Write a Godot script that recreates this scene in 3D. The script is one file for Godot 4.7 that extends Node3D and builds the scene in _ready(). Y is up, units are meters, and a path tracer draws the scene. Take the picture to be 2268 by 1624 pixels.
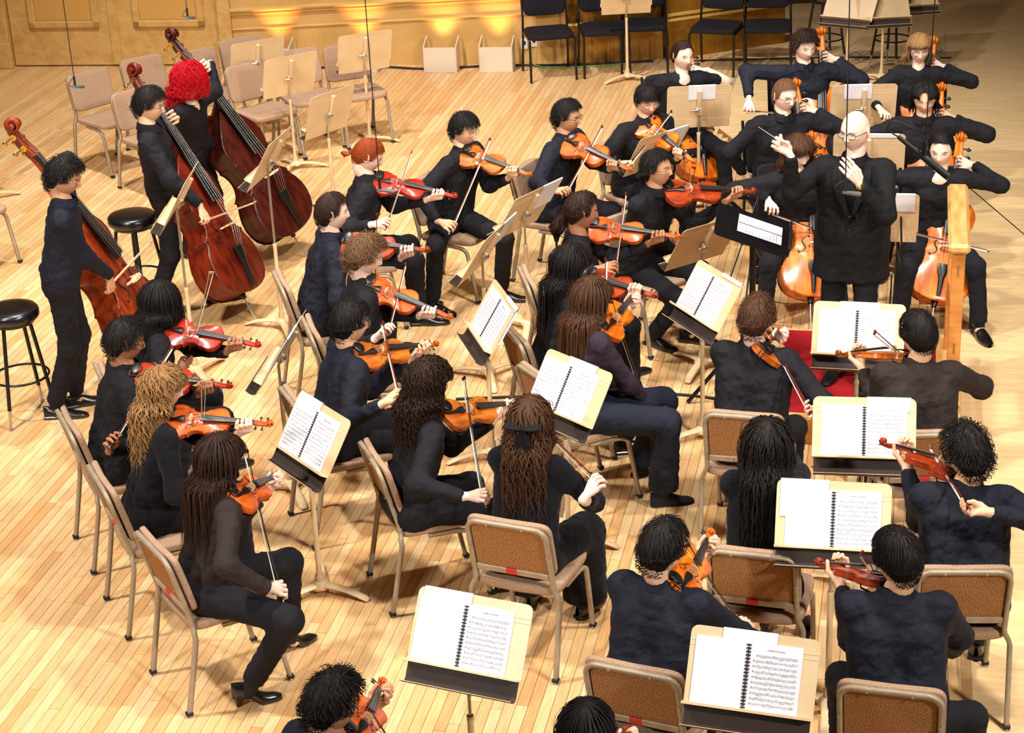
extends Node3D
# An orchestra rehearsing on a wooden concert-hall stage, seen from a balcony.

func _ready() -> void:
	rng.seed = 7
	set_camera_and_light()
	make_materials()
	build_setting()
	build_furniture()
	build_instruments()
	build_people()
	build_small_things()

func set_camera_and_light() -> void:
	var cam := Camera3D.new()
	cam.name = "camera"
	cam.fov = rad_to_deg(2.0 * atan(812.0 / 4243.0))
	cam.near = 0.1
	cam.far = 100.0
	var pitch := deg_to_rad(23.6)
	var roll := deg_to_rad(-2.61)
	var fwd := Vector3(0, -sin(pitch), -cos(pitch))
	var up := Vector3(0, cos(pitch), -sin(pitch))
	var rt := Vector3.RIGHT
	cam.transform = Transform3D(Basis(rt * cos(roll) + up * sin(roll), up * cos(roll) - rt * sin(roll), -fwd), Vector3(0, 5.112, 0))
	add_child(cam)
	cam.current = true
	var we := WorldEnvironment.new()
	we.name = "world_environment"
	var e := Environment.new()
	e.background_mode = Environment.BG_COLOR
	e.background_color = Color(0.0, 0.0, 0.0)
	e.tonemap_mode = Environment.TONE_MAPPER_LINEAR
	e.tonemap_exposure = 0.275
	e.sdfgi_enabled = true
	e.ssao_enabled = true
	e.ssil_enabled = true
	we.environment = e
	add_child(we)
	# stage lanterns hung high above the platform
	lantern(Vector3(-5.0, 9.5, -8.0), Vector3(-0.8, 0, -11.5), 36.0, 330.0, 0.3)
	lantern(Vector3(3.5, 9.5, -6.5), Vector3(0.8, 0, -10.5), 36.0, 260.0, 0.3)
	lantern(Vector3(-3.0, 10.0, -14.5), Vector3(-1.9, 0, -15.8), 38.0, 330.0, 0.3)
	lantern(Vector3(1.0, 10.0, -10.0), Vector3(1.8, 0, -12.5), 34.0, 180.0, 0.3)
	# lanterns on the balcony fronts of the hall
	lantern(Vector3(-7.0, 7.5, 0.0), Vector3(-0.8, 0.8, -11.5), 24.0, 330.0, 0.4)
	lantern(Vector3(6.5, 7.5, 0.0), Vector3(0.2, 0.8, -10.5), 22.0, 360.0, 0.4)
	# soft area fill added under the ceiling, not a fitting of the hall
	var al := AreaLight3D.new()
	al.name = "soft_fill_light"
	al.area_size = Vector2(8, 8)
	al.light_energy = 40.0
	al.light_color = Color(1.0, 0.96, 0.92)
	al.shadow_enabled = true
	al.position = Vector3(0, 11.4, -6)
	al.rotation_degrees = Vector3(-90, 0, 0)
	add_child(al)

func lantern(at: Vector3, to: Vector3, angle: float, energy: float, size: float) -> void:
	var s := SpotLight3D.new()
	s.name = "stage_lantern_light"
	s.spot_angle = angle
	s.spot_angle_attenuation = 0.6
	s.spot_range = 40.0
	s.spot_attenuation = 2.0
	s.light_energy = energy
	s.light_color = Color(1.0, 0.97, 0.94)
	s.light_size = size
	s.shadow_enabled = true
	add_child(s, true)
	s.look_at_from_position(at, to, Vector3.UP if absf((to - at).normalized().y) < 0.98 else Vector3.FORWARD)

# ------------------------------------------------------------------ materials
func cloth_mat(c: Color, rough := 0.85, bump := 5.0, freq := 0.018, seed_ := 3) -> StandardMaterial3D:
	var m := mat(c, rough, 0.0, 0.3)
	m.normal_enabled = true
	m.normal_texture = noise_normal(freq, bump, 256, 4, seed_)
	m.normal_scale = 0.9
	return tri_map(m, Vector3.ONE * 2.2)

func make_materials() -> void:
	# floor
	var grain := noise_tex(0.02, Color(0.90, 0.87, 0.82), Color(1, 1, 1), 512, 512, 5, 11)
	var tints := [Color8(226, 188, 138), Color8(230, 194, 144), Color8(222, 182, 130), Color8(234, 202, 154), Color8(218, 172, 118), Color8(228, 190, 134)]
	var boards := []
	for t in tints:
		var b := mat(t, 0.38, 0.0, 0.45)
		b.albedo_texture = grain
		boards.append(b)
	M.boards = boards
	var bs := mat(Color(1, 1, 1), 0.38, 0.0, 0.45)
	bs.vertex_color_use_as_albedo = true
	bs.albedo_texture = grain
	M.board_rest = bs
	M.gap = mat(Color8(120, 82, 44), 0.9)
	var ply := mat(Color8(234, 206, 158), 0.36, 0.0, 0.45)
	ply.albedo_texture = noise_tex(0.012, Color(0.92, 0.88, 0.82), Color(1, 1, 1), 512, 512, 5, 5)
	M.panel = ply
	# walls
	var wl := mat(Color8(214, 176, 112), 0.7, 0.0, 0.3)
	wl.albedo_texture = noise_tex(0.01, Color(0.88, 0.84, 0.76), Color(1, 1, 1), 256, 256, 4, 8)
	M.wall = tri_map(wl, Vector3.ONE * 0.7)
	var dr := mat(Color8(206, 166, 100), 0.6, 0.0, 0.35)
	dr.albedo_texture = noise_tex(0.02, Color(0.95, 0.93, 0.90), Color(1, 1, 1), 256, 256, 5, 21, FastNoiseLite.TYPE_SIMPLEX_SMOOTH, 0.25, 0.55)
	dr.normal_enabled = true
	dr.normal_texture = noise_normal(0.03, 2.0)
	M.door = tri_map(dr, Vector3.ONE * 0.8)
	M.panel_door = tri_map(mat(Color8(204, 158, 84), 0.55, 0.0, 0.4), Vector3.ONE)
	var gold := mat(Color8(176, 128, 44), 0.42, 0.35, 0.5)
	gold.albedo_texture = noise_tex(0.02, Color(0.8, 0.72, 0.6), Color(1, 1, 1), 256, 256, 4, 31)
	M.gold = tri_map(gold, Vector3.ONE * 1.0)
	M.gold_bright = mat(Color8(222, 186, 106), 0.35, 0.3)
	M.plaster = mat(Color8(200, 184, 150), 0.9)
	M.hall_dark = mat(Color8(70, 52, 34), 0.8)
	M.hall_floor = mat(Color8(96, 66, 40), 0.7)
	# chairs
	var fab := mat(Color8(196, 166, 140), 0.95, 0.0, 0.2)
	fab.albedo_texture = noise_tex(0.16, Color(0.70, 0.66, 0.62), Color(1, 1, 1), 256, 256, 2, 41)
	fab.normal_enabled = true
	fab.normal_texture = noise_normal(0.2, 2.5)
	M.chair_fabric = tri_map(fab, Vector3.ONE * 3.0)
	var bk := mat(Color8(184, 138, 92), 0.95, 0.0, 0.2)
	bk.albedo_texture = noise_tex(0.2, Color(0.62, 0.52, 0.42), Color(1, 1, 1), 256, 256, 2, 42, FastNoiseLite.TYPE_SIMPLEX_SMOOTH, 0.3, 0.6)
	M.chair_back = tri_map(bk, Vector3.ONE * 3.0)
	var fr := mat(Color8(172, 156, 134), 0.42, 0.15, 0.5)
	fr.albedo_texture = noise_tex(0.03, Color(0.86, 0.84, 0.80), Color(1, 1, 1), 128, 128, 4, 43)
	M.chair_frame = tri_map(fr, Vector3.ONE * 3.0)
	M.red_tape = mat(Color8(196, 28, 24), 0.5)
	M.rubber = mat(Color8(22, 20, 18), 0.7)
	M.steel = mat(Color8(190, 190, 188), 0.25, 0.9)
	M.black_fabric = cloth_mat(Color8(30, 28, 34), 0.9, 3.0, 0.2, 9)
	M.black_metal = mat(Color8(18, 18, 20), 0.35, 0.2)
	M.black_vinyl = mat(Color8(16, 15, 17), 0.25, 0.0, 0.6)
	# stands
	var cr := mat(Color8(222, 196, 156), 0.42, 0.0, 0.5)
	cr.albedo_texture = noise_tex(0.02, Color(0.93, 0.91, 0.87), Color(1, 1, 1), 128, 128, 4, 51)
	M.cream = tri_map(cr, Vector3.ONE * 2.0)
	M.tray = mat(Color8(52, 38, 32), 0.7)
	M.paper = mat(Color8(226, 226, 232), 0.85, 0.0, 0.2)
	M.ink = mat(Color8(18, 18, 20), 0.7)
	# strings family
	M.ebony = mat(Color8(20, 18, 18), 0.35, 0.0, 0.5)
	M.string = mat(Color8(206, 204, 200), 0.3, 0.8)
	M.maple = mat(Color8(236, 206, 158), 0.5)
	M.brass = mat(Color8(214, 168, 70), 0.25, 0.9)
	M.hair = mat(Color8(236, 228, 210), 0.6)
	M.bow_stick = mat(Color8(96, 34, 18), 0.3)
	M.bow_black = mat(Color8(22, 18, 18), 0.3)
	M.bow_pale = mat(Color8(196, 150, 100), 0.35)
	# cloth and leather
	M.shirt = cloth_mat(Color8(27, 26, 30), 0.8, 9.0, 0.014, 3)
	M.shirt_navy = cloth_mat(Color8(27, 29, 40), 0.75, 9.0, 0.014, 4)
	M.shirt_plum = cloth_mat(Color8(52, 42, 54), 0.85, 9.0, 0.014, 5)
	M.shirt_brown = cloth_mat(Color8(46, 38, 36), 0.8, 9.0, 0.014, 6)
	M.velvet = cloth_mat(Color8(16, 16, 20), 0.95, 6.0, 0.014, 7)
	M.velvet.rim_enabled = true
	M.velvet.rim = 0.4
	M.trousers = cloth_mat(Color8(28, 27, 32), 0.9, 5.0, 0.012, 8)
	M.trousers_blue = cloth_mat(Color8(34, 38, 50), 0.9, 5.0, 0.012, 8)
	M.suit = cloth_mat(Color8(24, 24, 26), 0.85, 4.0, 0.012, 10)
	M.leather = mat(Color8(14, 13, 14), 0.28, 0.0, 0.6)
	M.suede = mat(Color8(22, 20, 22), 0.9)
	M.lens = mat(Color(1, 1, 1, 0.08), 0.05)
	M.lens.transparency = BaseMaterial3D.TRANSPARENCY_ALPHA
	M.rim_dark = mat(Color8(34, 28, 26), 0.35, 0.4)
	M.rim_gold = mat(Color8(170, 140, 110), 0.3, 0.7)
	M.carpet = tri_map(mat(Color8(164, 38, 44), 0.97, 0.0, 0.1), Vector3.ONE * 4.0)
	M.carpet.albedo_texture = noise_tex(0.25, Color(0.72, 0.6, 0.6), Color(1, 1, 1), 256, 256, 2, 61)
	var oak := mat(Color8(216, 150, 78), 0.4, 0.0, 0.45)
	oak.albedo_texture = noise_tex(0.015, Color(0.84, 0.76, 0.66), Color(1, 1, 1), 256, 256, 4, 62)
	M.oak = tri_map(oak, Vector3(0.6, 3.0, 3.0))
	var oakp := mat(Color8(226, 184, 118), 0.38, 0.0, 0.45)
	oakp.albedo_texture = oak.albedo_texture
	M.oak_pale = tri_map(oakp, Vector3(3.0, 3.0, 0.6))
	M.oak_dark = mat(Color8(150, 104, 58), 0.5)
	M.uplight_box = mat(Color8(212, 198, 176), 0.6)
	M.mic_grey = mat(Color8(120, 118, 112), 0.5, 0.4)
	M.mic_blue = mat(Color8(60, 130, 160), 0.5)
	M.cable = mat(Color8(20, 20, 20), 0.6)
	M.cable_green = mat(Color8(110, 150, 80), 0.6)
	M.wire = mat(Color8(210, 206, 196), 0.5)
	M.glow = mat(Color8(255, 210, 140), 0.5)
	M.glow.emission_enabled = true
	M.glow.emission = Color8(255, 200, 120)
	M.glow.emission_energy_multiplier = 4.0

# ------------------------------------------------------------------ the stage and its walls
const BOARD_TH := -77.5

func build_setting() -> void:
	build_floor()
	build_walls()

func bdir() -> Vector3:
	var a := deg_to_rad(BOARD_TH)
	return Vector3(cos(a), 0, sin(a))

func build_floor() -> void:
	var mb := MB.new()
	mb.box(Vector3(34, 0.3, 40), xf_at(Vector3(0, -0.158, -8)), 0.0)
	var fl := structure(mb, "floor", M.gap)
	# frame of the boards: local x runs along a board
	var ang := -deg_to_rad(BOARD_TH)
	var fb := Basis(Vector3.UP, ang)
	var inv := fb.inverse()
	var bw := 0.0572
	var th := 0.008
	var lens := [0.55, 0.75, 0.95, 1.15, 1.4, 1.7]
	# edge of the strip floor; right of it lie wide panels
	var edge := PackedVector3Array([Vector3(2.75, 0, -20.6), Vector3(2.0, 0, -16.95), Vector3(3.05, 0, -12.6), Vector3(2.35, 0, -9.4), Vector3(1.75, 0, -6.0)])
	var unit := {}
	var cand := []
	var rest := MB.new()
	var row := -205
	while row < 45:
		var z := row * bw
		var x := 3.0 - rng.randf() * 1.2
		while x < 23.0:
			var li := rng.randi() % 6
			var ln: float = lens[li]
			var mid := fb * Vector3(x + ln / 2, 0, z)
			var tint := rng.randi() % 6
			var uvv := rng.randi() % 4
			if mid.z < -5.0 and mid.z > -20.9 and mid.x > -7.0 and left_of(edge, mid):
				var a := inside_view(mid)
				if a >= 0.0:
					cand.append([a, x, z, li, tint, uvv])
			x += ln
		row += 1
	cand.sort_custom(func(p, q): return p[0] < q[0])
	for i in cand.size():
		var k: Array = cand[i]
		var ln: float = lens[k[3]]
		if i < 300:
			var key := "%d_%d_%d" % [k[3], k[4], k[5]]
			if not unit.has(key):
				var b := MB.new()
				board(b, Vector3.ZERO, ln, bw, th, k[5])
				unit[key] = b.mesh(M.boards[k[4]])
			var o := inst(unit[key], "floor_board", fl, Transform3D(fb, fb * Vector3(k[1], 0, k[2])))
			o.set_meta("label", "pale maple strip of the stage floor") if i == 0 else null
		else:
			rest.col = M.boards[k[4]].albedo_color.srgb_to_linear()
			board(rest, Vector3(k[1], 0, k[2]), ln, bw, th, k[5])
	var ro := part(rest, "floor_boards_far", M.board_rest, fl)
	ro.transform = Transform3D(fb, Vector3.ZERO)
	ro.set_meta("kind", "stuff")
	# wide panels on the right
	var pw := 1.155
	var n := 0
	var off := 0.035
	for r in range(4, 20):
		var z0 := r * pw + off
		for ccol in range(-1, 5):
			var x0 := -0.9 + ccol * 2.44 + (1.22 if r % 2 else 0.0)
			# panel frame: local x across the boards, local y along them
			var poly := PackedVector2Array()
			for q in [Vector2(0, 0), Vector2(pw - 0.003, 0), Vector2(pw - 0.003, 2.437), Vector2(0, 2.437)]:
				poly.append(Vector2(z0 + q.x, x0 + q.y))
			var zone := PackedVector2Array()
			for e in edge:
				var l := inv * e
				zone.append(Vector2(l.x, l.z))
			# far side of the zone
			for e in [Vector3(9.5, 0, -4.0), Vector3(9.5, 0, -24.0), Vector3(4.0, 0, -24.0)]:
				var l2: Vector3 = inv * e
				zone.append(Vector2(l2.x, l2.z))
			for piece in Geometry2D.intersect_polygons(poly, zone):
				if piece.size() < 3 or Geometry2D.is_polygon_clockwise(piece) and false:
					continue
				var m := Vector2.ZERO
				for q in piece:
					m += q
				m /= piece.size()
				var wm := fb * Vector3(m.x, 0, m.y)
				if wm.z > -5.0 or wm.z < -22.5:
					continue
				var b := MB.new()
				# slab in local xy, stood flat: y -> z
				var pc := PackedVector2Array()
				for q in piece:
					pc.append(Vector2(q.x, -q.y))
				b.slab(pc, -th, 0.0, Transform3D(Basis(Vector3(1, 0, 0), Vector3(0, 0, -1), Vector3(0, 1, 0)), Vector3.ZERO), Vector2(2.6, 0.35), Vector2(rng.randf() * 3.0, rng.randf() * 3.0))
				var o := part(b, "floor_panel", M.panel, fl)
				o.transform = Transform3D(fb, Vector3.ZERO)
				n += 1

func left_of(edge: PackedVector3Array, p: Vector3) -> bool:
	for i in edge.size() - 1:
		var a := edge[i]; var b := edge[i + 1]
		if p.z >= a.z and p.z <= b.z:
			return p.x < lerpf(a.x, b.x, (p.z - a.z) / (b.z - a.z))
	return p.x < edge[edge.size() - 1].x

# distance of a floor point from the camera if the photograph's frame (with a margin) holds it, else -1
func inside_view(p: Vector3) -> float:
	var d := p - Vector3(0, 5.112, 0)
	var z := -d.z * 0.9164 - d.y * 0.4003
	var x := d.x / z
	var y := (d.y * 0.9164 - d.z * 0.4003) / z
	if absf(x) > 0.36 or absf(y) > 0.3:
		return 100.0 + d.length() if absf(x) < 0.5 else -1.0
	return d.length()

func board(b: MB, at: Vector3, ln: float, bw: float, th: float, uvv: int) -> void:
	var g := 0.0014
	var x0 := at.x + g; var x1 := at.x + ln - g
	var z0 := at.z + g; var z1 := at.z + bw - g
	var u0 := uvv * 0.31; var v0 := uvv * 0.23
	var ua := Vector2(u0, v0); var ub := Vector2(u0 + ln * 0.35, v0 + bw * 5.0)
	b.quad(Vector3(x0, 0, z1), Vector3(x1, 0, z1), Vector3(x1, 0, z0), Vector3(x0, 0, z0), Vector2(ua.x, ub.y), ub, Vector2(ub.x, ua.y), ua)
	b.quad(Vector3(x0, -th, z1), Vector3(x1, -th, z1), Vector3(x1, 0, z1), Vector3(x0, 0, z1), ua, ub, ub, ua)
	b.quad(Vector3(x1, -th, z0), Vector3(x0, -th, z0), Vector3(x0, 0, z0), Vector3(x1, 0, z0), ua, ub, ub, ua)
	b.quad(Vector3(x1, -th, z1), Vector3(x1, -th, z0), Vector3(x1, 0, z0), Vector3(x1, 0, z1), ua, ub, ub, ua)
	b.quad(Vector3(x0, -th, z0), Vector3(x0, -th, z1), Vector3(x0, 0, z1), Vector3(x0, 0, z0), ua, ub, ub, ua)

# ---- walls: the left wall runs along wx from W0
var W0 := Vector3(-5.75, 0, -20.47)
var wxd := Vector3(0.9885, 0, 0.151)

func wbox(mb: MB, x0: float, x1: float, y0: float, y1: float, z0: float, z1: float, bev := 0.004) -> void:
	# local box in the left wall's frame: x along the wall, z out of it
	mb.box(Vector3(x1 - x0, y1 - y0, z1 - z0), Transform3D(Basis(Vector3.UP, -atan2(wxd.z, wxd.x)), W0) * xf_at(Vector3((x0 + x1) / 2, (y0 + y1) / 2, (z0 + z1) / 2)), bev)

func moulding(mb: MB, prof: Array, x0: float, x1: float, rise := 0.0) -> void:
	# run of (out, height) profile along the wall
	var fr := Transform3D(Basis(Vector3.UP, -atan2(wxd.z, wxd.x)), W0)
	for i in prof.size() - 1:
		var a: Vector2 = prof[i]; var b: Vector2 = prof[i + 1]
		mb.quad(fr * Vector3(x0, a.y, a.x), fr * Vector3(x1, a.y + rise, a.x), fr * Vector3(x1, b.y + rise, b.x), fr * Vector3(x0, b.y, b.x))

func build_walls() -> void:
	var L := 6.55   # length of the painted wall up to the gilded plinth
	# the wall's body, with the door's opening left of it
	var mb := MB.new()
	wbox(mb, 2.85, L, 0.0, 6.0, -0.3, 0.0, 0.0)
	wbox(mb, -4.0, 0.52, 0.0, 6.0, -0.3, 0.0, 0.0)
	wbox(mb, 0.52, 2.85, 3.2, 6.0, -0.3, 0.0, 0.0)
	wbox(mb, 0.5, 2.9, 0.0, 3.3, -0.36, -0.3, 0.0)
	var wall := structure(mb, "wall_left", M.wall)
	# dado mouldings
	var tr := MB.new()
	moulding(tr, [Vector2(0.0, 0.375), Vector2(0.014, 0.38), Vector2(0.02, 0.39), Vector2(0.006, 0.398), Vector2(0.0, 0.405)], 2.98, L, 0.16)
	part(tr, "dado_bead", M.wall, wall)
	var t2 := MB.new()
	moulding(t2, [Vector2(0.0, 0.535), Vector2(0.02, 0.54), Vector2(0.03, 0.555), Vector2(0.02, 0.57), Vector2(0.045, 0.585), Vector2(0.05, 0.60), Vector2(0.03, 0.62), Vector2(0.0, 0.625)], 3.0, L, 0.16)
	part(t2, "dado_moulding", M.wall, wall)
	# door casing pilasters
	for px in [[0.36, 0.52], [2.85, 3.0]]:
		var ps := MB.new()
		wbox(ps, px[0], px[1], 0.0, 3.2, 0.0, 0.05, 0.012)
		part(ps, "pilaster", M.door, wall)
		var pb := MB.new()
		wbox(pb, px[0] - 0.02, px[1] + 0.015, 0.0, 0.28, 0.0, 0.075, 0.01)
		part(pb, "pilaster_base", M.door, wall)
	# the two leaves of the double door
	for k in 2:
		var x0 := 0.53 + k * 1.16
		var x1 := x0 + 1.145
		var d := MB.new()
		wbox(d, x0, x1, 0.012, 3.18, -0.1, -0.03, 0.006)
		var o := structure(d, "door_%d" % (k + 1), M.door)
		var pn := MB.new()
		wbox(pn, x0 + 0.30, x1 - 0.22, 0.50, 2.9, -0.03, -0.024, 0.003)
		part(pn, "door_panel", M.panel_door, o)
		for f in [[x0 + 0.22, x1 - 0.14, 0.42, 0.50], [x0 + 0.22, x1 - 0.14, 2.9, 2.98], [x0 + 0.22, x0 + 0.30, 0.42, 2.98], [x1 - 0.22, x1 - 0.14, 0.42, 2.98]]:
			var fm := MB.new()
			wbox(fm, f[0], f[1], f[2], f[3], -0.03, 0.0, 0.014)
			part(fm, "panel_moulding", M.door, o)
	# door meeting strip
	var ms := MB.new()
	wbox(ms, 1.64, 1.74, 0.02, 3.15, -0.03, -0.008, 0.006)
	structure(ms, "trim_1", M.door)
	# gilded plinth behind the black chairs: turns away in three flat faces
	var g0 := W0 + wxd * L
	var pts := [g0, Vector3(1.2, 0, -19.48), Vector3(1.72, 0, -19.52)]
	var gw := MB.new()
	for i in 2:
		face(gw, pts[i], pts[i + 1], 0.0, 0.40, 0.0)
	var gp := structure(gw, "wall_plinth", M.gold)
	var gl := MB.new()
	for i in 2:
		face(gl, pts[i] + Vector3(0, 0, 0.03), pts[i + 1] + Vector3(0, 0, 0.03), 0.40, 0.425, 0.05)
	part(gl, "plinth_edge", M.gold_bright, gp)
	var gu := MB.new()
	for i in 2:
		face(gu, pts[i] - Vector3(0, 0, 0.12), pts[i + 1] - Vector3(0, 0, 0.12), 0.40, 0.75, 0.0)
		face(gu, pts[i] - Vector3(0, 0, 0.06), pts[i + 1] - Vector3(0, 0, 0.06), 0.60, 0.68, 0.05)
	part(gu, "plinth_moulding", M.gold, gp)
	# carved gilded foot of the organ case
	var orn := MB.new()
	for q in [[1.60, 0.80, -19.95, 0.20, 0.16], [1.78, 0.62, -19.78, 0.17, 0.14], [1.70, 1.0, -20.0, 0.15, 0.2], [1.9, 0.78, -19.9, 0.13, 0.15], [1.55, 0.55, -19.7, 0.12, 0.1]]:
		orn.ball(Vector3(q[0], q[1], q[2]), Vector3(q[3], q[4], q[3]), 16, 10)
	var fn := FastNoiseLite.new()
	fn.frequency = 9.0
	fn.seed = 4
	for i in orn.v.size():
		orn.v[i] += orn.n[i] * fn.get_noise_3dv(orn.v[i]) * 0.06
	orn.smooth()
	part(orn, "carved_foot", M.gold, gp)
	# low parapet right of it
	var A := Vector3(1.75, 0, -19.45)
	var B := Vector3(3.05, 0, -19.95)
	var lw := MB.new()
	face(lw, A, B, 0.0, 0.86, 0.0)
	face(lw, A + Vector3(-0.03, 0, -0.3), A, 0.0, 0.86, 0.0)
	var bt := (B - A).normalized()
	var lo := Vector3(-bt.z, 0, bt.x)
	var par := structure(lw, "wall_parapet", M.gold)
	var cap := MB.new()
	face(cap, A + lo * 0.02, B + lo * 0.02, 0.74, 0.87, 0.04)
	part(cap, "parapet_cap", M.gold, par)
	for hh in [0.40, 0.455]:
		var bd := MB.new()
		face(bd, A + lo * 0.025, B + lo * 0.025, hh, hh + 0.03, 0.03)
		part(bd, "parapet_bead", M.gold_bright, par)
	# dark back wall of the stage, right
	var bk := MB.new()
	bk.box(Vector3(16, 7, 0.3), Transform3D(Basis(Vector3.UP, deg_to_rad(-3.0)), Vector3(8.6, 3.5, -21.65)), 0.0)
	structure(bk, "wall_back", M.hall_dark)
	var bb := MB.new()
	bb.box(Vector3(14, 0.16, 0.05), Transform3D(Basis(Vector3.UP, deg_to_rad(-3.0)), Vector3(9.6, 0.08, -21.4)), 0.01)
	structure(bb, "baseboard_back", M.hall_dark)
	# shell of the hall
	var ce := MB.new()
	ce.box(Vector3(34, 0.3, 40), xf_at(Vector3(0, 12.0, -8)), 0.0)
	structure(ce, "ceiling", M.plaster)
	for w in [["wall_right", Vector3(0.3, 12, 40), Vector3(15, 6, -8)], ["wall_far_left", Vector3(0.3, 12, 40), Vector3(-15, 6, -8)], ["wall_front", Vector3(30, 12, 0.3), Vector3(0, 6, 11)], ["wall_rear", Vector3(30, 12, 0.3), Vector3(0, 6, -27)]]:
		var wm := MB.new()
		wm.box(w[1], xf_at(w[2]), 0.0)
		structure(wm, w[0], M.plaster)

func face(mb: MB, a: Vector3, b: Vector3, y0: float, y1: float, depth: float) -> void:
	# upright slab from a to b, its front towards the stage, with the given depth behind it
	var t := (b - a).normalized()
	var nrm := Vector3(-t.z, 0, t.x)
	var d := maxf(depth, 0.02)
	var c0 := (a + b) / 2 + Vector3(0, (y0 + y1) / 2, 0) - nrm * d / 2
	mb.box(Vector3((b - a).length(), y1 - y0, d), Transform3D(Basis(t, Vector3.UP, t.cross(Vector3.UP)), c0), 0.004)

# ------------------------------------------------------------------ chairs, stands, stools
var T := {}      # templates, kept out of the tree

func tmpl(called: String) -> Node3D:
	var o := Node3D.new()
	o.name = called
	T[called] = o
	return o

func put(key: String, label: String, category: String, at: Vector3, yaw_deg: float, group := "") -> Node3D:
	var r: Node3D = T[key].duplicate()
	r.name = numbered(key)
	add_child(r)
	r.position = at
	r.rotation_degrees.y = yaw_deg
	tag(r, label, category, group)
	return r

func sm(pts: Array, n := 4) -> PackedVector3Array:
	# smooth curve through points (Catmull-Rom)
	var o := PackedVector3Array()
	var k := pts.size()
	for i in k - 1:
		var p0: Vector3 = pts[maxi(i - 1, 0)]; var p1: Vector3 = pts[i]; var p2: Vector3 = pts[i + 1]; var p3: Vector3 = pts[mini(i + 2, k - 1)]
		for j in n:
			o.append(p1.cubic_interpolate(p2, p0, p3, j / float(n)))
	o.append(pts[k - 1])
	return o

func fa(x: Array) -> PackedFloat32Array:
	return PackedFloat32Array(x)

func cushion(mb: MB, w: float, d: float, th: float, xf: Transform3D, dish := 0.0, rad := 0.06, dome := 0.4) -> void:
	# padded slab in local xz with rounded corners; y is its thickness
	var nseg := 40
	var ring := PackedVector2Array()
	for i in nseg:
		var an := -TAU * i / nseg
		var cx := signf(cos(an)) * pow(absf(cos(an)), 0.28)
		var cz := signf(sin(an)) * pow(absf(sin(an)), 0.28)
		ring.append(Vector2(cx * w / 2, cz * d / 2))
	var rows := []
	var levels := [[0.0, -0.5], [0.55, -0.5], [0.93, -0.5], [0.985, -0.42], [1.0, -0.2], [1.0, 0.15], [0.985, 0.36], [0.94, 0.47], [0.75, 0.5 + dome * 0.12], [0.4, 0.5 + dome * 0.22], [0.0, 0.5 + dome * 0.25]]
	for l in levels:
		var r := PackedVector3Array()
		for q in ring:
			var p := Vector3(q.x * l[0], l[1] * th, q.y * l[0])
			p.y += dish * (p.x * p.x) / (w * w / 4)
			r.append(xf * p)
		rows.append(r)
	mb.grid(rows, true, 1, 1)

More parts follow.
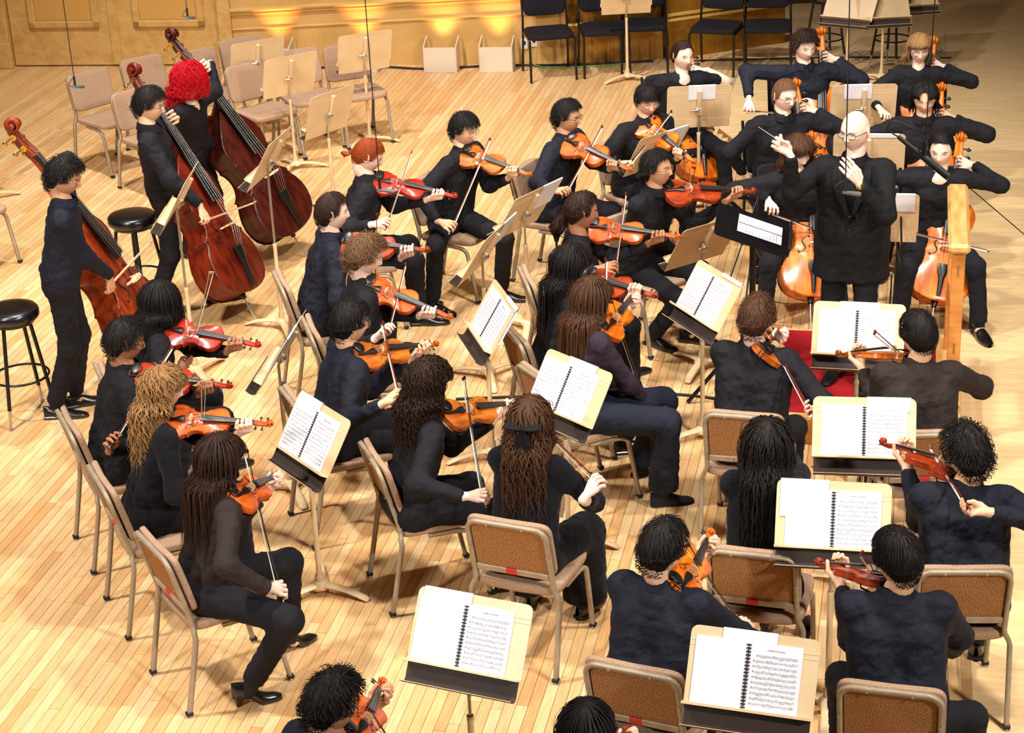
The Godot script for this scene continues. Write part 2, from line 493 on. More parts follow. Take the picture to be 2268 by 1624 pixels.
func build_chair_template() -> void:
	var t := tmpl("orchestra_chair")
	var mb := MB.new()
	cushion(mb, 0.45, 0.44, 0.048, Transform3D(Basis.IDENTITY, Vector3(0, 0.445, 0.02)), 0.012)
	part(mb, "seat", M.chair_fabric, t)
	# back: leans back by 14 degrees; its own frame
	var bxf := Transform3D(rot(Vector3.RIGHT, -14.0), Vector3(0, 0.68, -0.232))
	var bc := MB.new()
	cushion(bc, 0.435, 0.33, 0.034, bxf * Transform3D(rot(Vector3.RIGHT, 90.0), Vector3(0, 0, 0.016)), 0.012)
	part(bc, "back_cushion", M.chair_fabric, t)
	var bp := MB.new()
	bp.box(Vector3(0.37, 0.27, 0.008), bxf * xf_at(Vector3(0, 0.008, -0.008)), 0.003)
	part(bp, "back_panel", M.chair_back, t)
	# frame round the back and the legs below it, one square tube on each side
	var fr := MB.new()
	var path := []
	var r := 0.055
	path.append(Vector3(-0.2, -0.15, -0.012))
	path.append(Vector3(-0.2, 0.10, -0.012))
	for i in 5:
		var an := PI - PI / 2 * (i + 0.0) / 4.0
		path.append(Vector3(-0.2 + r + cos(an) * r, 0.155 - r + sin(an) * r + 0.0, -0.012))
	for i in 5:
		var an := PI / 2 - PI / 2 * i / 4.0
		path.append(Vector3(0.2 - r + cos(an) * r, 0.155 - r + sin(an) * r, -0.012))
	path.append(Vector3(0.2, 0.10, -0.012))
	path.append(Vector3(0.2, -0.15, -0.012))
	var pw := PackedVector3Array()
	for q in path:
		pw.append(bxf * q)
	fr.tube(pw, fa([0.0155]), 4, true, 1.0, bxf.basis.z)
	part(fr, "back_frame", M.chair_frame, t)
	var cb := MB.new()
	cb.box(Vector3(0.375, 0.036, 0.02), bxf * xf_at(Vector3(0, -0.135, -0.012)), 0.003)
	part(cb, "crossbar", M.chair_frame, t)
	var rt := MB.new()
	rt.box(Vector3(0.062, 0.037, 0.0212), bxf * xf_at(Vector3(0.004, -0.135, -0.012)), 0.003)
	part(rt, "red_tape", M.red_tape, t)
	for q in [Vector3(-0.2, 0.0, -0.03), Vector3(0.2, 0.0, -0.03), Vector3(-0.09, 0.155, -0.03), Vector3(0.09, 0.155, -0.03)]:
		var bo := MB.new()
		bo.lathe(PackedVector2Array([Vector2(0, -0.001), Vector2(0.006, -0.001), Vector2(0.006, 0.001), Vector2(0.003, 0.003), Vector2(0, 0.003)]), 8, bxf * Transform3D(rot(Vector3.RIGHT, -90.0), q))
		part(bo, "bolt", M.steel, t)
	for s in [-1.0, 1.0]:
		var lg := MB.new()
		var pb := bxf * Vector3(0.2 * s, -0.15, -0.012)
		lg.tube(sm([pb, Vector3(0.203 * s, 0.47, -0.196), Vector3(0.226 * s, 0.42, -0.2), Vector3(0.23 * s, 0.36, -0.205), Vector3(0.226 * s, 0.02, -0.272)], 3), fa([0.0155]), 4, true, 1.0, Vector3(0, 0, 1))
		var l1 := part(lg, "leg", M.chair_frame, t)
		glide(Vector3(0.226 * s, 0, -0.274), l1)
		var lf := MB.new()
		lf.tube(sm([Vector3(0.205 * s, 0.418, -0.05), Vector3(0.21 * s, 0.412, 0.13), Vector3(0.213 * s, 0.385, 0.185), Vector3(0.214 * s, 0.33, 0.203), Vector3(0.214 * s, 0.02, 0.262)], 3), fa([0.0145]), 4, true, 1.0, Vector3(1, 0, 0))
		var l2 := part(lf, "leg", M.chair_frame, t)
		glide(Vector3(0.214 * s, 0, 0.265), l2)

func glide(at: Vector3, leg: Node) -> void:
	var g := MB.new()
	g.lathe(PackedVector2Array([Vector2(0, 0.0), Vector2(0.013, 0.0), Vector2(0.014, 0.006), Vector2(0.008, 0.009)]), 10, xf_at(at))
	part(g, "glide", M.steel, leg)
	var c := MB.new()
	c.box(Vector3(0.033, 0.02, 0.033), xf_at(at + Vector3(0, 0.018, 0)), 0.004)
	part(c, "leg_cap", M.rubber, leg)

func build_black_chair_template() -> void:
	var t := tmpl("black_stacking_chair")
	var s := MB.new()
	cushion(s, 0.46, 0.46, 0.05, xf_at(Vector3(0, 0.45, 0.03)), 0.0)
	part(s, "seat", M.black_fabric, t)
	var bxf := Transform3D(rot(Vector3.RIGHT, -12.0), Vector3(0, 0.78, -0.25))
	var b := MB.new()
	cushion(b, 0.43, 0.42, 0.045, bxf * Transform3D(rot(Vector3.RIGHT, 90.0), Vector3(0, 0, 0.01)), 0.0)
	part(b, "backrest", M.black_fabric, t)
	for sd in [-1.0, 1.0]:
		var f := MB.new()
		f.tube(sm([bxf * Vector3(0.225 * sd, 0.2, 0), bxf * Vector3(0.225 * sd, -0.22, 0), Vector3(0.228 * sd, 0.47, -0.2), Vector3(0.23 * sd, 0.36, -0.2), Vector3(0.235 * sd, 0.0, -0.25)], 2), fa([0.012]), 6)
		part(f, "leg", M.black_metal, t)
		var g := MB.new()
		g.tube(PackedVector3Array([Vector3(0.228 * sd, 0.42, 0.225), Vector3(0.232 * sd, 0.0, 0.25)]), fa([0.0125]), 6)
		part(g, "leg", M.black_metal, t)
		var h := MB.new()
		h.rod(Vector3(0.226 * sd, 0.415, -0.2), Vector3(0.226 * sd, 0.415, 0.225), 0.011, 6)
		part(h, "seat_rail", M.black_metal, t)

# music stand: origin at the foot of its pole; the desk faces +z. hd = height of the desk's top edge, tilt from upright
func build_stand_template(key: String, hd: float, tilt: float, black := false) -> void:
	var t := tmpl(key)
	var cream: Material = M.black_metal if black else M.cream
	var ca := cos(deg_to_rad(tilt)); var sa := sin(deg_to_rad(tilt))
	# desk frame: y up the desk, z out of its front, origin at the middle of the upper part
	var uh := 0.31
	var cen := Vector3(0, hd - uh / 2 * ca, -0.045 + 0.0)
	var dxf := Transform3D(Basis(Vector3.RIGHT, Vector3(0, ca, -sa), Vector3(0, sa, ca)), cen)
	T[key + "_desk"] = dxf
	var d := MB.new()
	var poly := PackedVector2Array()
	var w := 0.255; var r := 0.03
	poly.append(Vector2(-w, -uh / 2)); poly.append(Vector2(w, -uh / 2))
	for i in 5:
		var an := PI / 2 * i / 4.0
		poly.append(Vector2(w - r + cos(an) * r, uh / 2 - r + sin(an) * r))
	for i in 5:
		var an := PI / 2 + PI / 2 * i / 4.0
		poly.append(Vector2(-w + r + cos(an) * r, uh / 2 - r + sin(an) * r))
	d.slab(poly, -0.0015, 0.0015, dxf)
	part(d, "desk", cream, t)
	for y in [uh / 2 - 0.058, uh / 2 - 0.078]:
		var rb := MB.new()
		rb.box(Vector3(0.508, 0.006, 0.0055), dxf * xf_at(Vector3(0, y, 0)), 0.002)
		part(rb, "rib", cream, t)
	# ledge for the music, and the tray below it
	var lg := MB.new()
	lg.box(Vector3(0.51, 0.0025, 0.052), dxf * xf_at(Vector3(0, -uh / 2, 0.025)), 0.001)
	lg.box(Vector3(0.51, 0.012, 0.0025), dxf * xf_at(Vector3(0, -uh / 2 + 0.005, 0.051)), 0.001)
	part(lg, "ledge", cream, t)
	var back := MB.new()
	back.box(Vector3(0.49, 0.085, 0.0025), dxf * xf_at(Vector3(0, -uh / 2 - 0.042, -0.001)), 0.001)
	part(back, "desk_apron", cream, t)
	var ty := MB.new()
	ty.sheet(PackedVector2Array([Vector2(-uh / 2 - 0.003, 0.004), Vector2(-uh / 2 - 0.07, 0.004), Vector2(-uh / 2 - 0.083, 0.012), Vector2(-uh / 2 - 0.087, 0.03), Vector2(-uh / 2 - 0.082, 0.062)]), 0.247, 0.002, dxf)
	part(ty, "tray", M.tray if not black else M.black_metal, t)
	var te := MB.new()
	te.box(Vector3(0.5, 0.003, 0.004), dxf * xf_at(Vector3(0, -uh / 2 - 0.081, 0.064)), 0.001)
	part(te, "tray_lip", cream, t)
	# bracket behind the desk, with its knob
	var br := MB.new()
	br.box(Vector3(0.03, 0.2, 0.03), dxf * xf_at(Vector3(0, 0.02, -0.016)), 0.004)
	br.box(Vector3(0.05, 0.07, 0.03), dxf * xf_at(Vector3(0, -0.07, -0.018)), 0.008)
	part(br, "bracket", cream, t)
	var kn := MB.new()
	kn.lathe(PackedVector2Array([Vector2(0, -0.03), Vector2(0.016, -0.03), Vector2(0.018, -0.02), Vector2(0.018, -0.012), Vector2(0.01, 0.0), Vector2(0.01, 0.03), Vector2(0, 0.03)]), 14, dxf * Transform3D(rot(Vector3.FORWARD, 90), Vector3(0.03, -0.06, -0.03)))
	part(kn, "knob", M.steel if not black else M.black_metal, t)
	var top := dxf * Vector3(0, -0.06, -0.03)
	var p2 := MB.new()
	p2.rod(Vector3(0, 0.56, 0), Vector3(0, 0.62, 0), 0.013, 10)
	p2.tube(PackedVector3Array([Vector3(0, 0.60, 0), Vector3(0, top.y - 0.05, 0), top]), fa([0.0085]), 10)
	part(p2, "rod", M.steel if not black else M.black_metal, t)
	var p1 := MB.new()
	p1.lathe(PackedVector2Array([Vector2(0.022, 0.05), Vector2(0.022, 0.11), Vector2(0.0165, 0.115), Vector2(0.0145, 0.16), Vector2(0.0135, 0.6), Vector2(0.015, 0.605), Vector2(0.015, 0.63), Vector2(0.009, 0.632)]), 14)
	part(p1, "pole", cream, t)
	# three arched cast feet
	var hub := MB.new()
	hub.lathe(PackedVector2Array([Vector2(0, 0.028), Vector2(0.05, 0.03), Vector2(0.052, 0.045), Vector2(0.04, 0.062), Vector2(0.026, 0.075), Vector2(0, 0.076)]), 16)
	part(hub, "hub", cream, t)
	for k in 3:
		var an := TAU * k / 3.0 + PI / 2
		var dd := Vector3(cos(an), 0, sin(an))
		var f := MB.new()
		f.tube(sm([dd * 0.02 + Vector3(0, 0.05, 0), dd * 0.09 + Vector3(0, 0.05, 0), dd * 0.17 + Vector3(0, 0.042, 0), dd * 0.25 + Vector3(0, 0.022, 0), dd * 0.285 + Vector3(0, 0.008, 0)], 3), fa([0.03, 0.03, 0.029, 0.028, 0.027, 0.026, 0.026, 0.026, 0.025, 0.025, 0.024, 0.022, 0.014]), 10, true, 0.42, Vector3.UP)
		part(f, "foot", cream, t)

func build_stool_template() -> void:
	var t := tmpl("bar_stool")
	var s := MB.new()
	s.lathe(PackedVector2Array([Vector2(0, 0.68), Vector2(0.16, 0.68), Vector2(0.172, 0.69), Vector2(0.176, 0.705), Vector2(0.174, 0.735), Vector2(0.16, 0.752), Vector2(0.1, 0.762), Vector2(0, 0.764)]), 32)
	part(s, "seat", M.black_vinyl, t)
	var b := MB.new()
	b.lathe(PackedVector2Array([Vector2(0, 0.655), Vector2(0.14, 0.655), Vector2(0.15, 0.67), Vector2(0.15, 0.682), Vector2(0, 0.682)]), 24)
	part(b, "seat_base", M.black_metal, t)
	for k in 4:
		var an := TAU * k / 4.0 + 0.6
		var d := Vector3(cos(an), 0, sin(an))
		var l := MB.new()
		l.rod(d * 0.12 + Vector3(0, 0.665, 0), d * 0.205 + Vector3(0, 0.13, 0), 0.0125, 10)
		var lo := part(l, "leg", M.black_metal, t)
		var e := MB.new()
		e.rod(d * 0.203 + Vector3(0, 0.14, 0), d * 0.222 + Vector3(0, 0.02, 0), 0.009, 10)
		e.lathe(PackedVector2Array([Vector2(0, 0), Vector2(0.014, 0), Vector2(0.014, 0.012), Vector2(0.009, 0.02)]), 10, xf_at(d * 0.223))
		part(e, "leg_extension", M.steel, lo)
	var r := MB.new()
	var pts := PackedVector3Array()
	for i in 37:
		var an := TAU * i / 36.0
		pts.append(Vector3(cos(an) * 0.178, 0.29, sin(an) * 0.178))
	r.tube(pts, fa([0.008]), 8, false)
	part(r, "foot_ring", M.black_metal, t)

# ---- sheet music
func note_image(seed_: int, blank: bool) -> ImageTexture:
	# printed page: title bar, staves and note heads
	var w := 340
	var h := 440
	var im := Image.create(w, h, false, Image.FORMAT_RGB8)
	im.fill(Color8(250, 250, 252))
	var r := RandomNumberGenerator.new()
	r.seed = seed_
	if not blank:
		var lc := Color8(120, 120, 126)
		for st in 10:
			var y0 := 78 + st * 34
			for k in 5:
				im.fill_rect(Rect2i(26 if st else 44, y0 + k * 3, w - 48 - (0 if st else 18), 1), Color8(176, 176, 180))
			im.fill_rect(Rect2i(27 if st else 45, y0 - 3, 3, 18), lc)
			im.fill_rect(Rect2i(31 if st else 49, y0 + 2, 4, 8), lc)
			var x := 44 + (18 if st == 0 else 0)
			var ph := r.randf() * TAU
			while x < w - 30:
				var yy := y0 + 6 + int(6.0 * sin(x * 0.05 + ph) + r.randf_range(-4, 4))
				var dark := Color8(50, 50, 56) if r.randf() < 0.7 else Color8(100, 100, 106)
				im.fill_rect(Rect2i(x, yy, 4, 3), dark)
				var upw := yy > y0 + 6
				im.fill_rect(Rect2i(x + (3 if upw else 0), yy - 10 if upw else yy + 2, 1, 10), dark)
				if r.randf() < 0.45:
					im.fill_rect(Rect2i(x + 2, yy - 11 if upw else yy + 11, 11, 2), dark)
				x += r.randi_range(7, 13)
			for k in 5:
				var bx := 60 + k * 58 + r.randi_range(-4, 4)
				im.fill_rect(Rect2i(bx, y0, 1, 13), lc)
			if r.randf() < 0.6:
				im.fill_rect(Rect2i(r.randi_range(40, 250), y0 + 20, r.randi_range(8, 40), 2), Color8(150, 150, 156))
	else:
		for k in 12:
			im.fill_rect(Rect2i(30, 60 + k * 30, w - 60, 1), Color8(246, 246, 248))
	im.generate_mipmaps()
	return ImageTexture.create_from_image(im)

func page_mat(seed_: int, blank: bool) -> StandardMaterial3D:
	var m := mat(Color8(226, 226, 232), 0.85, 0.0, 0.2)
	m.albedo_texture = note_image(seed_, blank)
	return m

func page(mb: MB, x0: float, x1: float, y0: float, y1: float, lift: float, curl: float, xf: Transform3D, xbind: float) -> void:
	# a leaf bowed slightly between its binding and its free edge
	var n := 6
	var rows := []
	for i in 2:
		var r := PackedVector3Array()
		for j in n + 1:
			var x := lerpf(x0, x1, j / float(n))
			var t := absf(x - xbind) / (x1 - x0)
			r.append(xf * Vector3(x, y0 if i == 0 else y1, lift + curl * sin(t * PI) ))
		rows.append(r)
	mb.grid(rows, false)
	for i in mb.uv.size():
		mb.uv[i].y = 1.0 - mb.uv[i].y

# spiral-bound music booklet lying open on a stand's desk
func booklet(desk: Transform3D, label: String, left_blank: bool, shift := 0.0, seed_ := 1, title := true, sc := 1.0) -> void:
	var o := thing("music_booklet", label, "sheet music", Vector3.ZERO, 0.0, "open music booklets on the stands")
	o.transform = desk * xf_at(Vector3(shift, 0, 0))
	var w := 0.205 * sc; var hh := 0.268 * sc
	var y0 := -0.152; var y1 := y0 + hh
	var xf := Transform3D.IDENTITY
	var lp := MB.new()
	page(lp, -w - 0.006, -0.006, y0, y1, 0.0065, 0.003, xf, -0.006)
	var a := part(lp, "left_page", M.page_blank if left_blank else M["page_%d" % (seed_ % 3)], o)
	var rp := MB.new()
	page(rp, 0.006, w + 0.006, y0, y1, 0.0065, 0.003, xf, 0.006)
	part(rp, "right_page", M["page_%d" % ((seed_ + 1) % 3)], o)
	var bk := MB.new()
	bk.box(Vector3(w * 2 + 0.014, hh, 0.002), xf_at(Vector3(0, (y0 + y1) / 2, 0.0038)), 0.0)
	part(bk, "under_pages", M.paper, o)
	var co := MB.new()
	var ncoil := 19
	for i in ncoil:
		var y := y0 + 0.012 + (hh - 0.024) * i / (ncoil - 1)
		var pts := PackedVector3Array()
		for j in 5:
			var an := PI * j / 4.0
			pts.append(Vector3(cos(an) * 0.0075, y, 0.006 + sin(an) * 0.006))
		co.tube(pts, fa([0.0035]), 4, true, 1.0, Vector3.UP)
	co.box(Vector3(0.003, hh - 0.02, 0.003), xf_at(Vector3(0, (y0 + y1) / 2, 0.006)), 0.0)
	part(co, "binding", M.ink, o)
	if title:
		var tm := TextMesh.new()
		tm.text = "A Ballad of June West"
		var sf := SystemFont.new()
		sf.font_names = PackedStringArray(["Droid Serif"])
		tm.font = sf
		tm.font_size = 16
		tm.pixel_size = 0.00042 * sc
		tm.depth = 0.0002
		tm.curve_step = 2.0
		tm.material = M.ink
		inst(tm, "title", o, xf_at(Vector3(0.006 + w / 2, y1 - 0.026, 0.0098)))

func loose_sheet(desk: Transform3D, x: float, front: float, back: float, label: String, w := 0.216, turn := 0.0) -> void:
	# a white sheet folded over the desk's top edge: front = length hanging in front, back = behind
	var o := thing("loose_sheet", label, "paper", Vector3.ZERO, 0.0, "white sheets hung over the music stands")
	o.transform = desk * Transform3D(Basis(Vector3(0, 0, 1), deg_to_rad(turn)), Vector3(x, 0.157, 0))
	var mb := MB.new()
	mb.sheet(PackedVector2Array([Vector2(-front, 0.0062), Vector2(-0.004, 0.0055), Vector2(0.0008, 0.003), Vector2(0.0018, 0.0), Vector2(0.0008, -0.003), Vector2(-0.004, -0.0055), Vector2(-back, -0.0062)]), w / 2, 0.0004)
	part(mb, "leaf", M.paper, o)

func build_furniture() -> void:
	for i in 3:
		M["page_%d" % i] = page_mat(20 + i, false)
	M.page_blank = page_mat(9, true)
	build_chair_template()
	build_black_chair_template()
	build_stand_template("music_stand", 1.05, 32.0)
	build_stand_template("music_stand_high", 1.13, 32.0)
	build_stand_template("music_stand_upright", 1.04, 18.0)
	build_stand_template("music_stand_tall", 1.42, 30.0)
	build_stand_template("music_stand_low", 0.86, 38.0)
	build_stool_template()
	for c in LAYOUT_CHAIRS:
		put(c[0], c[3], "chair", c[1], c[2], c[4])
	var k := 0
	for d in LAYOUT_STANDS:
		var o := put(d.kind, d.label, "music stand", d.at, d.yaw, "cream music stands")
		o.name = numbered("music_stand") if d.kind != "music_stand" else str(o.name)
		var desk: Transform3D = o.transform * T[d.kind + "_desk"]
		var owner_: String = d.label.trim_prefix("cream music stand ").trim_prefix("tan-backed music stand ")
		if d.get("music", null) != null:
			booklet(desk, "open spiral-bound music on stand " + owner_, d.music[0], d.music[1], k)
		if d.has("sheet"):
			loose_sheet(desk, d.sheet[0], d.sheet[1], d.sheet[2], "white sheet over stand " + owner_)
		k += 1
	put("bar_stool", "round black stool at left edge beside the outermost bassist", "stool", Vector3(-3.14, 0, -11.26), 20.0, "black stools")
	put("bar_stool", "round black stool behind the middle bassist", "stool", Vector3(-2.66, 0, -13.0), 50.0, "black stools")
	put("bar_stool", "round black stool under the tilted flat stand at far right", "stool", Vector3(3.3, 0, -18.95), 10.0, "black stools")
	put("bar_stool", "round black stool under the hall-facing stand at far right", "stool", Vector3(3.95, 0, -18.8), 35.0, "black stools")
	build_podium()
	build_conductor_stand()

func build_podium() -> void:
	# platform with red carpet, its rail on the far right side; local x right, z towards the camera
	var yaw := 12.5
	var o := thing("podium", "low wooden conductor podium with red carpet and wooden rail", "podium", Vector3(2.2, 0, -10.9), deg_to_rad(-yaw))
	var b := MB.new()
	b.box(Vector3(1.12, 0.16, 1.30), xf_at(Vector3(0, 0.08, 0)), 0.008)
	part(b, "platform", M.oak, o)
	var e := MB.new()
	e.box(Vector3(1.16, 0.035, 1.34), xf_at(Vector3(0, 0.18, 0)), 0.006)
	part(e, "platform_top", M.oak_pale, o)
	var c := MB.new()
	c.box(Vector3(0.98, 0.012, 1.26), xf_at(Vector3(-0.06, 0.2, 0)), 0.004)
	part(c, "carpet", M.carpet, o)
	for z in [-0.44, 0.52]:
		var p := MB.new()
		p.box(Vector3(0.075, 1.05, 0.055), xf_at(Vector3(0.515, 0.70, z)), 0.004)
		part(p, "rail_post", M.oak, o)
		for y in [1.1, 0.62]:
			var k := MB.new()
			k.box(Vector3(0.012, 0.07, 0.056), xf_at(Vector3(0.515, y, z + 0.001)), 0.001)
			part(k, "wedge", M.oak_dark, o)
	var lr := MB.new()
	lr.box(Vector3(0.05, 0.1, 0.92), xf_at(Vector3(0.515, 0.62, 0.04)), 0.004)
	part(lr, "lower_rail", M.oak, o)
	var r := MB.new()
	r.box(Vector3(0.125, 0.06, 1.12), xf_at(Vector3(0.515, 1.25, 0.04)), 0.018)
	part(r, "handrail", M.oak_pale, o)

func build_conductor_stand() -> void:
	var o := thing("conductor_stand", "black conductor stand with wide flat desk and three legs", "music stand", Vector3(1.50, 0, -10.97), deg_to_rad(80))
	var tl := 71.0
	var ca := cos(deg_to_rad(tl)); var sa := sin(deg_to_rad(tl))
	var dxf := Transform3D(Basis(Vector3.RIGHT, Vector3(0, ca, -sa), Vector3(0, sa, ca)), Vector3(0, 1.15, 0))
	var poly := PackedVector2Array()
	var w := 0.27; var h := 0.235; var r := 0.045
	for q in [[w - r, h - r, 0.0], [-w + r, h - r, PI / 2], [-w + r, -h + r, PI], [w - r, -h + r, PI * 1.5]]:
		for i in 5:
			var an: float = q[2] + PI / 2 * i / 4.0
			poly.append(Vector2(q[0] + cos(an) * r, q[1] + sin(an) * r))
	var d := MB.new()
	d.slab(poly, -0.008, 0.008, dxf)
	part(d, "desk", M.black_metal, o)
	var l := MB.new()
	l.box(Vector3(0.5, 0.012, 0.05), dxf * xf_at(Vector3(0, -h + 0.01, 0.03)), 0.004)
	part(l, "ledge", M.black_metal, o)
	var p := MB.new()
	p.rod(Vector3(0, 0.45, 0), Vector3(0, 1.1, 0), 0.02, 12)
	p.rod(Vector3(0, 0.3, 0), Vector3(0, 0.62, 0), 0.027, 12)
	p.lathe(PackedVector2Array([Vector2(0.027, 0.58), Vector2(0.036, 0.6), Vector2(0.036, 0.66), Vector2(0.02, 0.68)]), 12)
	part(p, "pole", M.black_metal, o)
	for k in 3:
		var an := TAU * k / 3.0 + 0.4
		var g := MB.new()
		g.rod(Vector3(0, 0.5, 0), Vector3(cos(an) * 0.4, 0.01, sin(an) * 0.4), 0.013, 8)
		part(g, "leg", M.black_metal, o)
	var sc := thing("score", "open spiral-bound conductor score on the black stand", "sheet music")
	sc.transform = o.transform * dxf * xf_at(Vector3(0.02, -0.03, 0.009))
	var a := MB.new()
	page(a, -0.155, -0.004, -0.15, 0.13, 0.004, 0.002, Transform3D.IDENTITY, -0.004)
	part(a, "left_page", M.page_1, sc)
	var b := MB.new()
	page(b, 0.004, 0.155, -0.15, 0.13, 0.004, 0.002, Transform3D.IDENTITY, 0.004)
	part(b, "right_page", M.page_2, sc)
	var cv := MB.new()
	cv.box(Vector3(0.33, 0.29, 0.003), xf_at(Vector3(0, -0.01, 0.0015)), 0.0)
	part(cv, "cover", M.bow_black, sc)
	var co := MB.new()
	for i in 19:
		co.ball(Vector3(0, -0.14 + 0.26 * i / 18.0, 0.006), Vector3(0.006, 0.0035, 0.005), 6, 4)
	part(co, "binding", M.ink, sc)

# ------------------------------------------------------------------ violins, cellos, basses and bows
const OUTLINE := [[0.0, 0.06], [0.004, 0.25], [0.018, 0.50], [0.045, 0.72], [0.09, 0.885], [0.14, 0.965], [0.20, 1.0], [0.26, 0.975], [0.315, 0.90], [0.36, 0.80], [0.385, 0.765], [0.398, 0.80], [0.404, 0.812], [0.412, 0.745], [0.435, 0.645], [0.475, 0.565], [0.525, 0.54], [0.575, 0.552], [0.62, 0.598], [0.65, 0.658], [0.664, 0.708], [0.672, 0.71], [0.69, 0.688], [0.72, 0.725], [0.77, 0.785], [0.82, 0.808], [0.87, 0.785], [0.915, 0.71], [0.95, 0.585], [0.975, 0.42], [0.99, 0.26], [1.0, 0.10]]
const OUTLINE_BASS := [[0.0, 0.06], [0.004, 0.25], [0.018, 0.50], [0.045, 0.72], [0.09, 0.885], [0.14, 0.965], [0.20, 1.0], [0.26, 0.975], [0.315, 0.90], [0.36, 0.80], [0.385, 0.765], [0.398, 0.80], [0.404, 0.812], [0.412, 0.745], [0.435, 0.645], [0.475, 0.565], [0.515, 0.54], [0.55, 0.552], [0.585, 0.598], [0.605, 0.65], [0.615, 0.69], [0.622, 0.69], [0.635, 0.675], [0.66, 0.70], [0.70, 0.735], [0.74, 0.74], [0.79, 0.69], [0.84, 0.58], [0.89, 0.44], [0.93, 0.32], [0.97, 0.20], [1.0, 0.11]]

func varnish(c: Color, seed_: int, rough := 0.22) -> StandardMaterial3D:
	var m := mat(c, rough + 0.18, 0.0, 0.35)
	m.clearcoat_enabled = true
	m.clearcoat = 0.3
	m.clearcoat_roughness = 0.18
	m.albedo_texture = noise_tex(0.012, Color(0.72, 0.62, 0.52), Color(1, 1, 1), 256, 256, 4, seed_, FastNoiseLite.TYPE_SIMPLEX_SMOOTH, 0.2, 0.7)
	return tri_map(m, Vector3(4.0, 1.2, 4.0))

func ztop(t: float, s: float, arch: float) -> float:
	return arch * pow(maxf(0.0, 1.0 - s * s), 1.3) * pow(maxf(0.0, sin(PI * clampf(t, 0.0, 1.0))), 0.55)

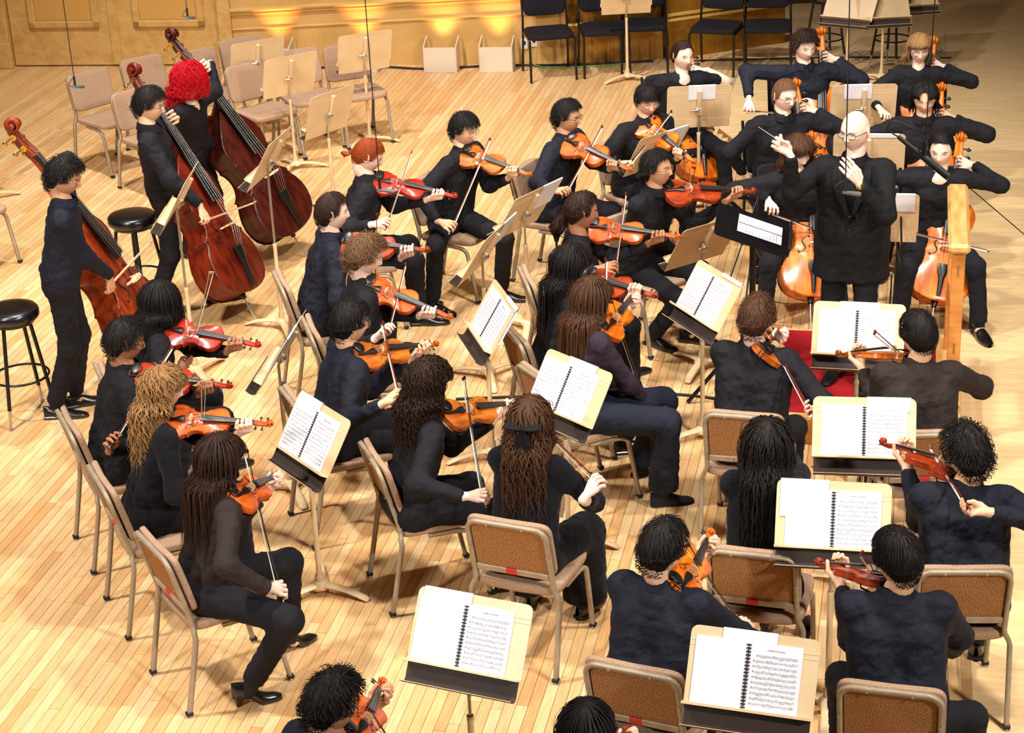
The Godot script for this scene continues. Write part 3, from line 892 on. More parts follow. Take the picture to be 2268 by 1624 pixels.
func make_fiddle(key: String, L: float, half: float, rib: float, arch: float, nut: float, fbend: float, br: float, sc: float, bass := false) -> void:
	var t := tmpl(key)
	var out: Array = OUTLINE_BASS if bass else OUTLINE
	var vm: Material = M.varnish_0
	var edge := 0.0035 * sc
	# belly and back: arched plates with an overhanging edge
	for sd in 2:
		var mb := MB.new()
		var rows := []
		var ss := [-1.0, -0.985, -0.93, -0.8, -0.6, -0.35, 0.0, 0.35, 0.6, 0.8, 0.93, 0.985, 1.0]
		for o in out:
			var r := PackedVector3Array()
			for s in ss:
				var a: float = absf(s)
				var z := ztop(o[0], a / 0.985 if a < 0.985 else 1.0, arch if sd == 0 else arch * (0.5 if bass else 0.9))
				if a > 0.99:
					z -= edge * 0.9
				if sd == 0:
					r.append(Vector3(s * half * o[1], o[0] * L, z))
				else:
					r.append(Vector3(-s * half * o[1], o[0] * L, -rib - z))
			rows.append(r)
		# outside of a grid is (along row) x (next row): +x then +y gives +z for the belly
		mb.grid(rows, false)
		part(mb, "belly" if sd == 0 else "back", vm, t)
	# ribs
	var rb := MB.new()
	var lo := PackedVector3Array(); var hi := PackedVector3Array(); var h2 := PackedVector3Array(); var l2 := PackedVector3Array()
	var ring := []
	for i in out.size():
		ring.append(Vector2(half * out[i][1], out[i][0] * L))
	for i in range(out.size() - 1, -1, -1):
		ring.append(Vector2(-half * out[i][1], out[i][0] * L))
	var ctr := Vector2(0, L / 2)
	for q in ring:
		var w: Vector2 = q
		var k := Vector2(w.x - signf(w.x) * 0.003 * sc, w.y + (0.003 * sc if w.y < L * 0.1 else (-0.003 * sc if w.y > L * 0.95 else 0.0)))
		l2.append(Vector3(w.x, w.y, -rib - edge * 0.9)); lo.append(Vector3(k.x, k.y, -rib + 0.0005)); hi.append(Vector3(k.x, k.y, -edge * 0.9)); h2.append(Vector3(w.x, w.y, -edge * 0.9))
	rb.grid([lo, hi], true)
	part(rb, "ribs", vm, t)
	# purfling line
	var pf := MB.new()
	for s in [-1.0, 1.0]:
		var pts := PackedVector3Array()
		for o in out:
			pts.append(Vector3(s * (half * o[1] - 0.005 * sc) , clampf(o[0] * L, 0.004 * sc, L - 0.004 * sc), ztop(o[0], 0.94, arch) + 0.0001))
		pf.tube(pts, fa([0.0006 * sc]), 4, false)
	part(pf, "purfling", M.ebony, t)
	# f-holes
	for s in [-1.0, 1.0]:
		var fh := MB.new()
		var pts := PackedVector3Array()
		var rad := PackedFloat32Array()
		var n := 14
		var fx := 0.30 if not bass else 0.30
		for i in n + 1:
			var u := i / float(n)
			var yy := L * (br / L - 0.075 + 0.17 * u)
			var xx := half * (fx + 0.24 * (0.5 - u) + 0.10 * sin((u - 0.5) * TAU))
			var tt := yy / L
			var wl := half * width_at(out, tt)
			pts.append(Vector3(s * xx, yy, ztop(tt, xx / wl, arch) + 0.0006 * sc))
			rad.append((0.0008 + 0.0022 * sin(PI * u)) * sc)
		fh.tube(pts, rad, 6, true, 0.25, Vector3(0, 0, 1))
		for e in [0, n]:
			var pp := pts[e] + Vector3(s * (0.004 if e == 0 else -0.004) * sc, (0.003 if e == 0 else -0.003) * sc, 0)
			fh.ball(pp, Vector3(0.0042, 0.0042, 0.0008) * sc, 10, 4)
		part(fh, "sound_hole", M.ink, t)
	# bridge
	var hb := arch + 0.019 * sc
	var zb := ztop(br / L, 0.0, arch)
	var bm := MB.new()
	var poly := PackedVector2Array([Vector2(-0.021, 0), Vector2(-0.012, 0), Vector2(-0.008, 0.008), Vector2(0.008, 0.008), Vector2(0.012, 0), Vector2(0.021, 0), Vector2(0.0175, 0.010), Vector2(0.021, 0.016), Vector2(0.0175, 0.027), Vector2(0.009, 0.032), Vector2(0, 0.0335), Vector2(-0.009, 0.032), Vector2(-0.0175, 0.027), Vector2(-0.021, 0.016), Vector2(-0.0175, 0.010)])
	for i in poly.size():
		poly[i] *= sc
	bm.slab(poly, -0.002 * sc, 0.002 * sc, Transform3D(Basis(Vector3(1, 0, 0), Vector3(0, 0, 1), Vector3(0, -1, 0)), Vector3(0, br, zb - 0.001)))
	part(bm, "bridge", M.maple, t)
	var zbr := zb + 0.0335 * sc
	# neck and fingerboard
	var znut := 0.004 * sc
	var slope := (zbr - znut) / (br - nut)
	var zf := func(y: float) -> float: return znut + slope * (y - nut) - 0.004 * sc * clampf((nut - y) / (nut - fbend), 0.0, 1.0)
	var fb := MB.new()
	var rows2 := []
	for k in [[fbend, 0.0215], [nut, 0.012]]:
		var r := PackedVector3Array()
		var y: float = k[0]
		var w: float = k[1] * sc
		var z: float = zf.call(y)
		for a in [[1.0, -0.006], [1.0, -0.001], [0.7, 0.0012], [0.0, 0.0022], [-0.7, 0.0012], [-1.0, -0.001], [-1.0, -0.006]]:
			r.append(Vector3(w * a[0], y, z + a[1] * sc - 0.001 * sc))
		rows2.append(r)
	var rr := []
	for r in rows2:
		var c := PackedVector3Array(r); c.reverse(); rr.append(c)
	fb.grid(rr, true)
	fb.fan(rows2[0], Vector3(0, -1, 0)); fb.fan(rows2[1], Vector3(0, 1, 0))
	part(fb, "fingerboard", M.ebony, t)
	var nk := MB.new()
	var zn0: float = zf.call(L) - 0.012 * sc
	nk.tube(PackedVector3Array([Vector3(0, L - 0.012 * sc, -rib * 0.55), Vector3(0, L + 0.012 * sc, zn0 - 0.012 * sc), Vector3(0, L + 0.03 * sc, zn0 - 0.003 * sc), Vector3(0, nut - 0.012 * sc, znut - 0.013 * sc), Vector3(0, nut + 0.01 * sc, znut - 0.016 * sc)]), fa([0.0135 * sc, 0.0135 * sc, 0.0115 * sc, 0.0105 * sc, 0.011 * sc]), 10, true)
	part(nk, "neck", vm, t)
	# pegbox and scroll
	var pb := MB.new()
	var pk := 0.075 * sc
	for s in [-1.0, 1.0]:
		pb.tube(PackedVector3Array([Vector3(s * 0.0095 * sc, nut + 0.002 * sc, znut - 0.008 * sc), Vector3(s * 0.0085 * sc, nut + pk * 0.5, znut - 0.017 * sc), Vector3(s * 0.0065 * sc, nut + pk, znut - 0.022 * sc)]), fa([0.0075 * sc, 0.0075 * sc, 0.006 * sc]), 6, true, 1.0)
	pb.tube(PackedVector3Array([Vector3(0, nut, znut - 0.016 * sc), Vector3(0, nut + pk * 0.5, znut - 0.025 * sc), Vector3(0, nut + pk, znut - 0.027 * sc)]), fa([0.011 * sc, 0.0105 * sc, 0.009 * sc]), 8)
	var sp := PackedVector3Array()
	var sr := PackedFloat32Array()
	var cy := nut + pk + 0.008 * sc
	var cz := znut - 0.012 * sc
	var R0 := 0.0165 * sc
	for i in 27:
		var u := i / 26.0
		var an := -PI * 0.75 + u * TAU * 1.45
		var R := R0 * (1.0 - 0.78 * u)
		sp.append(Vector3(0, cy + sin(an + PI / 2) * R * 1.05, cz - cos(an + PI / 2) * R))
		sr.append(lerpf(0.0078, 0.0042, u) * sc)
	pb.tube(sp, sr, 8, true, 1.0, Vector3(1, 0, 0))
	pb.rod(Vector3(-0.0195 * sc, cy, cz), Vector3(0.0195 * sc, cy, cz), 0.0055 * sc, 10)
	for s in [-1.0, 1.0]:
		var ts := PackedVector3Array()
		for i in 15:
			var an := TAU * 1.1 * i / 14.0
			var R := R0 * (0.35 + 0.65 * i / 14.0)
			ts.append(Vector3(s * (0.0185 - 0.009 * i / 14.0) * sc, cy + sin(an) * R * 0.85, cz + cos(an) * R * 0.85))
		pb.tube(ts, fa([0.0032 * sc]), 6, true)
	part(pb, "scroll", vm, t)
	for k in 4:
		var s := 1.0 if k % 2 == 0 else -1.0
		var y := nut + pk * (0.16 + 0.22 * k)
		var z := znut - (0.013 + 0.003 * k) * sc
		var pg := MB.new()
		if bass:
			pg.rod(Vector3(-0.012 * sc, y, z), Vector3(0.012 * sc, y, z), 0.0025 * sc, 6)
			pg.rod(Vector3(s * 0.012 * sc, y, z), Vector3(s * 0.017 * sc, y, z), 0.0075 * sc, 12)
			pg.rod(Vector3(s * 0.016 * sc, y, z), Vector3(s * 0.016 * sc, y - 0.004 * sc, z - 0.022 * sc), 0.0022 * sc, 6)
			pg.ball(Vector3(s * 0.016 * sc, y - 0.005 * sc, z - 0.026 * sc), Vector3(0.0025, 0.006, 0.006) * sc, 10, 6)
			part(pg, "tuning_machine", M.brass, t)
		else:
			pg.rod(Vector3(-s * 0.013 * sc, y, z), Vector3(s * 0.026 * sc, y, z), 0.003 * sc, 8)
			pg.ball(Vector3(s * 0.033 * sc, y, z), Vector3(0.0085, 0.0075, 0.004) * sc, 10, 6)
			pg.ball(Vector3(s * 0.0415 * sc, y, z), Vector3(0.002, 0.002, 0.002) * sc, 6, 4)
			part(pg, "peg", M.ebony, t)
	# tailpiece, its gut, chin rest or end pin
	var tp := MB.new()
	var ytp := 0.012 * sc
	var yte := ytp + 0.11 * sc
	var zt0 := arch * 0.55 + 0.004 * sc
	var zt1 := ztop(yte / L, 0.0, arch) + 0.012 * sc
	var trow := []
	for k in [[ytp, 0.006, zt0], [ytp + 0.06 * sc, 0.0095, (zt0 + zt1) / 2 + 0.001 * sc], [yte - 0.02 * sc, 0.0185, zt1], [yte, 0.019, zt1]]:
		var r := PackedVector3Array()
		for a in [[-1.0, -0.003], [-1.0, 0.0], [-0.5, 0.0035], [0.0, 0.0048], [0.5, 0.0035], [1.0, 0.0], [1.0, -0.003]]:
			r.append(Vector3(k[1] * a[0] * sc, k[0], k[2] + a[1] * sc))
		trow.append(r)
	tp.grid(trow, false)
	tp.fan(trow[3], Vector3(0, 1, 0))
	part(tp, "tailpiece", M.ebony, t)
	var st := MB.new()
	for k in 4:
		var xk := (k - 1.5) / 1.5
		st.tube(PackedVector3Array([Vector3(xk * 0.013 * sc, yte - 0.006 * sc, zt1 + 0.004 * sc), Vector3(xk * 0.0165 * sc, br, zbr + (0.0008 - 0.0018 * absf(xk)) * sc), Vector3(xk * 0.0085 * sc, nut, znut + 0.0015 * sc), Vector3(xk * 0.004 * sc, nut + pk * (0.2 + 0.2 * k), znut - 0.012 * sc)]), fa([0.0006 * sc if sc < 1.5 else 0.0005 * sc]), 4, false)
	part(st, "strings", M.string, t)
	if sc < 1.5:
		var cr := MB.new()
		cr.ball(Vector3(-0.045, 0.035, arch + 0.008), Vector3(0.038, 0.03, 0.006), 16, 8)
		cr.box(Vector3(0.04, 0.012, 0.006), xf_at(Vector3(-0.02, 0.006, arch * 0.6 + 0.004)), 0.002)
		cr.rod(Vector3(-0.03, -0.001, arch + 0.002), Vector3(-0.03, -0.001, -rib - 0.004), 0.0025, 6)
		cr.rod(Vector3(-0.05, 0.002, arch + 0.002), Vector3(-0.05, 0.002, -rib - 0.004), 0.0025, 6)
		part(cr, "chin_rest", M.ebony, t)
		var sh := MB.new()
		sh.tube(sm([Vector3(-0.10, 0.055, -rib - 0.012), Vector3(-0.05, 0.05, -rib - 0.028), Vector3(0.0, 0.055, -rib - 0.034), Vector3(0.06, 0.06, -rib - 0.026), Vector3(0.10, 0.07, -rib - 0.012)], 3), fa([0.012]), 8, true, 0.4, Vector3(0, 0, 1))
		for s in [-1.0, 1.0]:
			sh.rod(Vector3(0.1 * s, 0.06, -rib - 0.012), Vector3(0.104 * s, 0.062, -rib + 0.006), 0.003, 6)
		part(sh, "shoulder_rest", M.ebony, t)
	else:
		var ep := MB.new()
		var el := 0.34 if not bass else 0.24
		ep.rod(Vector3(0, 0.03, -rib * 0.5), Vector3(0, -el, -rib * 0.5), 0.0045 if not bass else 0.006, 8)
		ep.ball(Vector3(0, -el, -rib * 0.5), Vector3(0.011, 0.014, 0.011), 10, 6)
		part(ep, "end_pin", M.steel, t)
		var bt := MB.new()
		bt.lathe(PackedVector2Array([Vector2(0.018, -0.03), Vector2(0.02, -0.012), Vector2(0.026, 0.0), Vector2(0.02, 0.02)]), 14, xf_at(Vector3(0, 0, -rib * 0.5)))
		part(bt, "end_button", M.ebony, t)

func width_at(out: Array, t: float) -> float:
	for i in out.size() - 1:
		if t <= out[i + 1][0]:
			return lerpf(out[i][1], out[i + 1][1], (t - out[i][0]) / maxf(out[i + 1][0] - out[i][0], 1e-5))
	return 0.2

# bow: y runs from the frog to the tip, the hair lies on the -z side
func make_bow(key: String, ln: float, stick: Material, sc := 1.0) -> void:
	var t := tmpl(key)
	var s := MB.new()
	var pts := PackedVector3Array(); var r := PackedFloat32Array()
	for i in 9:
		var u := i / 8.0
		pts.append(Vector3(0, lerpf(-0.02, ln, u), -0.010 * sin(PI * u)))
		r.append(lerpf(0.0043, 0.0027, u) * sc)
	s.tube(pts, r, 8)
	part(s, "stick", stick, t)
	var h := MB.new()
	var p2 := PackedVector2Array([Vector2(-0.004, ln + 0.006), Vector2(-0.004, ln - 0.012), Vector2(0.003, ln - 0.012), Vector2(0.024, ln - 0.004), Vector2(0.024, ln + 0.004), Vector2(0.010, ln + 0.006)])
	# slab in (z,y): map x->-z
	h.slab(p2, -0.0035 * sc, 0.0035 * sc, Transform3D(Basis(Vector3(0, 0, -1), Vector3(0, 1, 0), Vector3(1, 0, 0)), Vector3.ZERO))
	part(h, "tip", stick, t)
	var hr := MB.new()
	hr.box(Vector3(0.009 * sc, ln - 0.035, 0.0012), Transform3D(rot(Vector3.RIGHT, 0.0), Vector3(0, 0.035 + (ln - 0.04) / 2, -0.0225)), 0.0)
	part(hr, "hair", M.hair, t)
	var f := MB.new()
	f.box(Vector3(0.0115 * sc, 0.046, 0.02), xf_at(Vector3(0, 0.022, -0.013)), 0.003)
	part(f, "frog", M.ebony, t)
	var w := MB.new()
	w.rod(Vector3(0, 0.05, -0.001), Vector3(0, 0.11, -0.002), 0.0052 * sc, 8)
	part(w, "winding", M.ebony, t)
	var b := MB.new()
	b.rod(Vector3(0, -0.033, 0), Vector3(0, -0.018, 0), 0.0042 * sc, 8)
	part(b, "screw_button", M.steel, t)

func build_instruments() -> void:
	var cols := [Color8(226, 104, 34), Color8(186, 46, 22), Color8(204, 116, 40), Color8(168, 62, 22), Color8(240, 128, 26), Color8(112, 34, 16), Color8(150, 58, 24), Color8(74, 24, 16)]
	for i in cols.size():
		M["varnish_%d" % i] = varnish(cols[i], 70 + i)
	make_fiddle("violin", 0.356, 0.104, 0.031, 0.0155, 0.486, 0.216, 0.16, 1.0)
	make_fiddle("cello", 0.755, 0.22, 0.118, 0.027, 1.035, 0.455, 0.36, 2.0)
	make_fiddle("double_bass", 1.13, 0.335, 0.20, 0.035, 1.57, 0.70, 0.50, 2.9, true)
	make_bow("violin_bow", 0.72, M.bow_stick)
	make_bow("cello_bow", 0.70, M.bow_stick, 1.2)
	make_bow("bass_bow", 0.68, M.bow_pale, 1.3)
	for d in LAYOUT_STRINGS:
		place_string(d)

# d: [kind, label, origin, y axis, z axis, varnish index, bow?]
func place_string(d: Dictionary) -> void:
	var y: Vector3 = d.y
	var z: Vector3 = d.z
	y = y.normalized()
	z = (z - y * z.dot(y)).normalized()
	var xf := Transform3D(Basis(y.cross(z), y, z).scaled_local(Vector3.ONE * d.get("scale", 1.0)), d.o)
	var o := put(d.kind, d.label, d.cat, Vector3.ZERO, 0.0, d.group)
	o.transform = xf
	if d.has("varnish"):
		for c in o.get_children():
			if str(c.name).begins_with("belly") or str(c.name).begins_with("back") or str(c.name).begins_with("ribs") or str(c.name).begins_with("neck") or str(c.name).begins_with("scroll"):
				c.material_override = M["varnish_%d" % d.varnish]
	if d.has("stick"):
		for c in o.get_children():
			if str(c.name).begins_with("stick") or str(c.name).begins_with("tip"):
				c.material_override = M[d.stick]

# ------------------------------------------------------------------ people
# bones: [a, b, radius at a, radius at b, flat end at b]
func sdf(bones: Array, k: float, cell: float) -> MB:
	var lo := Vector3.ONE * 1e9
	var hi := -lo
	for b in bones:
		var r: float = maxf(b[2], b[3]) + cell * 2.5
		lo = lo.min(b[0] - Vector3.ONE * r).min(b[1] - Vector3.ONE * r)
		hi = hi.max(b[0] + Vector3.ONE * r).max(b[1] + Vector3.ONE * r)
	var nx := int((hi.x - lo.x) / cell) + 2
	var ny := int((hi.y - lo.y) / cell) + 2
	var nz := int((hi.z - lo.z) / cell) + 2
	var g := PackedFloat32Array()
	g.resize(nx * ny * nz)
	g.fill(1.0)
	var ic := 1.0 / cell
	var nxy := nx * ny
	var qk := 0.25 / k
	for b in bones:
		var a: Vector3 = b[0]
		var e: Vector3 = b[1]
		var ra: float = b[2]
		var dr: float = b[3] - ra
		var flat: bool = b.size() > 4 and b[4]
		var ba := e - a
		var inv := 1.0 / maxf(ba.length_squared(), 1e-9)
		var bd := ba.normalized()
		var mr: float = maxf(b[2], b[3]) + k + cell * 1.5
		var x0 := maxi(0, int((minf(a.x, e.x) - mr - lo.x) * ic)); var x1 := mini(nx - 1, int((maxf(a.x, e.x) + mr - lo.x) * ic) + 1)
		var y0 := maxi(0, int((minf(a.y, e.y) - mr - lo.y) * ic)); var y1 := mini(ny - 1, int((maxf(a.y, e.y) + mr - lo.y) * ic) + 1)
		var z0 := maxi(0, int((minf(a.z, e.z) - mr - lo.z) * ic)); var z1 := mini(nz - 1, int((maxf(a.z, e.z) + mr - lo.z) * ic) + 1)
		var org := lo - a
		for iz in range(z0, z1 + 1):
			for iy in range(y0, y1 + 1):
				var i := iz * nxy + iy * nx + x0
				var pa := org + Vector3(x0 * cell, iy * cell, iz * cell)
				for ix in range(x0, x1 + 1):
					var t := clampf(pa.dot(ba) * inv, 0.0, 1.0)
					var d := (pa - ba * t).length() - ra - dr * t
					if flat:
						d = maxf(d, (pa - ba).dot(bd))
					var cur := g[i]
					if d < cur + k:
						var h := k - absf(d - cur)
						g[i] = minf(d, cur) - (h * h * qk if h > 0.0 else 0.0)
					i += 1
					pa.x += cell
	# surface nets
	var mb := MB.new()
	var vi := PackedInt32Array()
	vi.resize(g.size())
	vi.fill(-1)
	var act := PackedInt32Array()
	var far := cell * 1.8
	var off := PackedInt32Array([0, 1, nx, nx + 1, nxy, nxy + 1, nxy + nx, nxy + nx + 1])
	var ea := PackedInt32Array([0, 2, 4, 6, 0, 1, 4, 5, 0, 1, 2, 3])
	var eb := PackedInt32Array([1, 3, 5, 7, 2, 3, 6, 7, 4, 5, 6, 7])
	var cp := PackedVector3Array([Vector3(0, 0, 0), Vector3(1, 0, 0), Vector3(0, 1, 0), Vector3(1, 1, 0), Vector3(0, 0, 1), Vector3(1, 0, 1), Vector3(0, 1, 1), Vector3(1, 1, 1)])
	for iz in nz - 1:
		for iy in ny - 1:
			var i0 := iz * nxy + iy * nx
			for ix in nx - 1:
				var i := i0 + ix
				if absf(g[i]) > far:
					continue
				var neg := 0
				for q in 8:
					if g[i + off[q]] < 0.0:
						neg += 1
				if neg == 0 or neg == 8:
					continue
				var s := Vector3.ZERO
				var m := 0
				for q in 12:
					var fa_ := g[i + off[ea[q]]]
					var fb_ := g[i + off[eb[q]]]
					if (fa_ < 0.0) != (fb_ < 0.0):
						s += cp[ea[q]].lerp(cp[eb[q]], fa_ / (fa_ - fb_))
						m += 1
				vi[i] = mb.v.size()
				mb.v.append(lo + (Vector3(ix, iy, iz) + s / m) * cell)
				act.append(i)
	var id := mb.idx
	for i in act:
		var ng := g[i] < 0.0
		if ng != (g[i + 1] < 0.0):
			snq(id, vi[i], vi[i - nx], vi[i - nx - nxy], vi[i - nxy], ng)
		if ng != (g[i + nx] < 0.0):
			snq(id, vi[i], vi[i - nxy], vi[i - 1 - nxy], vi[i - 1], ng)
		if ng != (g[i + nxy] < 0.0):
			snq(id, vi[i], vi[i - 1], vi[i - 1 - nx], vi[i - nx], ng)
	mb.idx = id
	mb.n.resize(mb.v.size())
	mb.uv.resize(mb.v.size())
	mb.c.resize(mb.v.size())
	mb.c.fill(Color(1, 1, 1))
	mb.smooth()
	return mb

func snq(id: PackedInt32Array, a: int, b: int, c: int, d: int, ng: bool) -> void:
	if a < 0 or b < 0 or c < 0 or d < 0:
		return
	if ng:
		id.append(a); id.append(c); id.append(b); id.append(a); id.append(d); id.append(c)
	else:
		id.append(a); id.append(b); id.append(c); id.append(a); id.append(c); id.append(d)

var fold := FastNoiseLite.new()
var fold2 := FastNoiseLite.new()

func wrinkle(mb: MB, amp: float, at: Vector3) -> void:
	for i in mb.v.size():
		var p := mb.v[i] + at * 0.37
		var w := absf(fold.get_noise_3d(p.x, p.y * 1.6, p.z)) - 0.2
		mb.v[i] += mb.n[i] * (-w * amp * 1.6 + fold2.get_noise_3dv(p) * amp * 0.5)
	mb.smooth()

# ---- heads
func bump(x: float, y: float, sx: float, sy: float) -> float:
	return exp(-(x * x) / (sx * sx) - (y * y) / (sy * sy))

func make_head(wide: float, jaw: float, beard := false) -> MB:
	var mb := MB.new()
	var nl := 52
	var nn := 72
	var rows := []
	for i in nl + 1:
		var th := PI * i / nl
		var r := PackedVector3Array()
		for j in nn:
			var u := j / float(nn) - 0.5
			# denser towards the face (phi = 0 is +z)
			var ph := TAU * (u - 0.11 * sin(TAU * u))
			var d := Vector3(sin(th) * sin(ph), -cos(th), sin(th) * cos(ph))
			var p := Vector3(d.x * 0.0755 * wide, d.y * 0.117, d.z * 0.098)
			var lowf := clampf(-d.y, 0.0, 1.0)
			p.x *= 1.0 - (0.34 - 0.1 * jaw) * pow(lowf, 1.6)
			if d.z < 0.0:
				p.z *= 1.0 - 0.5 * lowf * lowf
				p.z *= 1.04
			elif d.z > 0.0:
				p.z *= 1.0 - 0.10 * pow(lowf, 2.0)
			if d.z > 0.1:
				var k := clampf((d.z - 0.1) / 0.5, 0.0, 1.0)
				var ax := absf(p.x)
				var dz := 0.0
				var ny := clampf((0.022 - p.y) / 0.052, 0.0, 1.0)
				var fall := 1.0 - clampf((-0.028 - p.y) / 0.013, 0.0, 1.0)
				dz += 0.021 * exp(-pow(p.x / (0.0085 + 0.006 * ny), 2.0)) * ny * fall
				dz += 0.004 * bump(ax - 0.012, p.y + 0.03, 0.006, 0.008)
				dz -= 0.0095 * bump(ax - 0.031, p.y - 0.006, 0.017, 0.012)
				dz += 0.0045 * bump(ax - 0.028, p.y - 0.027, 0.022, 0.009)
				dz += 0.003 * bump(ax - 0.045, p.y + 0.022, 0.016, 0.02)
				dz += 0.0045 * bump(p.x, p.y + 0.0575, 0.019, 0.005)
				dz += 0.0055 * bump(p.x, p.y + 0.0695, 0.017, 0.006)
				dz -= 0.002 * bump(p.x, p.y + 0.0635, 0.022, 0.0025)
				dz += 0.007 * bump(p.x, p.y + 0.096, 0.02, 0.014)
				p.z += dz * k
			r.append(p)
		rows.append(r)
	mb.grid(rows, true)
	# colour of the skin itself: lips, cheeks, nose and ears are redder
	for i in mb.v.size():
		var p := mb.v[i]
		var c := Color(1, 1, 1)
		if p.z > 0.05:
			var lip := maxf(bump(p.x, p.y + 0.058, 0.021, 0.0055), bump(p.x, p.y + 0.0695, 0.018, 0.0065))
			c = c.lerp(Color(0.80, 0.48, 0.46), clampf(lip * 1.2, 0.0, 0.85))
			c = c.lerp(Color(1.0, 0.82, 0.78), 0.45 * bump(absf(p.x) - 0.045, p.y + 0.025, 0.02, 0.02))
			c = c.lerp(Color(1.0, 0.82, 0.78), 0.35 * bump(p.x, p.y + 0.03, 0.014, 0.014))
			if beard:
				var bd := maxf(bump(p.x, p.y + 0.095, 0.04, 0.022), bump(p.x, p.y + 0.05, 0.028, 0.005)) * (0.75 + 0.25 * sin(p.x * 900.0) * sin(p.y * 800.0))
				c = c.lerp(Color(0.9, 0.96, 1.0) * 0.92, clampf(bd * 1.0, 0.0, 0.7))
		mb.c[i] = c
	# ears
	mb.col = Color(1.0, 0.84, 0.80)
	for s in [-1.0, 1.0]:
		var eb := Basis(Vector3.UP, s * 0.45) * Basis(Vector3.RIGHT, -0.15)
		var o := MB.new()
		o.col = mb.col
		o.ball(Vector3.ZERO, Vector3(0.0065, 0.031, 0.018), 12, 8)
		var pts := PackedVector3Array()
		for i in 12:
			var an := -1.0 + 4.6 * i / 11.0
			pts.append(Vector3(s * 0.006, sin(an) * 0.029, -cos(an) * 0.017))
		o.tube(pts, fa([0.0042]), 6)
		mb.add(o, Transform3D(eb, Vector3(s * 0.076 * wide, 0.0, -0.012)))
	return mb

func make_eye_mesh() -> void:
	var mb := MB.new()
	mb.col = Color(0.80, 0.77, 0.73)
	mb.ball(Vector3.ZERO, Vector3(0.0138, 0.0062, 0.007), 14, 8)
	mb.col = Color(0.022, 0.014, 0.01)
	mb.ball(Vector3(0, -0.0006, 0.0035), Vector3(0.0055, 0.0052, 0.0042), 10, 6)
	mb.col = Color(0.03, 0.022, 0.02)
	mb.tube(sm([Vector3(-0.0145, -0.001, 0.003), Vector3(-0.006, 0.0058, 0.006), Vector3(0.006, 0.0058, 0.006), Vector3(0.0145, 0.0, 0.003)], 3), fa([0.0013]), 5)
	var m := mat(Color(1, 1, 1), 0.25)
	m.vertex_color_use_as_albedo = true
	T.eye = mb.mesh(m)

# ---- hands (bones in metres, see the callers for each frame)
func make_hand(w: Vector3, fing: Array, thumb: Array, back: Vector3) -> MB:
	var b := []
	for f in fing:
		b.append([w, f[0], 0.017, 0.0125])
		b.append([f[0], f[1], 0.0105, 0.0088])
		b.append([f[1], f[2], 0.0088, 0.0078])
		b.append([f[2], f[3], 0.0078, 0.0066])
	b.append([w, thumb[0], 0.018, 0.016])
	b.append([thumb[0], thumb[1], 0.0155, 0.0115])
	b.append([thumb[1], thumb[2], 0.0105, 0.0082])
	b.append([w, w + back, 0.0215, 0.024])
	var mb := sdf(b, 0.006, 0.0042)
	# nails and knuckles are a little redder
	for i in mb.v.size():
		var k := 0.0
		for f in fing:
			k = maxf(k, bump((mb.v[i] - f[3]).length(), 0.0, 0.012, 1.0))
			k = maxf(k, 0.6 * bump((mb.v[i] - f[1]).length(), 0.0, 0.010, 1.0))
		mb.c[i] = Color(1, 1, 1).lerp(Color(1.0, 0.80, 0.76), clampf(k, 0.0, 0.8))
	return mb

var HANDS := {}

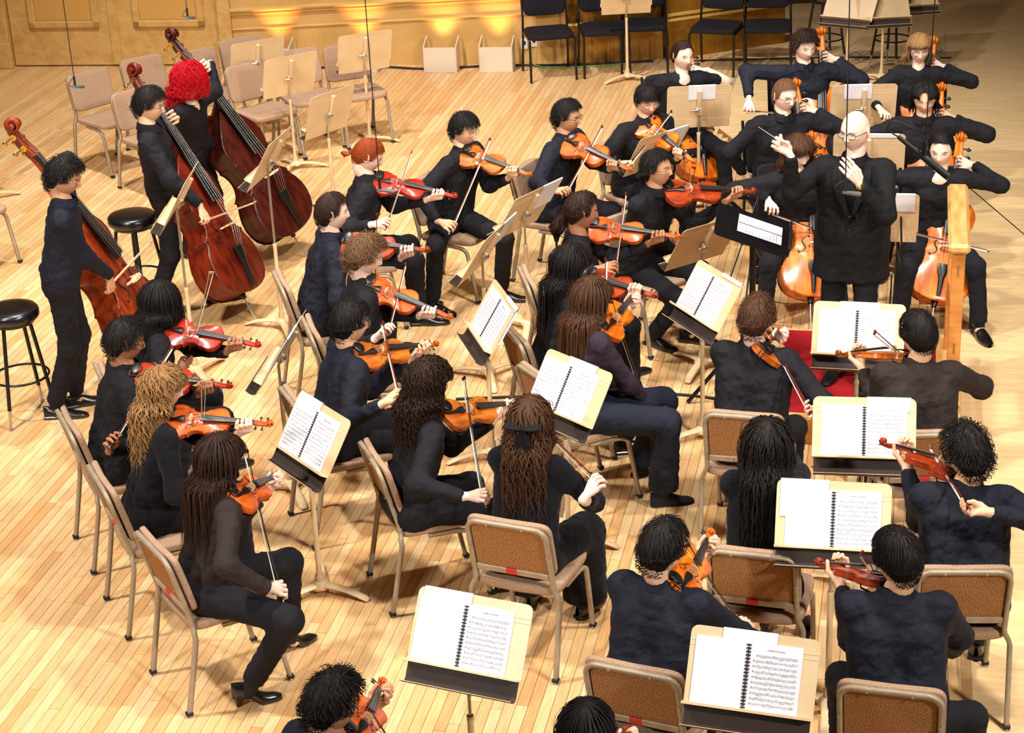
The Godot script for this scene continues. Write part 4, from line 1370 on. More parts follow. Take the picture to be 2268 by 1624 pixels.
func build_hands() -> void:
	HANDS.neck = [make_hand(Vector3(0.024, -0.045, -0.098), [
		[Vector3(0.036, 0.028, -0.008), Vector3(0.032, 0.024, 0.034), Vector3(0.013, 0.018, 0.042), Vector3(0.002, 0.013, 0.020)],
		[Vector3(0.040, 0.009, -0.012), Vector3(0.040, 0.004, 0.032), Vector3(0.018, 0.0, 0.046), Vector3(0.003, -0.004, 0.022)],
		[Vector3(0.041, -0.011, -0.019), Vector3(0.046, -0.018, 0.024), Vector3(0.026, -0.021, 0.043), Vector3(0.006, -0.022, 0.026)],
		[Vector3(0.040, -0.030, -0.028), Vector3(0.050, -0.040, 0.004), Vector3(0.036, -0.045, 0.028), Vector3(0.019, -0.044, 0.030)]],
		[Vector3(0.010, -0.014, -0.062), Vector3(-0.014, 0.010, -0.036), Vector3(-0.022, 0.016, 0.008)], Vector3(0.002, -0.010, -0.018)), Vector3(0.024, -0.045, -0.098), Vector3(0.002, -0.010, -0.018)]
	HANDS.bow = [make_hand(Vector3(-0.088, 0.012, 0.052), [
		[Vector3(-0.026, 0.048, 0.034), Vector3(0.008, 0.057, 0.028), Vector3(0.018, 0.060, 0.007), Vector3(0.012, 0.060, -0.013)],
		[Vector3(-0.022, 0.028, 0.040), Vector3(0.013, 0.031, 0.031), Vector3(0.022, 0.031, 0.008), Vector3(0.014, 0.029, -0.015)],
		[Vector3(-0.024, 0.008, 0.038), Vector3(0.010, 0.006, 0.030), Vector3(0.020, 0.004, 0.008), Vector3(0.014, 0.002, -0.013)],
		[Vector3(-0.030, -0.012, 0.031), Vector3(-0.003, -0.021, 0.031), Vector3(0.006, -0.023, 0.015), Vector3(0.002, -0.023, 0.006)]],
		[Vector3(-0.058, 0.036, 0.022), Vector3(-0.030, 0.036, 0.000), Vector3(-0.006, 0.025, -0.010)], Vector3(-0.018, -0.002, 0.004)), Vector3(-0.088, 0.012, 0.052), Vector3(-0.018, -0.002, 0.004)]
	HANDS.cello = [make_hand(Vector3(0.112, 0.0, 0.020), [
		[Vector3(0.052, 0.036, 0.042), Vector3(0.034, 0.046, 0.066), Vector3(0.014, 0.044, 0.054), Vector3(0.004, 0.040, 0.024)],
		[Vector3(0.050, 0.014, 0.047), Vector3(0.030, 0.016, 0.073), Vector3(0.010, 0.015, 0.058), Vector3(0.002, 0.013, 0.024)],
		[Vector3(0.052, -0.008, 0.045), Vector3(0.033, -0.012, 0.070), Vector3(0.014, -0.013, 0.056), Vector3(0.006, -0.014, 0.026)],
		[Vector3(0.057, -0.028, 0.038), Vector3(0.042, -0.038, 0.060), Vector3(0.026, -0.041, 0.052), Vector3(0.014, -0.042, 0.030)]],
		[Vector3(0.088, 0.012, -0.006), Vector3(0.056, 0.016, -0.030), Vector3(0.020, 0.014, -0.042)], Vector3(0.018, 0.0, -0.003)), Vector3(0.112, 0.0, 0.020), Vector3(0.018, 0.0, -0.003)]
	# loose right hand: y along the fingers, palm to +z
	HANDS.open = [make_hand(Vector3(0, 0, 0), [
		[Vector3(0.030, 0.086, 0.0), Vector3(0.034, 0.126, 0.016), Vector3(0.033, 0.147, 0.034), Vector3(0.031, 0.160, 0.053)],
		[Vector3(0.009, 0.092, -0.002), Vector3(0.010, 0.136, 0.015), Vector3(0.009, 0.159, 0.036), Vector3(0.008, 0.170, 0.057)],
		[Vector3(-0.012, 0.088, 0.0), Vector3(-0.014, 0.129, 0.018), Vector3(-0.014, 0.149, 0.038), Vector3(-0.013, 0.158, 0.058)],
		[Vector3(-0.030, 0.079, 0.004), Vector3(-0.036, 0.111, 0.022), Vector3(-0.037, 0.127, 0.038), Vector3(-0.036, 0.135, 0.052)]],
		[Vector3(0.030, 0.026, 0.012), Vector3(0.048, 0.054, 0.030), Vector3(0.050, 0.080, 0.050)], Vector3(0, -0.018, 0)), Vector3.ZERO, Vector3(0, -0.018, 0)]
	# right hand pinching a thin stick that runs along +x through the origin
	HANDS.pinch = [make_hand(Vector3(0.02, -0.10, 0.01), [
		[Vector3(0.028, -0.020, -0.022), Vector3(0.030, 0.016, -0.014), Vector3(0.018, 0.020, 0.002), Vector3(0.006, 0.004, 0.006)],
		[Vector3(0.008, -0.020, -0.026), Vector3(0.002, 0.018, -0.020), Vector3(-0.006, 0.018, 0.002), Vector3(-0.010, -0.004, 0.010)],
		[Vector3(-0.012, -0.026, -0.024), Vector3(-0.024, 0.008, -0.022), Vector3(-0.028, 0.004, 0.002), Vector3(-0.024, -0.018, 0.010)],
		[Vector3(-0.028, -0.038, -0.018), Vector3(-0.044, -0.010, -0.018), Vector3(-0.046, -0.014, 0.004), Vector3(-0.040, -0.032, 0.010)]],
		[Vector3(0.036, -0.066, 0.012), Vector3(0.034, -0.032, 0.020), Vector3(0.010, -0.006, 0.012)], Vector3(0.0, -0.018, 0.003)), Vector3(0.02, -0.10, 0.01), Vector3(0.0, -0.018, 0.003)]

# ---- hair
func scalp(d: Vector3, lift: float) -> Vector3:
	var p := Vector3(d.x * 0.0755, d.y * 0.117, d.z * 0.098)
	if d.z < 0.0:
		p.z *= 1.04
		var lf := clampf(-d.y, 0.0, 1.0)
		p.z *= 1.0 - 0.5 * lf * lf * 0.6
	return p + d * lift

# polar angle of the hairline from the crown at azimuth ph (0 = front)
func hairline(ph: float, fringe: float, nape: float) -> float:
	var a := absf(wrapf(ph, -PI, PI))
	var front := lerpf(0.92, 1.16, fringe)
	if a < 0.95:
		return lerpf(front, front + 0.06, a / 0.95)
	if a < 1.3:
		return lerpf(front + 0.06, 1.62, (a - 0.95) / 0.35)
	if a < 1.75:
		return lerpf(1.62, 1.78, (a - 1.3) / 0.45)
	return lerpf(1.78, nape, clampf((a - 1.75) / 0.8, 0.0, 1.0))

# s: style dictionary; g: gravity in head axes
func make_hair(s: Dictionary, g: Vector3, rs: int) -> MB:
	var r := RandomNumberGenerator.new()
	r.seed = rs
	var mb := MB.new()
	var vol: float = s.get("vol", 0.014)
	var fringe: float = s.get("fringe", 0.4)
	var nape: float = s.get("nape", 2.5)
	var ln: float = s.get("len", 0.07)
	var curl: float = s.get("curl", 0.0)
	var long_: bool = ln > 0.14
	var fn := FastNoiseLite.new()
	fn.seed = rs
	fn.frequency = 18.0
	var rows := []
	var nr := 12
	var nc := 44
	for i in nr + 1:
		var row := PackedVector3Array()
		for j in nc:
			var ph := TAU * j / nc
			var th := hairline(ph, fringe, nape) * (nr - i) / float(nr)
			# crown lies a little behind the top
			var d := Vector3(sin(th) * sin(ph), cos(th), sin(th) * cos(ph))
			d = (Basis(Vector3.RIGHT, -0.18) * d).normalized()
			var edge := 1.0 - pow((nr - i) / float(nr), 6.0)
			var p := scalp(d, 0.003 + vol * edge * (0.75 + 0.5 * fn.get_noise_3dv(d * 0.2)))
			row.append(p)
		rows.append(row)
	mb.col = Color(0.75, 0.75, 0.75)
	mb.grid(rows, true)
	var nlock: int = int(s.get("n", 150) * (3.8 if long_ else 2.8))
	var crown := (Basis(Vector3.RIGHT, -0.18) * Vector3.UP)
	var wmul: float = s.get("w", 1.0)
	for k in nlock:
		# root on the scalp, spread evenly (golden angle)
		var ph := TAU * fmod(k * 0.618034, 1.0)
		var q := (k + 0.5) / nlock
		var hl := hairline(ph, fringe, nape)
		var th := hl * sqrt(q) * 0.97
		if s.has("part") and th < 0.25:
			continue
		var d := Vector3(sin(th) * sin(ph), cos(th), sin(th) * cos(ph))
		d = (Basis(Vector3.RIGHT, -0.18) * d).normalized()
		var p := scalp(d, vol * 0.7)
		var l := ln * r.randf_range(0.7, 1.15)
		var lift := r.randf_range(0.9, 1.0 + float(s.get("mess", 0.15)) * 3.0)
		if not long_ and cos(ph) < -0.3:
			l = minf(l, maxf(0.016, (hl - th) * 0.1 + 0.012))
		if not long_ and cos(ph) > 0.3:
			l = minf(l, maxf(0.018, (hl - th) * 0.1 + 0.014 + 0.03 * fringe))
		var front := cos(ph) > 0.35 and th > 0.3
		if long_ and front and not s.has("bangs"):
			# hair from the forehead is swept to the sides
			pass
		var away := (d - crown * d.dot(crown))
		if away.length() < 0.05:
			away = Vector3(r.randf() - 0.5, 0, r.randf() - 0.5)
		away = away.normalized()
		var sweep: Vector3 = s.get("sweep", Vector3.ZERO)
		var part_s := 0.0
		if s.has("part"):
			part_s = signf(p.x) if absf(p.x) > 0.002 else 1.0
		var n := 6 if not long_ else 10
		if long_ and curl > 0.01:
			n = 16
		var step := l / n
		var pts := PackedVector3Array()
		var rad := PackedFloat32Array()
		var cph := r.randf() * TAU
		var cfr: float = r.randf_range(0.8, 1.2) * s.get("cfreq", 110.0)
		var vel := away
		var wd := r.randf_range(0.0022, 0.0042) * wmul
		var run := 0.0
		for m in n + 1:
			var o := p
			if curl > 0.0:
				var sd := vel.cross(d).normalized()
				o += (sd * cos(run * cfr + cph) + d * sin(run * cfr + cph)) * curl * minf(1.0, run / 0.03)
			pts.append(o)
			var u := m / float(n)
			rad.append(wd * (1.0 - 0.75 * u * u) * (0.75 if m == 0 else 1.0))
			# next
			var e := Vector3(p.x / 0.0755, p.y / 0.117, p.z / 0.098)
			var inside := e.length()
			var dn := e.normalized()
			var tang := away
			tang = tang - dn * tang.dot(dn)
			if part_s != 0.0 and m < 4:
				tang = Vector3(part_s, -0.2, -0.25)
				tang = tang - dn * tang.dot(dn)
			var gt := g - dn * g.dot(dn)
			if long_ and p.y < 0.02:
				gt = g
			vel = (tang.normalized() * (0.8 if run < 0.09 else 0.12) + gt * (0.5 if not long_ else 1.0) + sweep * (1.0 if run < 0.1 else 0.0) + Vector3(r.randf_range(-1, 1), r.randf_range(-1, 1), r.randf_range(-1, 1)) * s.get("mess", 0.15)).normalized()
			var nx := p + vel * step
			var e2 := Vector3(nx.x / 0.0755, nx.y / 0.117, nx.z / 0.098)
			var lim := 1.0 + (vol * 1.05 * lerpf(1.0, lift, u)) / 0.095
			# keep outside of the skull, and off the face when long
			if e2.length() < lim and nx.y > -0.1:
				nx *= lim / e2.length()
			if long_:
				if nx.z > 0.03 and nx.y < 0.045 and not s.has("bangs"):
					nx.z = lerpf(nx.z, 0.02, 0.6)
					nx.x = signf(nx.x) * maxf(absf(nx.x), 0.072)
				if nx.y < -0.1:
					var spread: float = s.get("spread", 0.075)
					nx.x = clampf(nx.x, -spread - 0.03, spread + 0.03)
					nx.z = minf(nx.z, s.get("zmax", 0.02))
					var back: float = s.get("back", -0.06)
					if nx.y < -0.13:
						nx.z = lerpf(nx.z, minf(nx.z, back), 0.35)
			if s.has("gather") and run > 0.03:
				var ga: Vector3 = s.gather
				nx = nx.lerp(ga, clampf((run - 0.03) * 9.0 * step / 0.02, 0.0, 0.5))
			run += step
			p = nx
		var sh := r.randf_range(0.82, 1.18)
		mb.col = Color(sh, sh, sh)
		mb.tube(pts, rad, 4, false, 0.45, d)
	if s.has("tail"):
		# pony tail or gathered length: a bundle of locks from the gather point
		var ga: Vector3 = s.get("gather", Vector3(0, 0.02, -0.12))
		var tl: float = s.tail
		for k in 110:
			var sh := r.randf_range(0.7, 1.25)
			mb.col = Color(sh, sh, sh)
			var pts := PackedVector3Array()
			var rad := PackedFloat32Array()
			var a0 := r.randf() * TAU
			var rr: float = sqrt(r.randf()) * s.get("tailr", 0.03)
			var p := ga
			for m in 10:
				var u := m / 9.0
				var fl := sin(PI * minf(1.0, u * 1.3 + 0.1))
				var q: Vector3 = ga + g * (tl * u) + Vector3(0, 0, -1) * (0.05 * sin(PI * minf(u * 2.0, 1.0) * 0.5)) + Vector3(cos(a0), 0, sin(a0)) * rr * fl
				if curl > 0.0:
					q += Vector3(cos(u * tl * 70.0 + a0), 0, sin(u * tl * 70.0 + a0)) * curl
				pts.append(q)
				rad.append(0.0045 * wmul * (1.0 - 0.7 * u * u))
			mb.tube(pts, rad, 4, false, 0.5)
		mb.col = Color(0.4, 0.4, 0.4)
		mb.ball(ga, Vector3(0.018, 0.018, 0.014), 10, 6)
	# eyebrows
	mb.col = Color(0.8, 0.8, 0.8)
	for sx in [-1.0, 1.0]:
		mb.tube(PackedVector3Array([Vector3(sx * 0.013, 0.0265, 0.0935), Vector3(sx * 0.026, 0.0295, 0.0905), Vector3(sx * 0.040, 0.0285, 0.0835), Vector3(sx * 0.050, 0.0225, 0.0755)]), fa([0.0022, 0.0030, 0.0028, 0.0012]), 5, true, 0.6)
	return mb

func hair_mat(c: Color) -> StandardMaterial3D:
	var key := "hair_%s" % c.to_html()
	if not M.has(key):
		var m := mat(c, 0.55, 0.0, 0.3)
		m.vertex_color_use_as_albedo = true
		M[key] = m
	return M[key]

func skin_mat(i: int) -> StandardMaterial3D:
	var key := "skin_%d" % i
	if not M.has(key):
		var tones := [Color8(240, 204, 184), Color8(234, 192, 164), Color8(228, 182, 148), Color8(204, 152, 116), Color8(174, 120, 88), Color8(140, 92, 66)]
		var m := mat(tones[i], 0.5, 0.0, 0.4)
		m.vertex_color_use_as_albedo = true
		m.subsurf_scatter_enabled = true
		m.subsurf_scatter_strength = 0.15
		M[key] = m
	return M[key]

func make_shoe(key: String, ln: float, heel: float, width := 0.095) -> void:
	var mb := MB.new()
	var rows := []
	var n := 16
	for i in n + 1:
		var u := i / float(n)
		var z := lerpf(-0.075, ln - 0.075, u)
		var w := width * 0.5 * pow(sin(PI * clampf(0.08 + 0.92 * u * 0.96, 0.0, 1.0)), 0.38) * (0.82 + 0.22 * smoothstep(0.2, 0.7, u))
		if i == 0 or i == n:
			w = 0.012
		var h := lerpf(0.085, 0.075, clampf(u / 0.3, 0, 1)) if u < 0.35 else lerpf(0.075, 0.038, smoothstep(0.35, 0.8, u))
		if u > 0.86:
			h = lerpf(0.038, 0.02, (u - 0.86) / 0.14)
		var lift := heel * (1.0 - smoothstep(0.25, 0.62, u))
		var r := PackedVector3Array()
		for j in 14:
			var an := TAU * j / 14.0
			var y := maxf(sin(an), -0.35) / 1.0
			var yy := lift + (0.02 + (h - 0.02) * maxf(y, 0.0) if y > 0 else 0.02 + 0.055 * y)
			r.append(Vector3(cos(an) * w, maxf(yy, 0.001), z))
		rows.append(r)
	mb.grid(rows, true)
	if heel > 0.02:
		mb.tube(PackedVector3Array([Vector3(0, heel + 0.012, -0.045), Vector3(0, 0.0, -0.052)]), fa([0.028, 0.011]), 8)
	else:
		mb.box(Vector3(width * 0.86, 0.022, 0.085), xf_at(Vector3(0, 0.011, -0.028)), 0.006)
	T[key] = mb

# two-bone reach: where the elbow or knee sits
func bend(a: Vector3, b: Vector3, l1: float, l2: float, pole: Vector3) -> Vector3:
	var d := b - a
	var ds := d.length()
	if ds > (l1 + l2) * 0.985:
		var k := ds / ((l1 + l2) * 0.985)
		l1 *= k; l2 *= k
	var dn := d / ds
	var x := (l1 * l1 - l2 * l2 + ds * ds) / (2.0 * ds)
	var h := sqrt(maxf(0.0, l1 * l1 - x * x))
	var pp := pole - dn * pole.dot(dn)
	return a + dn * x + pp.normalized() * h

func ease_hand(h: Transform3D, H: Array, S: Vector3, la: float, lb: float, pole: Vector3, most: float) -> Transform3D:
	var best := h
	var top := -9.0
	for i in range(-11, 12):
		var a := most * i / 11.0
		for j in range(-2, 3):
			var c := Transform3D(h.basis * Basis(Vector3.UP, deg_to_rad(a)) * Basis(Vector3.RIGHT, deg_to_rad(j * 9.0)), h.origin)
			var W: Vector3 = c * (H[1] + H[2])
			var E := bend(S, W, la, lb, pole)
			var sc := (W - E).normalized().dot((c.basis * -(H[2] as Vector3)).normalized()) - 0.35 * absf(a) / 110.0 - 0.03 * absf(j)
			if sc > top:
				top = sc
				best = c
	return best

func basis_of(y: Vector3, z: Vector3) -> Basis:
	y = y.normalized()
	z = (z - y * z.dot(y)).normalized()
	return Basis(y.cross(z), y, z)

func build_people() -> void:
	fold.frequency = 7.0
	fold.seed = 3
	fold.fractal_octaves = 2
	fold2.frequency = 22.0
	fold2.seed = 9
	build_hands()
	make_eye_mesh()
	T.head_m = make_head(1.0, 1.0)
	T.head_f = make_head(0.96, 0.4)
	T.head_old = make_head(1.02, 0.8, true)
	make_shoe("shoe_men", 0.285, 0.0)
	make_shoe("shoe_flat", 0.25, 0.0, 0.085)
	make_shoe("shoe_heel", 0.235, 0.05, 0.08)
	var k := 0
	for d in LAYOUT_PEOPLE:
		person(d, k)
		k += 1

func person(d: Dictionary, no: int) -> void:
	var o := thing("person", d.label, "person", Vector3(d.pelvis.x, 0, d.pelvis.z), 0.0, "")
	var at := o.position
	var P: Vector3 = d.pelvis - at
	var N: Vector3 = d.neck - at
	var H: Vector3 = d.head - at
	var f := dir(d.yaw)
	var l := Vector3.UP.cross(f)
	var u := (N - P).normalized()
	var fem: bool = d.get("fem", false)
	var sw: float = 0.158 if fem else 0.182
	var fat: float = d.get("fat", 1.0)
	var lf: float = d.get("lshift", 0.0)
	var SL := N + l * sw - u * 0.055 + f * (0.02 + lf)
	var SR: Vector3 = N - l * sw - u * 0.06 + f * d.get("rshift", 0.0)
	# hands
	var hl: Transform3D
	var hr: Transform3D
	var Lh: Array = HANDS[d.lh[0]]
	var Rh: Array = HANDS[d.rh[0]]
	hl = Transform3D(basis_of(d.lh[2], d.lh[3]), d.lh[1] - at)
	hr = Transform3D(basis_of(d.rh[2], d.rh[3]), d.rh[1] - at)
	if d.lh[0] == "open":
		hl.basis = hl.basis * Basis.from_scale(Vector3(-1, 1, 1))
	if d.has("lhs"):
		hl.basis = hl.basis.scaled_local(Vector3.ONE * d.lhs)
	var la := 0.275 if fem else 0.295
	var lb := 0.235 if fem else 0.25
	var pl: Vector3 = d.get("lpole", Vector3(0, -1, 0) - l * 0.15)
	var pr: Vector3 = d.get("rpole", -l * 0.8 + Vector3(0, -0.7, 0) - f * 0.3)
	# turn each hand about what it holds until the wrist runs on from the forearm
	if d.lh[0] != "open" and d.lh[0] != "pinch":
		hl = ease_hand(hl, Lh, SL, la, lb, pl, 45.0)
	if d.rh[0] != "open" and d.rh[0] != "pinch":
		hr = ease_hand(hr, Rh, SR, la, lb, pr, 110.0)
	var WL: Vector3 = hl * (Lh[1] + Lh[2])
	var WR: Vector3 = hr * (Rh[1] + Rh[2])
	var EL := bend(SL, WL, la, lb, pl)
	var ER := bend(SR, WR, la, lb, pr)
	# legs
	var hw := 0.088
	var HL := P + l * hw
	var HR := P - l * hw
	var standing: bool = d.get("stand", false)
	var FL: Vector3 = d.fl - at
	var FR: Vector3 = d.fr - at
	var kp: Vector3 = f + Vector3.UP * 0.9
	if standing:
		kp = f
	var KL: Vector3 = d.kl - at if d.has("kl") else bend(HL, FL + Vector3(0, 0.08, 0), 0.42, 0.41, kp + l * 0.25)
	var KR: Vector3 = d.kr - at if d.has("kr") else bend(HR, FR + Vector3(0, 0.08, 0), 0.42, 0.41, kp - l * 0.25)
	# ---- shirt
	var Wst := P + u * 0.10
	var ch := P.lerp(N, 0.68) + f * 0.012
	var cr := (0.097 if fem else 0.112) * fat
	var cx := 0.070 if fem else 0.090
	var sh := []
	for s in [-1.0, 1.0]:
		sh.append([P + l * s * cx * fat + u * (-0.01 if not d.has("tucked") else 0.06), Wst + l * s * cx * fat, cr + 0.010, cr])
		sh.append([Wst + l * s * cx * fat, ch + l * s * (cx + 0.006), cr - 0.004, cr])
	sh.append([SL.lerp(SR, 0.12), SL.lerp(SR, 0.88), 0.062, 0.062])
	sh.append([ch, N - u * 0.07, 0.10, 0.07])
	sh.append([N - u * 0.06, N + u * (0.03 if d.get("collar", true) else 0.0) + f * 0.010, 0.078, 0.060, true])
	var ar := 0.056 if fem else 0.063
	var bare: float = d.get("bare", 0.0)     # 0 long sleeves, 1 short sleeves
	sh.append([SL, EL, ar + 0.004, ar - 0.008])
	sh.append([SR, ER, ar + 0.004, ar - 0.008])
	var cf := d.get("cuff", 0.0) as float
	if bare < 0.5:
		sh.append([EL, EL.lerp(WL, 1.03 - cf), ar - 0.006, 0.038, true])
		sh.append([ER, ER.lerp(WR, 1.03 - cf), ar - 0.006, 0.038, true])
	else:
		sh[sh.size() - 2] = [SL, SL.lerp(EL, 0.62), ar + 0.004, ar, true]
		sh[sh.size() - 1] = [SR, SR.lerp(ER, 0.62), ar + 0.004, ar, true]
	if d.has("coat"):
		for s in [-1.0, 1.0]:
			sh.append([P + l * s * 0.075 + u * 0.05, P + l * s * 0.09 - u * 0.22 + f * 0.01, cr + 0.014, cr + 0.026, true])
	var sm_ := sdf(sh, 0.045, 0.0135)
	wrinkle(sm_, d.get("wr", 0.006), at)
	part(sm_, "jacket" if d.has("coat") else ("dress_top" if d.get("dress", false) else "shirt"), M[d.shirt], o)
	# collar
	if d.get("collar", true):
		var cb := MB.new()
		var rows := []
		var nb := N + u * 0.0
		var hx := (H - N).normalized()
		for i in 4:
			var row := PackedVector3Array()
			for j in 25:
				var an := lerpf(0.22, TAU - 0.22, j / 24.0)
				var dv := f * cos(an) + l * sin(an)
				var rr: float = [0.066, 0.064, 0.072, 0.09][i]
				var yy: float = [-0.0, 0.052, 0.046, -0.002][i]
				row.append(nb + dv * rr + f * 0.012 + u * (yy - 0.022 * (cos(an) * 0.5 + 0.5)))
			rows.append(row)
		cb.grid(rows, false)
		part(cb, "collar", M[d.shirt], o)
	# ---- trousers or long skirt
	var tr := []
	var wide: float = d.get("wide", 0.0)
	tr.append([HL, HR, 0.118 * fat, 0.118 * fat])
	tr.append([P + u * 0.06, P + u * 0.12, 0.115 * fat, 0.11 * fat])
	for q in [[HL, KL, FL, l], [HR, KR, FR, -l]]:
		var an: Vector3 = q[2] + Vector3(0, 0.085, 0)
		tr.append([q[0], q[1], 0.09 * fat + wide * 0.3, 0.066 + wide * 0.5])
		var hem: Vector3 = (q[1] as Vector3).lerp(an, d.get("hem", 0.96))
		tr.append([q[1], hem, 0.065 + wide * 0.5, 0.056 + wide, true])
	if d.get("skirt", false):
		tr.append([(KL + KR) / 2, (FL + FR) / 2 + Vector3(0, 0.08, 0), 0.09, 0.10, true])
		tr.append([P, (KL + KR) / 2, 0.1, 0.08])
	var tm := sdf(tr, 0.035, 0.0145)
	wrinkle(tm, 0.006, at)
	part(tm, "skirt" if d.get("skirt", false) else "trousers", M[d.get("legs", "trousers")], o)
	# ---- body: head, neck, arms and hands in one mesh
	var b := MB.new()
	var hb := Basis(Vector3.UP, deg_to_rad(d.hyaw)) * Basis(Vector3.RIGHT, deg_to_rad(d.get("hpitch", 10.0))) * Basis(Vector3.BACK, deg_to_rad(d.get("hroll", 0.0)))
	var hs: float = d.get("hs", 1.0)
	var hxf := Transform3D(hb.scaled_local(Vector3.ONE * hs), H)
	b.add(T[d.get("face", "head_f" if fem else "head_m")], hxf)
	b.col = Color(1, 1, 1)
	var nr := 0.047 if fem else 0.055
	b.tube(sm([hxf * Vector3(0, -0.035, -0.03), hxf * Vector3(0, -0.095, -0.022), N + u * 0.0 + f * 0.008, N - u * 0.09], 3), fa([nr, nr, nr, nr, nr * 1.02, nr * 1.06, nr * 1.12, nr * 1.3, nr * 1.2, 0.05]), 14)
	b.tube(PackedVector3Array([N - u * 0.08, P]), fa([0.06, 0.07]), 10)
	for q in [[SL, EL, WL, hl, Lh], [SR, ER, WR, hr, Rh]]:
		var wtip: Vector3 = q[3] * q[4][1]
		b.tube(PackedVector3Array([q[0], (q[0] as Vector3).lerp(q[1], 0.5), (q[0] as Vector3).lerp(q[1], 0.88), q[1], (q[1] as Vector3).lerp(q[2], 0.12), (q[1] as Vector3).lerp(q[2], 0.4), (q[1] as Vector3).lerp(q[2], 0.75), q[2], wtip]), fa([0.045, 0.045, 0.041, 0.040, 0.040, 0.040, 0.031, 0.0245, 0.022]), 12)
		b.add(q[4][0], q[3])
	for q in [[HL, KL, FL], [HR, KR, FR]]:
		var ank: Vector3 = q[2] + Vector3(0, 0.075, 0)
		b.tube(PackedVector3Array([q[0], (q[0] as Vector3).lerp(q[1], 0.9), (q[1] as Vector3).lerp(ank, 0.1), (q[1] as Vector3).lerp(ank, 0.5), ank, q[2] + Vector3(0, 0.04, 0) + f * 0.03]), fa([0.045, 0.036, 0.036, 0.042, 0.032, 0.032]), 10)
	if d.has("neckline"):
		var nk: Vector3 = d.neckline
		var cm := MB.new()
		cm.ball(Vector3.ZERO, nk, 18, 12)
		b.add(cm, Transform3D(Basis(l, u, f), N - u * 0.06 + f * (0.094 - nk.z)))
	part(b, "body", skin_mat(d.skin), o)
	for s in [-1.0, 1.0]:
		inst(T.eye, "eye", o, hxf * Transform3D(Basis(Vector3.UP, s * 0.28), Vector3(s * 0.031, 0.0045, 0.0785)))
	# ---- hair
	if d.has("hair"):
		var hm := make_hair(d.hair, hb.inverse() * Vector3.DOWN, 100 + no)
		var w := MB.new()
		w.add(hm, hxf)
		part(w, "hair", hair_mat(d.hcol), o)
	# ---- shoes and socks
	for q in [[FL, KL, d.get("fly", d.yaw + 12.0)], [FR, KR, d.get("fry", d.yaw - 12.0)]]:
		var so := MB.new()
		so.add(T[d.get("shoe", "shoe_men")], Transform3D(Basis(Vector3.UP, deg_to_rad(q[2])), q[0]))
		part(so, "shoe", M[d.get("shoemat", "leather")], o)
		if d.get("sock", true):
			var sk := MB.new()
			sk.tube(PackedVector3Array([(q[0] as Vector3) + Vector3(0, 0.06, 0), ((q[0] as Vector3) + Vector3(0, 0.085, 0)).lerp(q[1], 0.16), ((q[0] as Vector3) + Vector3(0, 0.085, 0)).lerp(q[1], 0.4)]), fa([0.038, 0.04, 0.048]), 10)
			part(sk, "sock", M.suede, o)
	# ---- glasses
	if d.has("glasses"):
		var gl := Node3D.new()
		gl.name = "glasses"
		o.add_child(gl)
		gl.transform = hxf
		var gm := MB.new()
		var rd: float = d.get("rims", 0.0016)
		for s in [-1.0, 1.0]:
			var pts := PackedVector3Array()
			for i in 19:
				var an := TAU * i / 18.0
				pts.append(Vector3(s * 0.0335 + cos(an) * 0.0265, 0.003 + sin(an) * 0.021 - 0.002 * cos(2 * an), 0.099 - 0.006 * absf(s * 0.0335 + cos(an) * 0.0265) / 0.06))
			gm.tube(pts, fa([rd]), 5, false)
			gm.tube(PackedVector3Array([Vector3(s * 0.060, 0.008, 0.093), Vector3(s * 0.078, 0.010, 0.06), Vector3(s * 0.081, 0.008, -0.005), Vector3(s * 0.078, -0.012, -0.02)]), fa([rd]), 5)
		gm.tube(PackedVector3Array([Vector3(-0.008, 0.006, 0.098), Vector3(0, 0.009, 0.101), Vector3(0.008, 0.006, 0.098)]), fa([rd]), 5)
		part(gm, "frame", M[d.glasses], gl)
		for s in [-1.0, 1.0]:
			var lm := MB.new()
			var ring := PackedVector3Array()
			for i in 18:
				var an := TAU * i / 18.0
				ring.append(Vector3(s * 0.0335 + cos(an) * 0.0262, 0.003 + sin(an) * 0.0207, 0.099 - 0.006 * absf(s * 0.0335 + cos(an) * 0.0262) / 0.06))
			lm.fan(ring, Vector3(0, 0, 1))
			part(lm, "lens", M.lens, gl)
	# ---- extras
	for x in d.get("extra", []):
		match x:
			"hair_ribbon": hair_ribbon(o, d, hxf, N, f, l, u, P, SL, SR, EL, ER, WL, WR)
			"belt": belt(o, d, hxf, N, f, l, u, P, SL, SR, EL, ER, WL, WR)
			"necklace": necklace(o, d, hxf, N, f, l, u, P, SL, SR, EL, ER, WL, WR)
			"suit_details": suit_details(o, d, hxf, N, f, l, u, P, SL, SR, EL, ER, WL, WR)

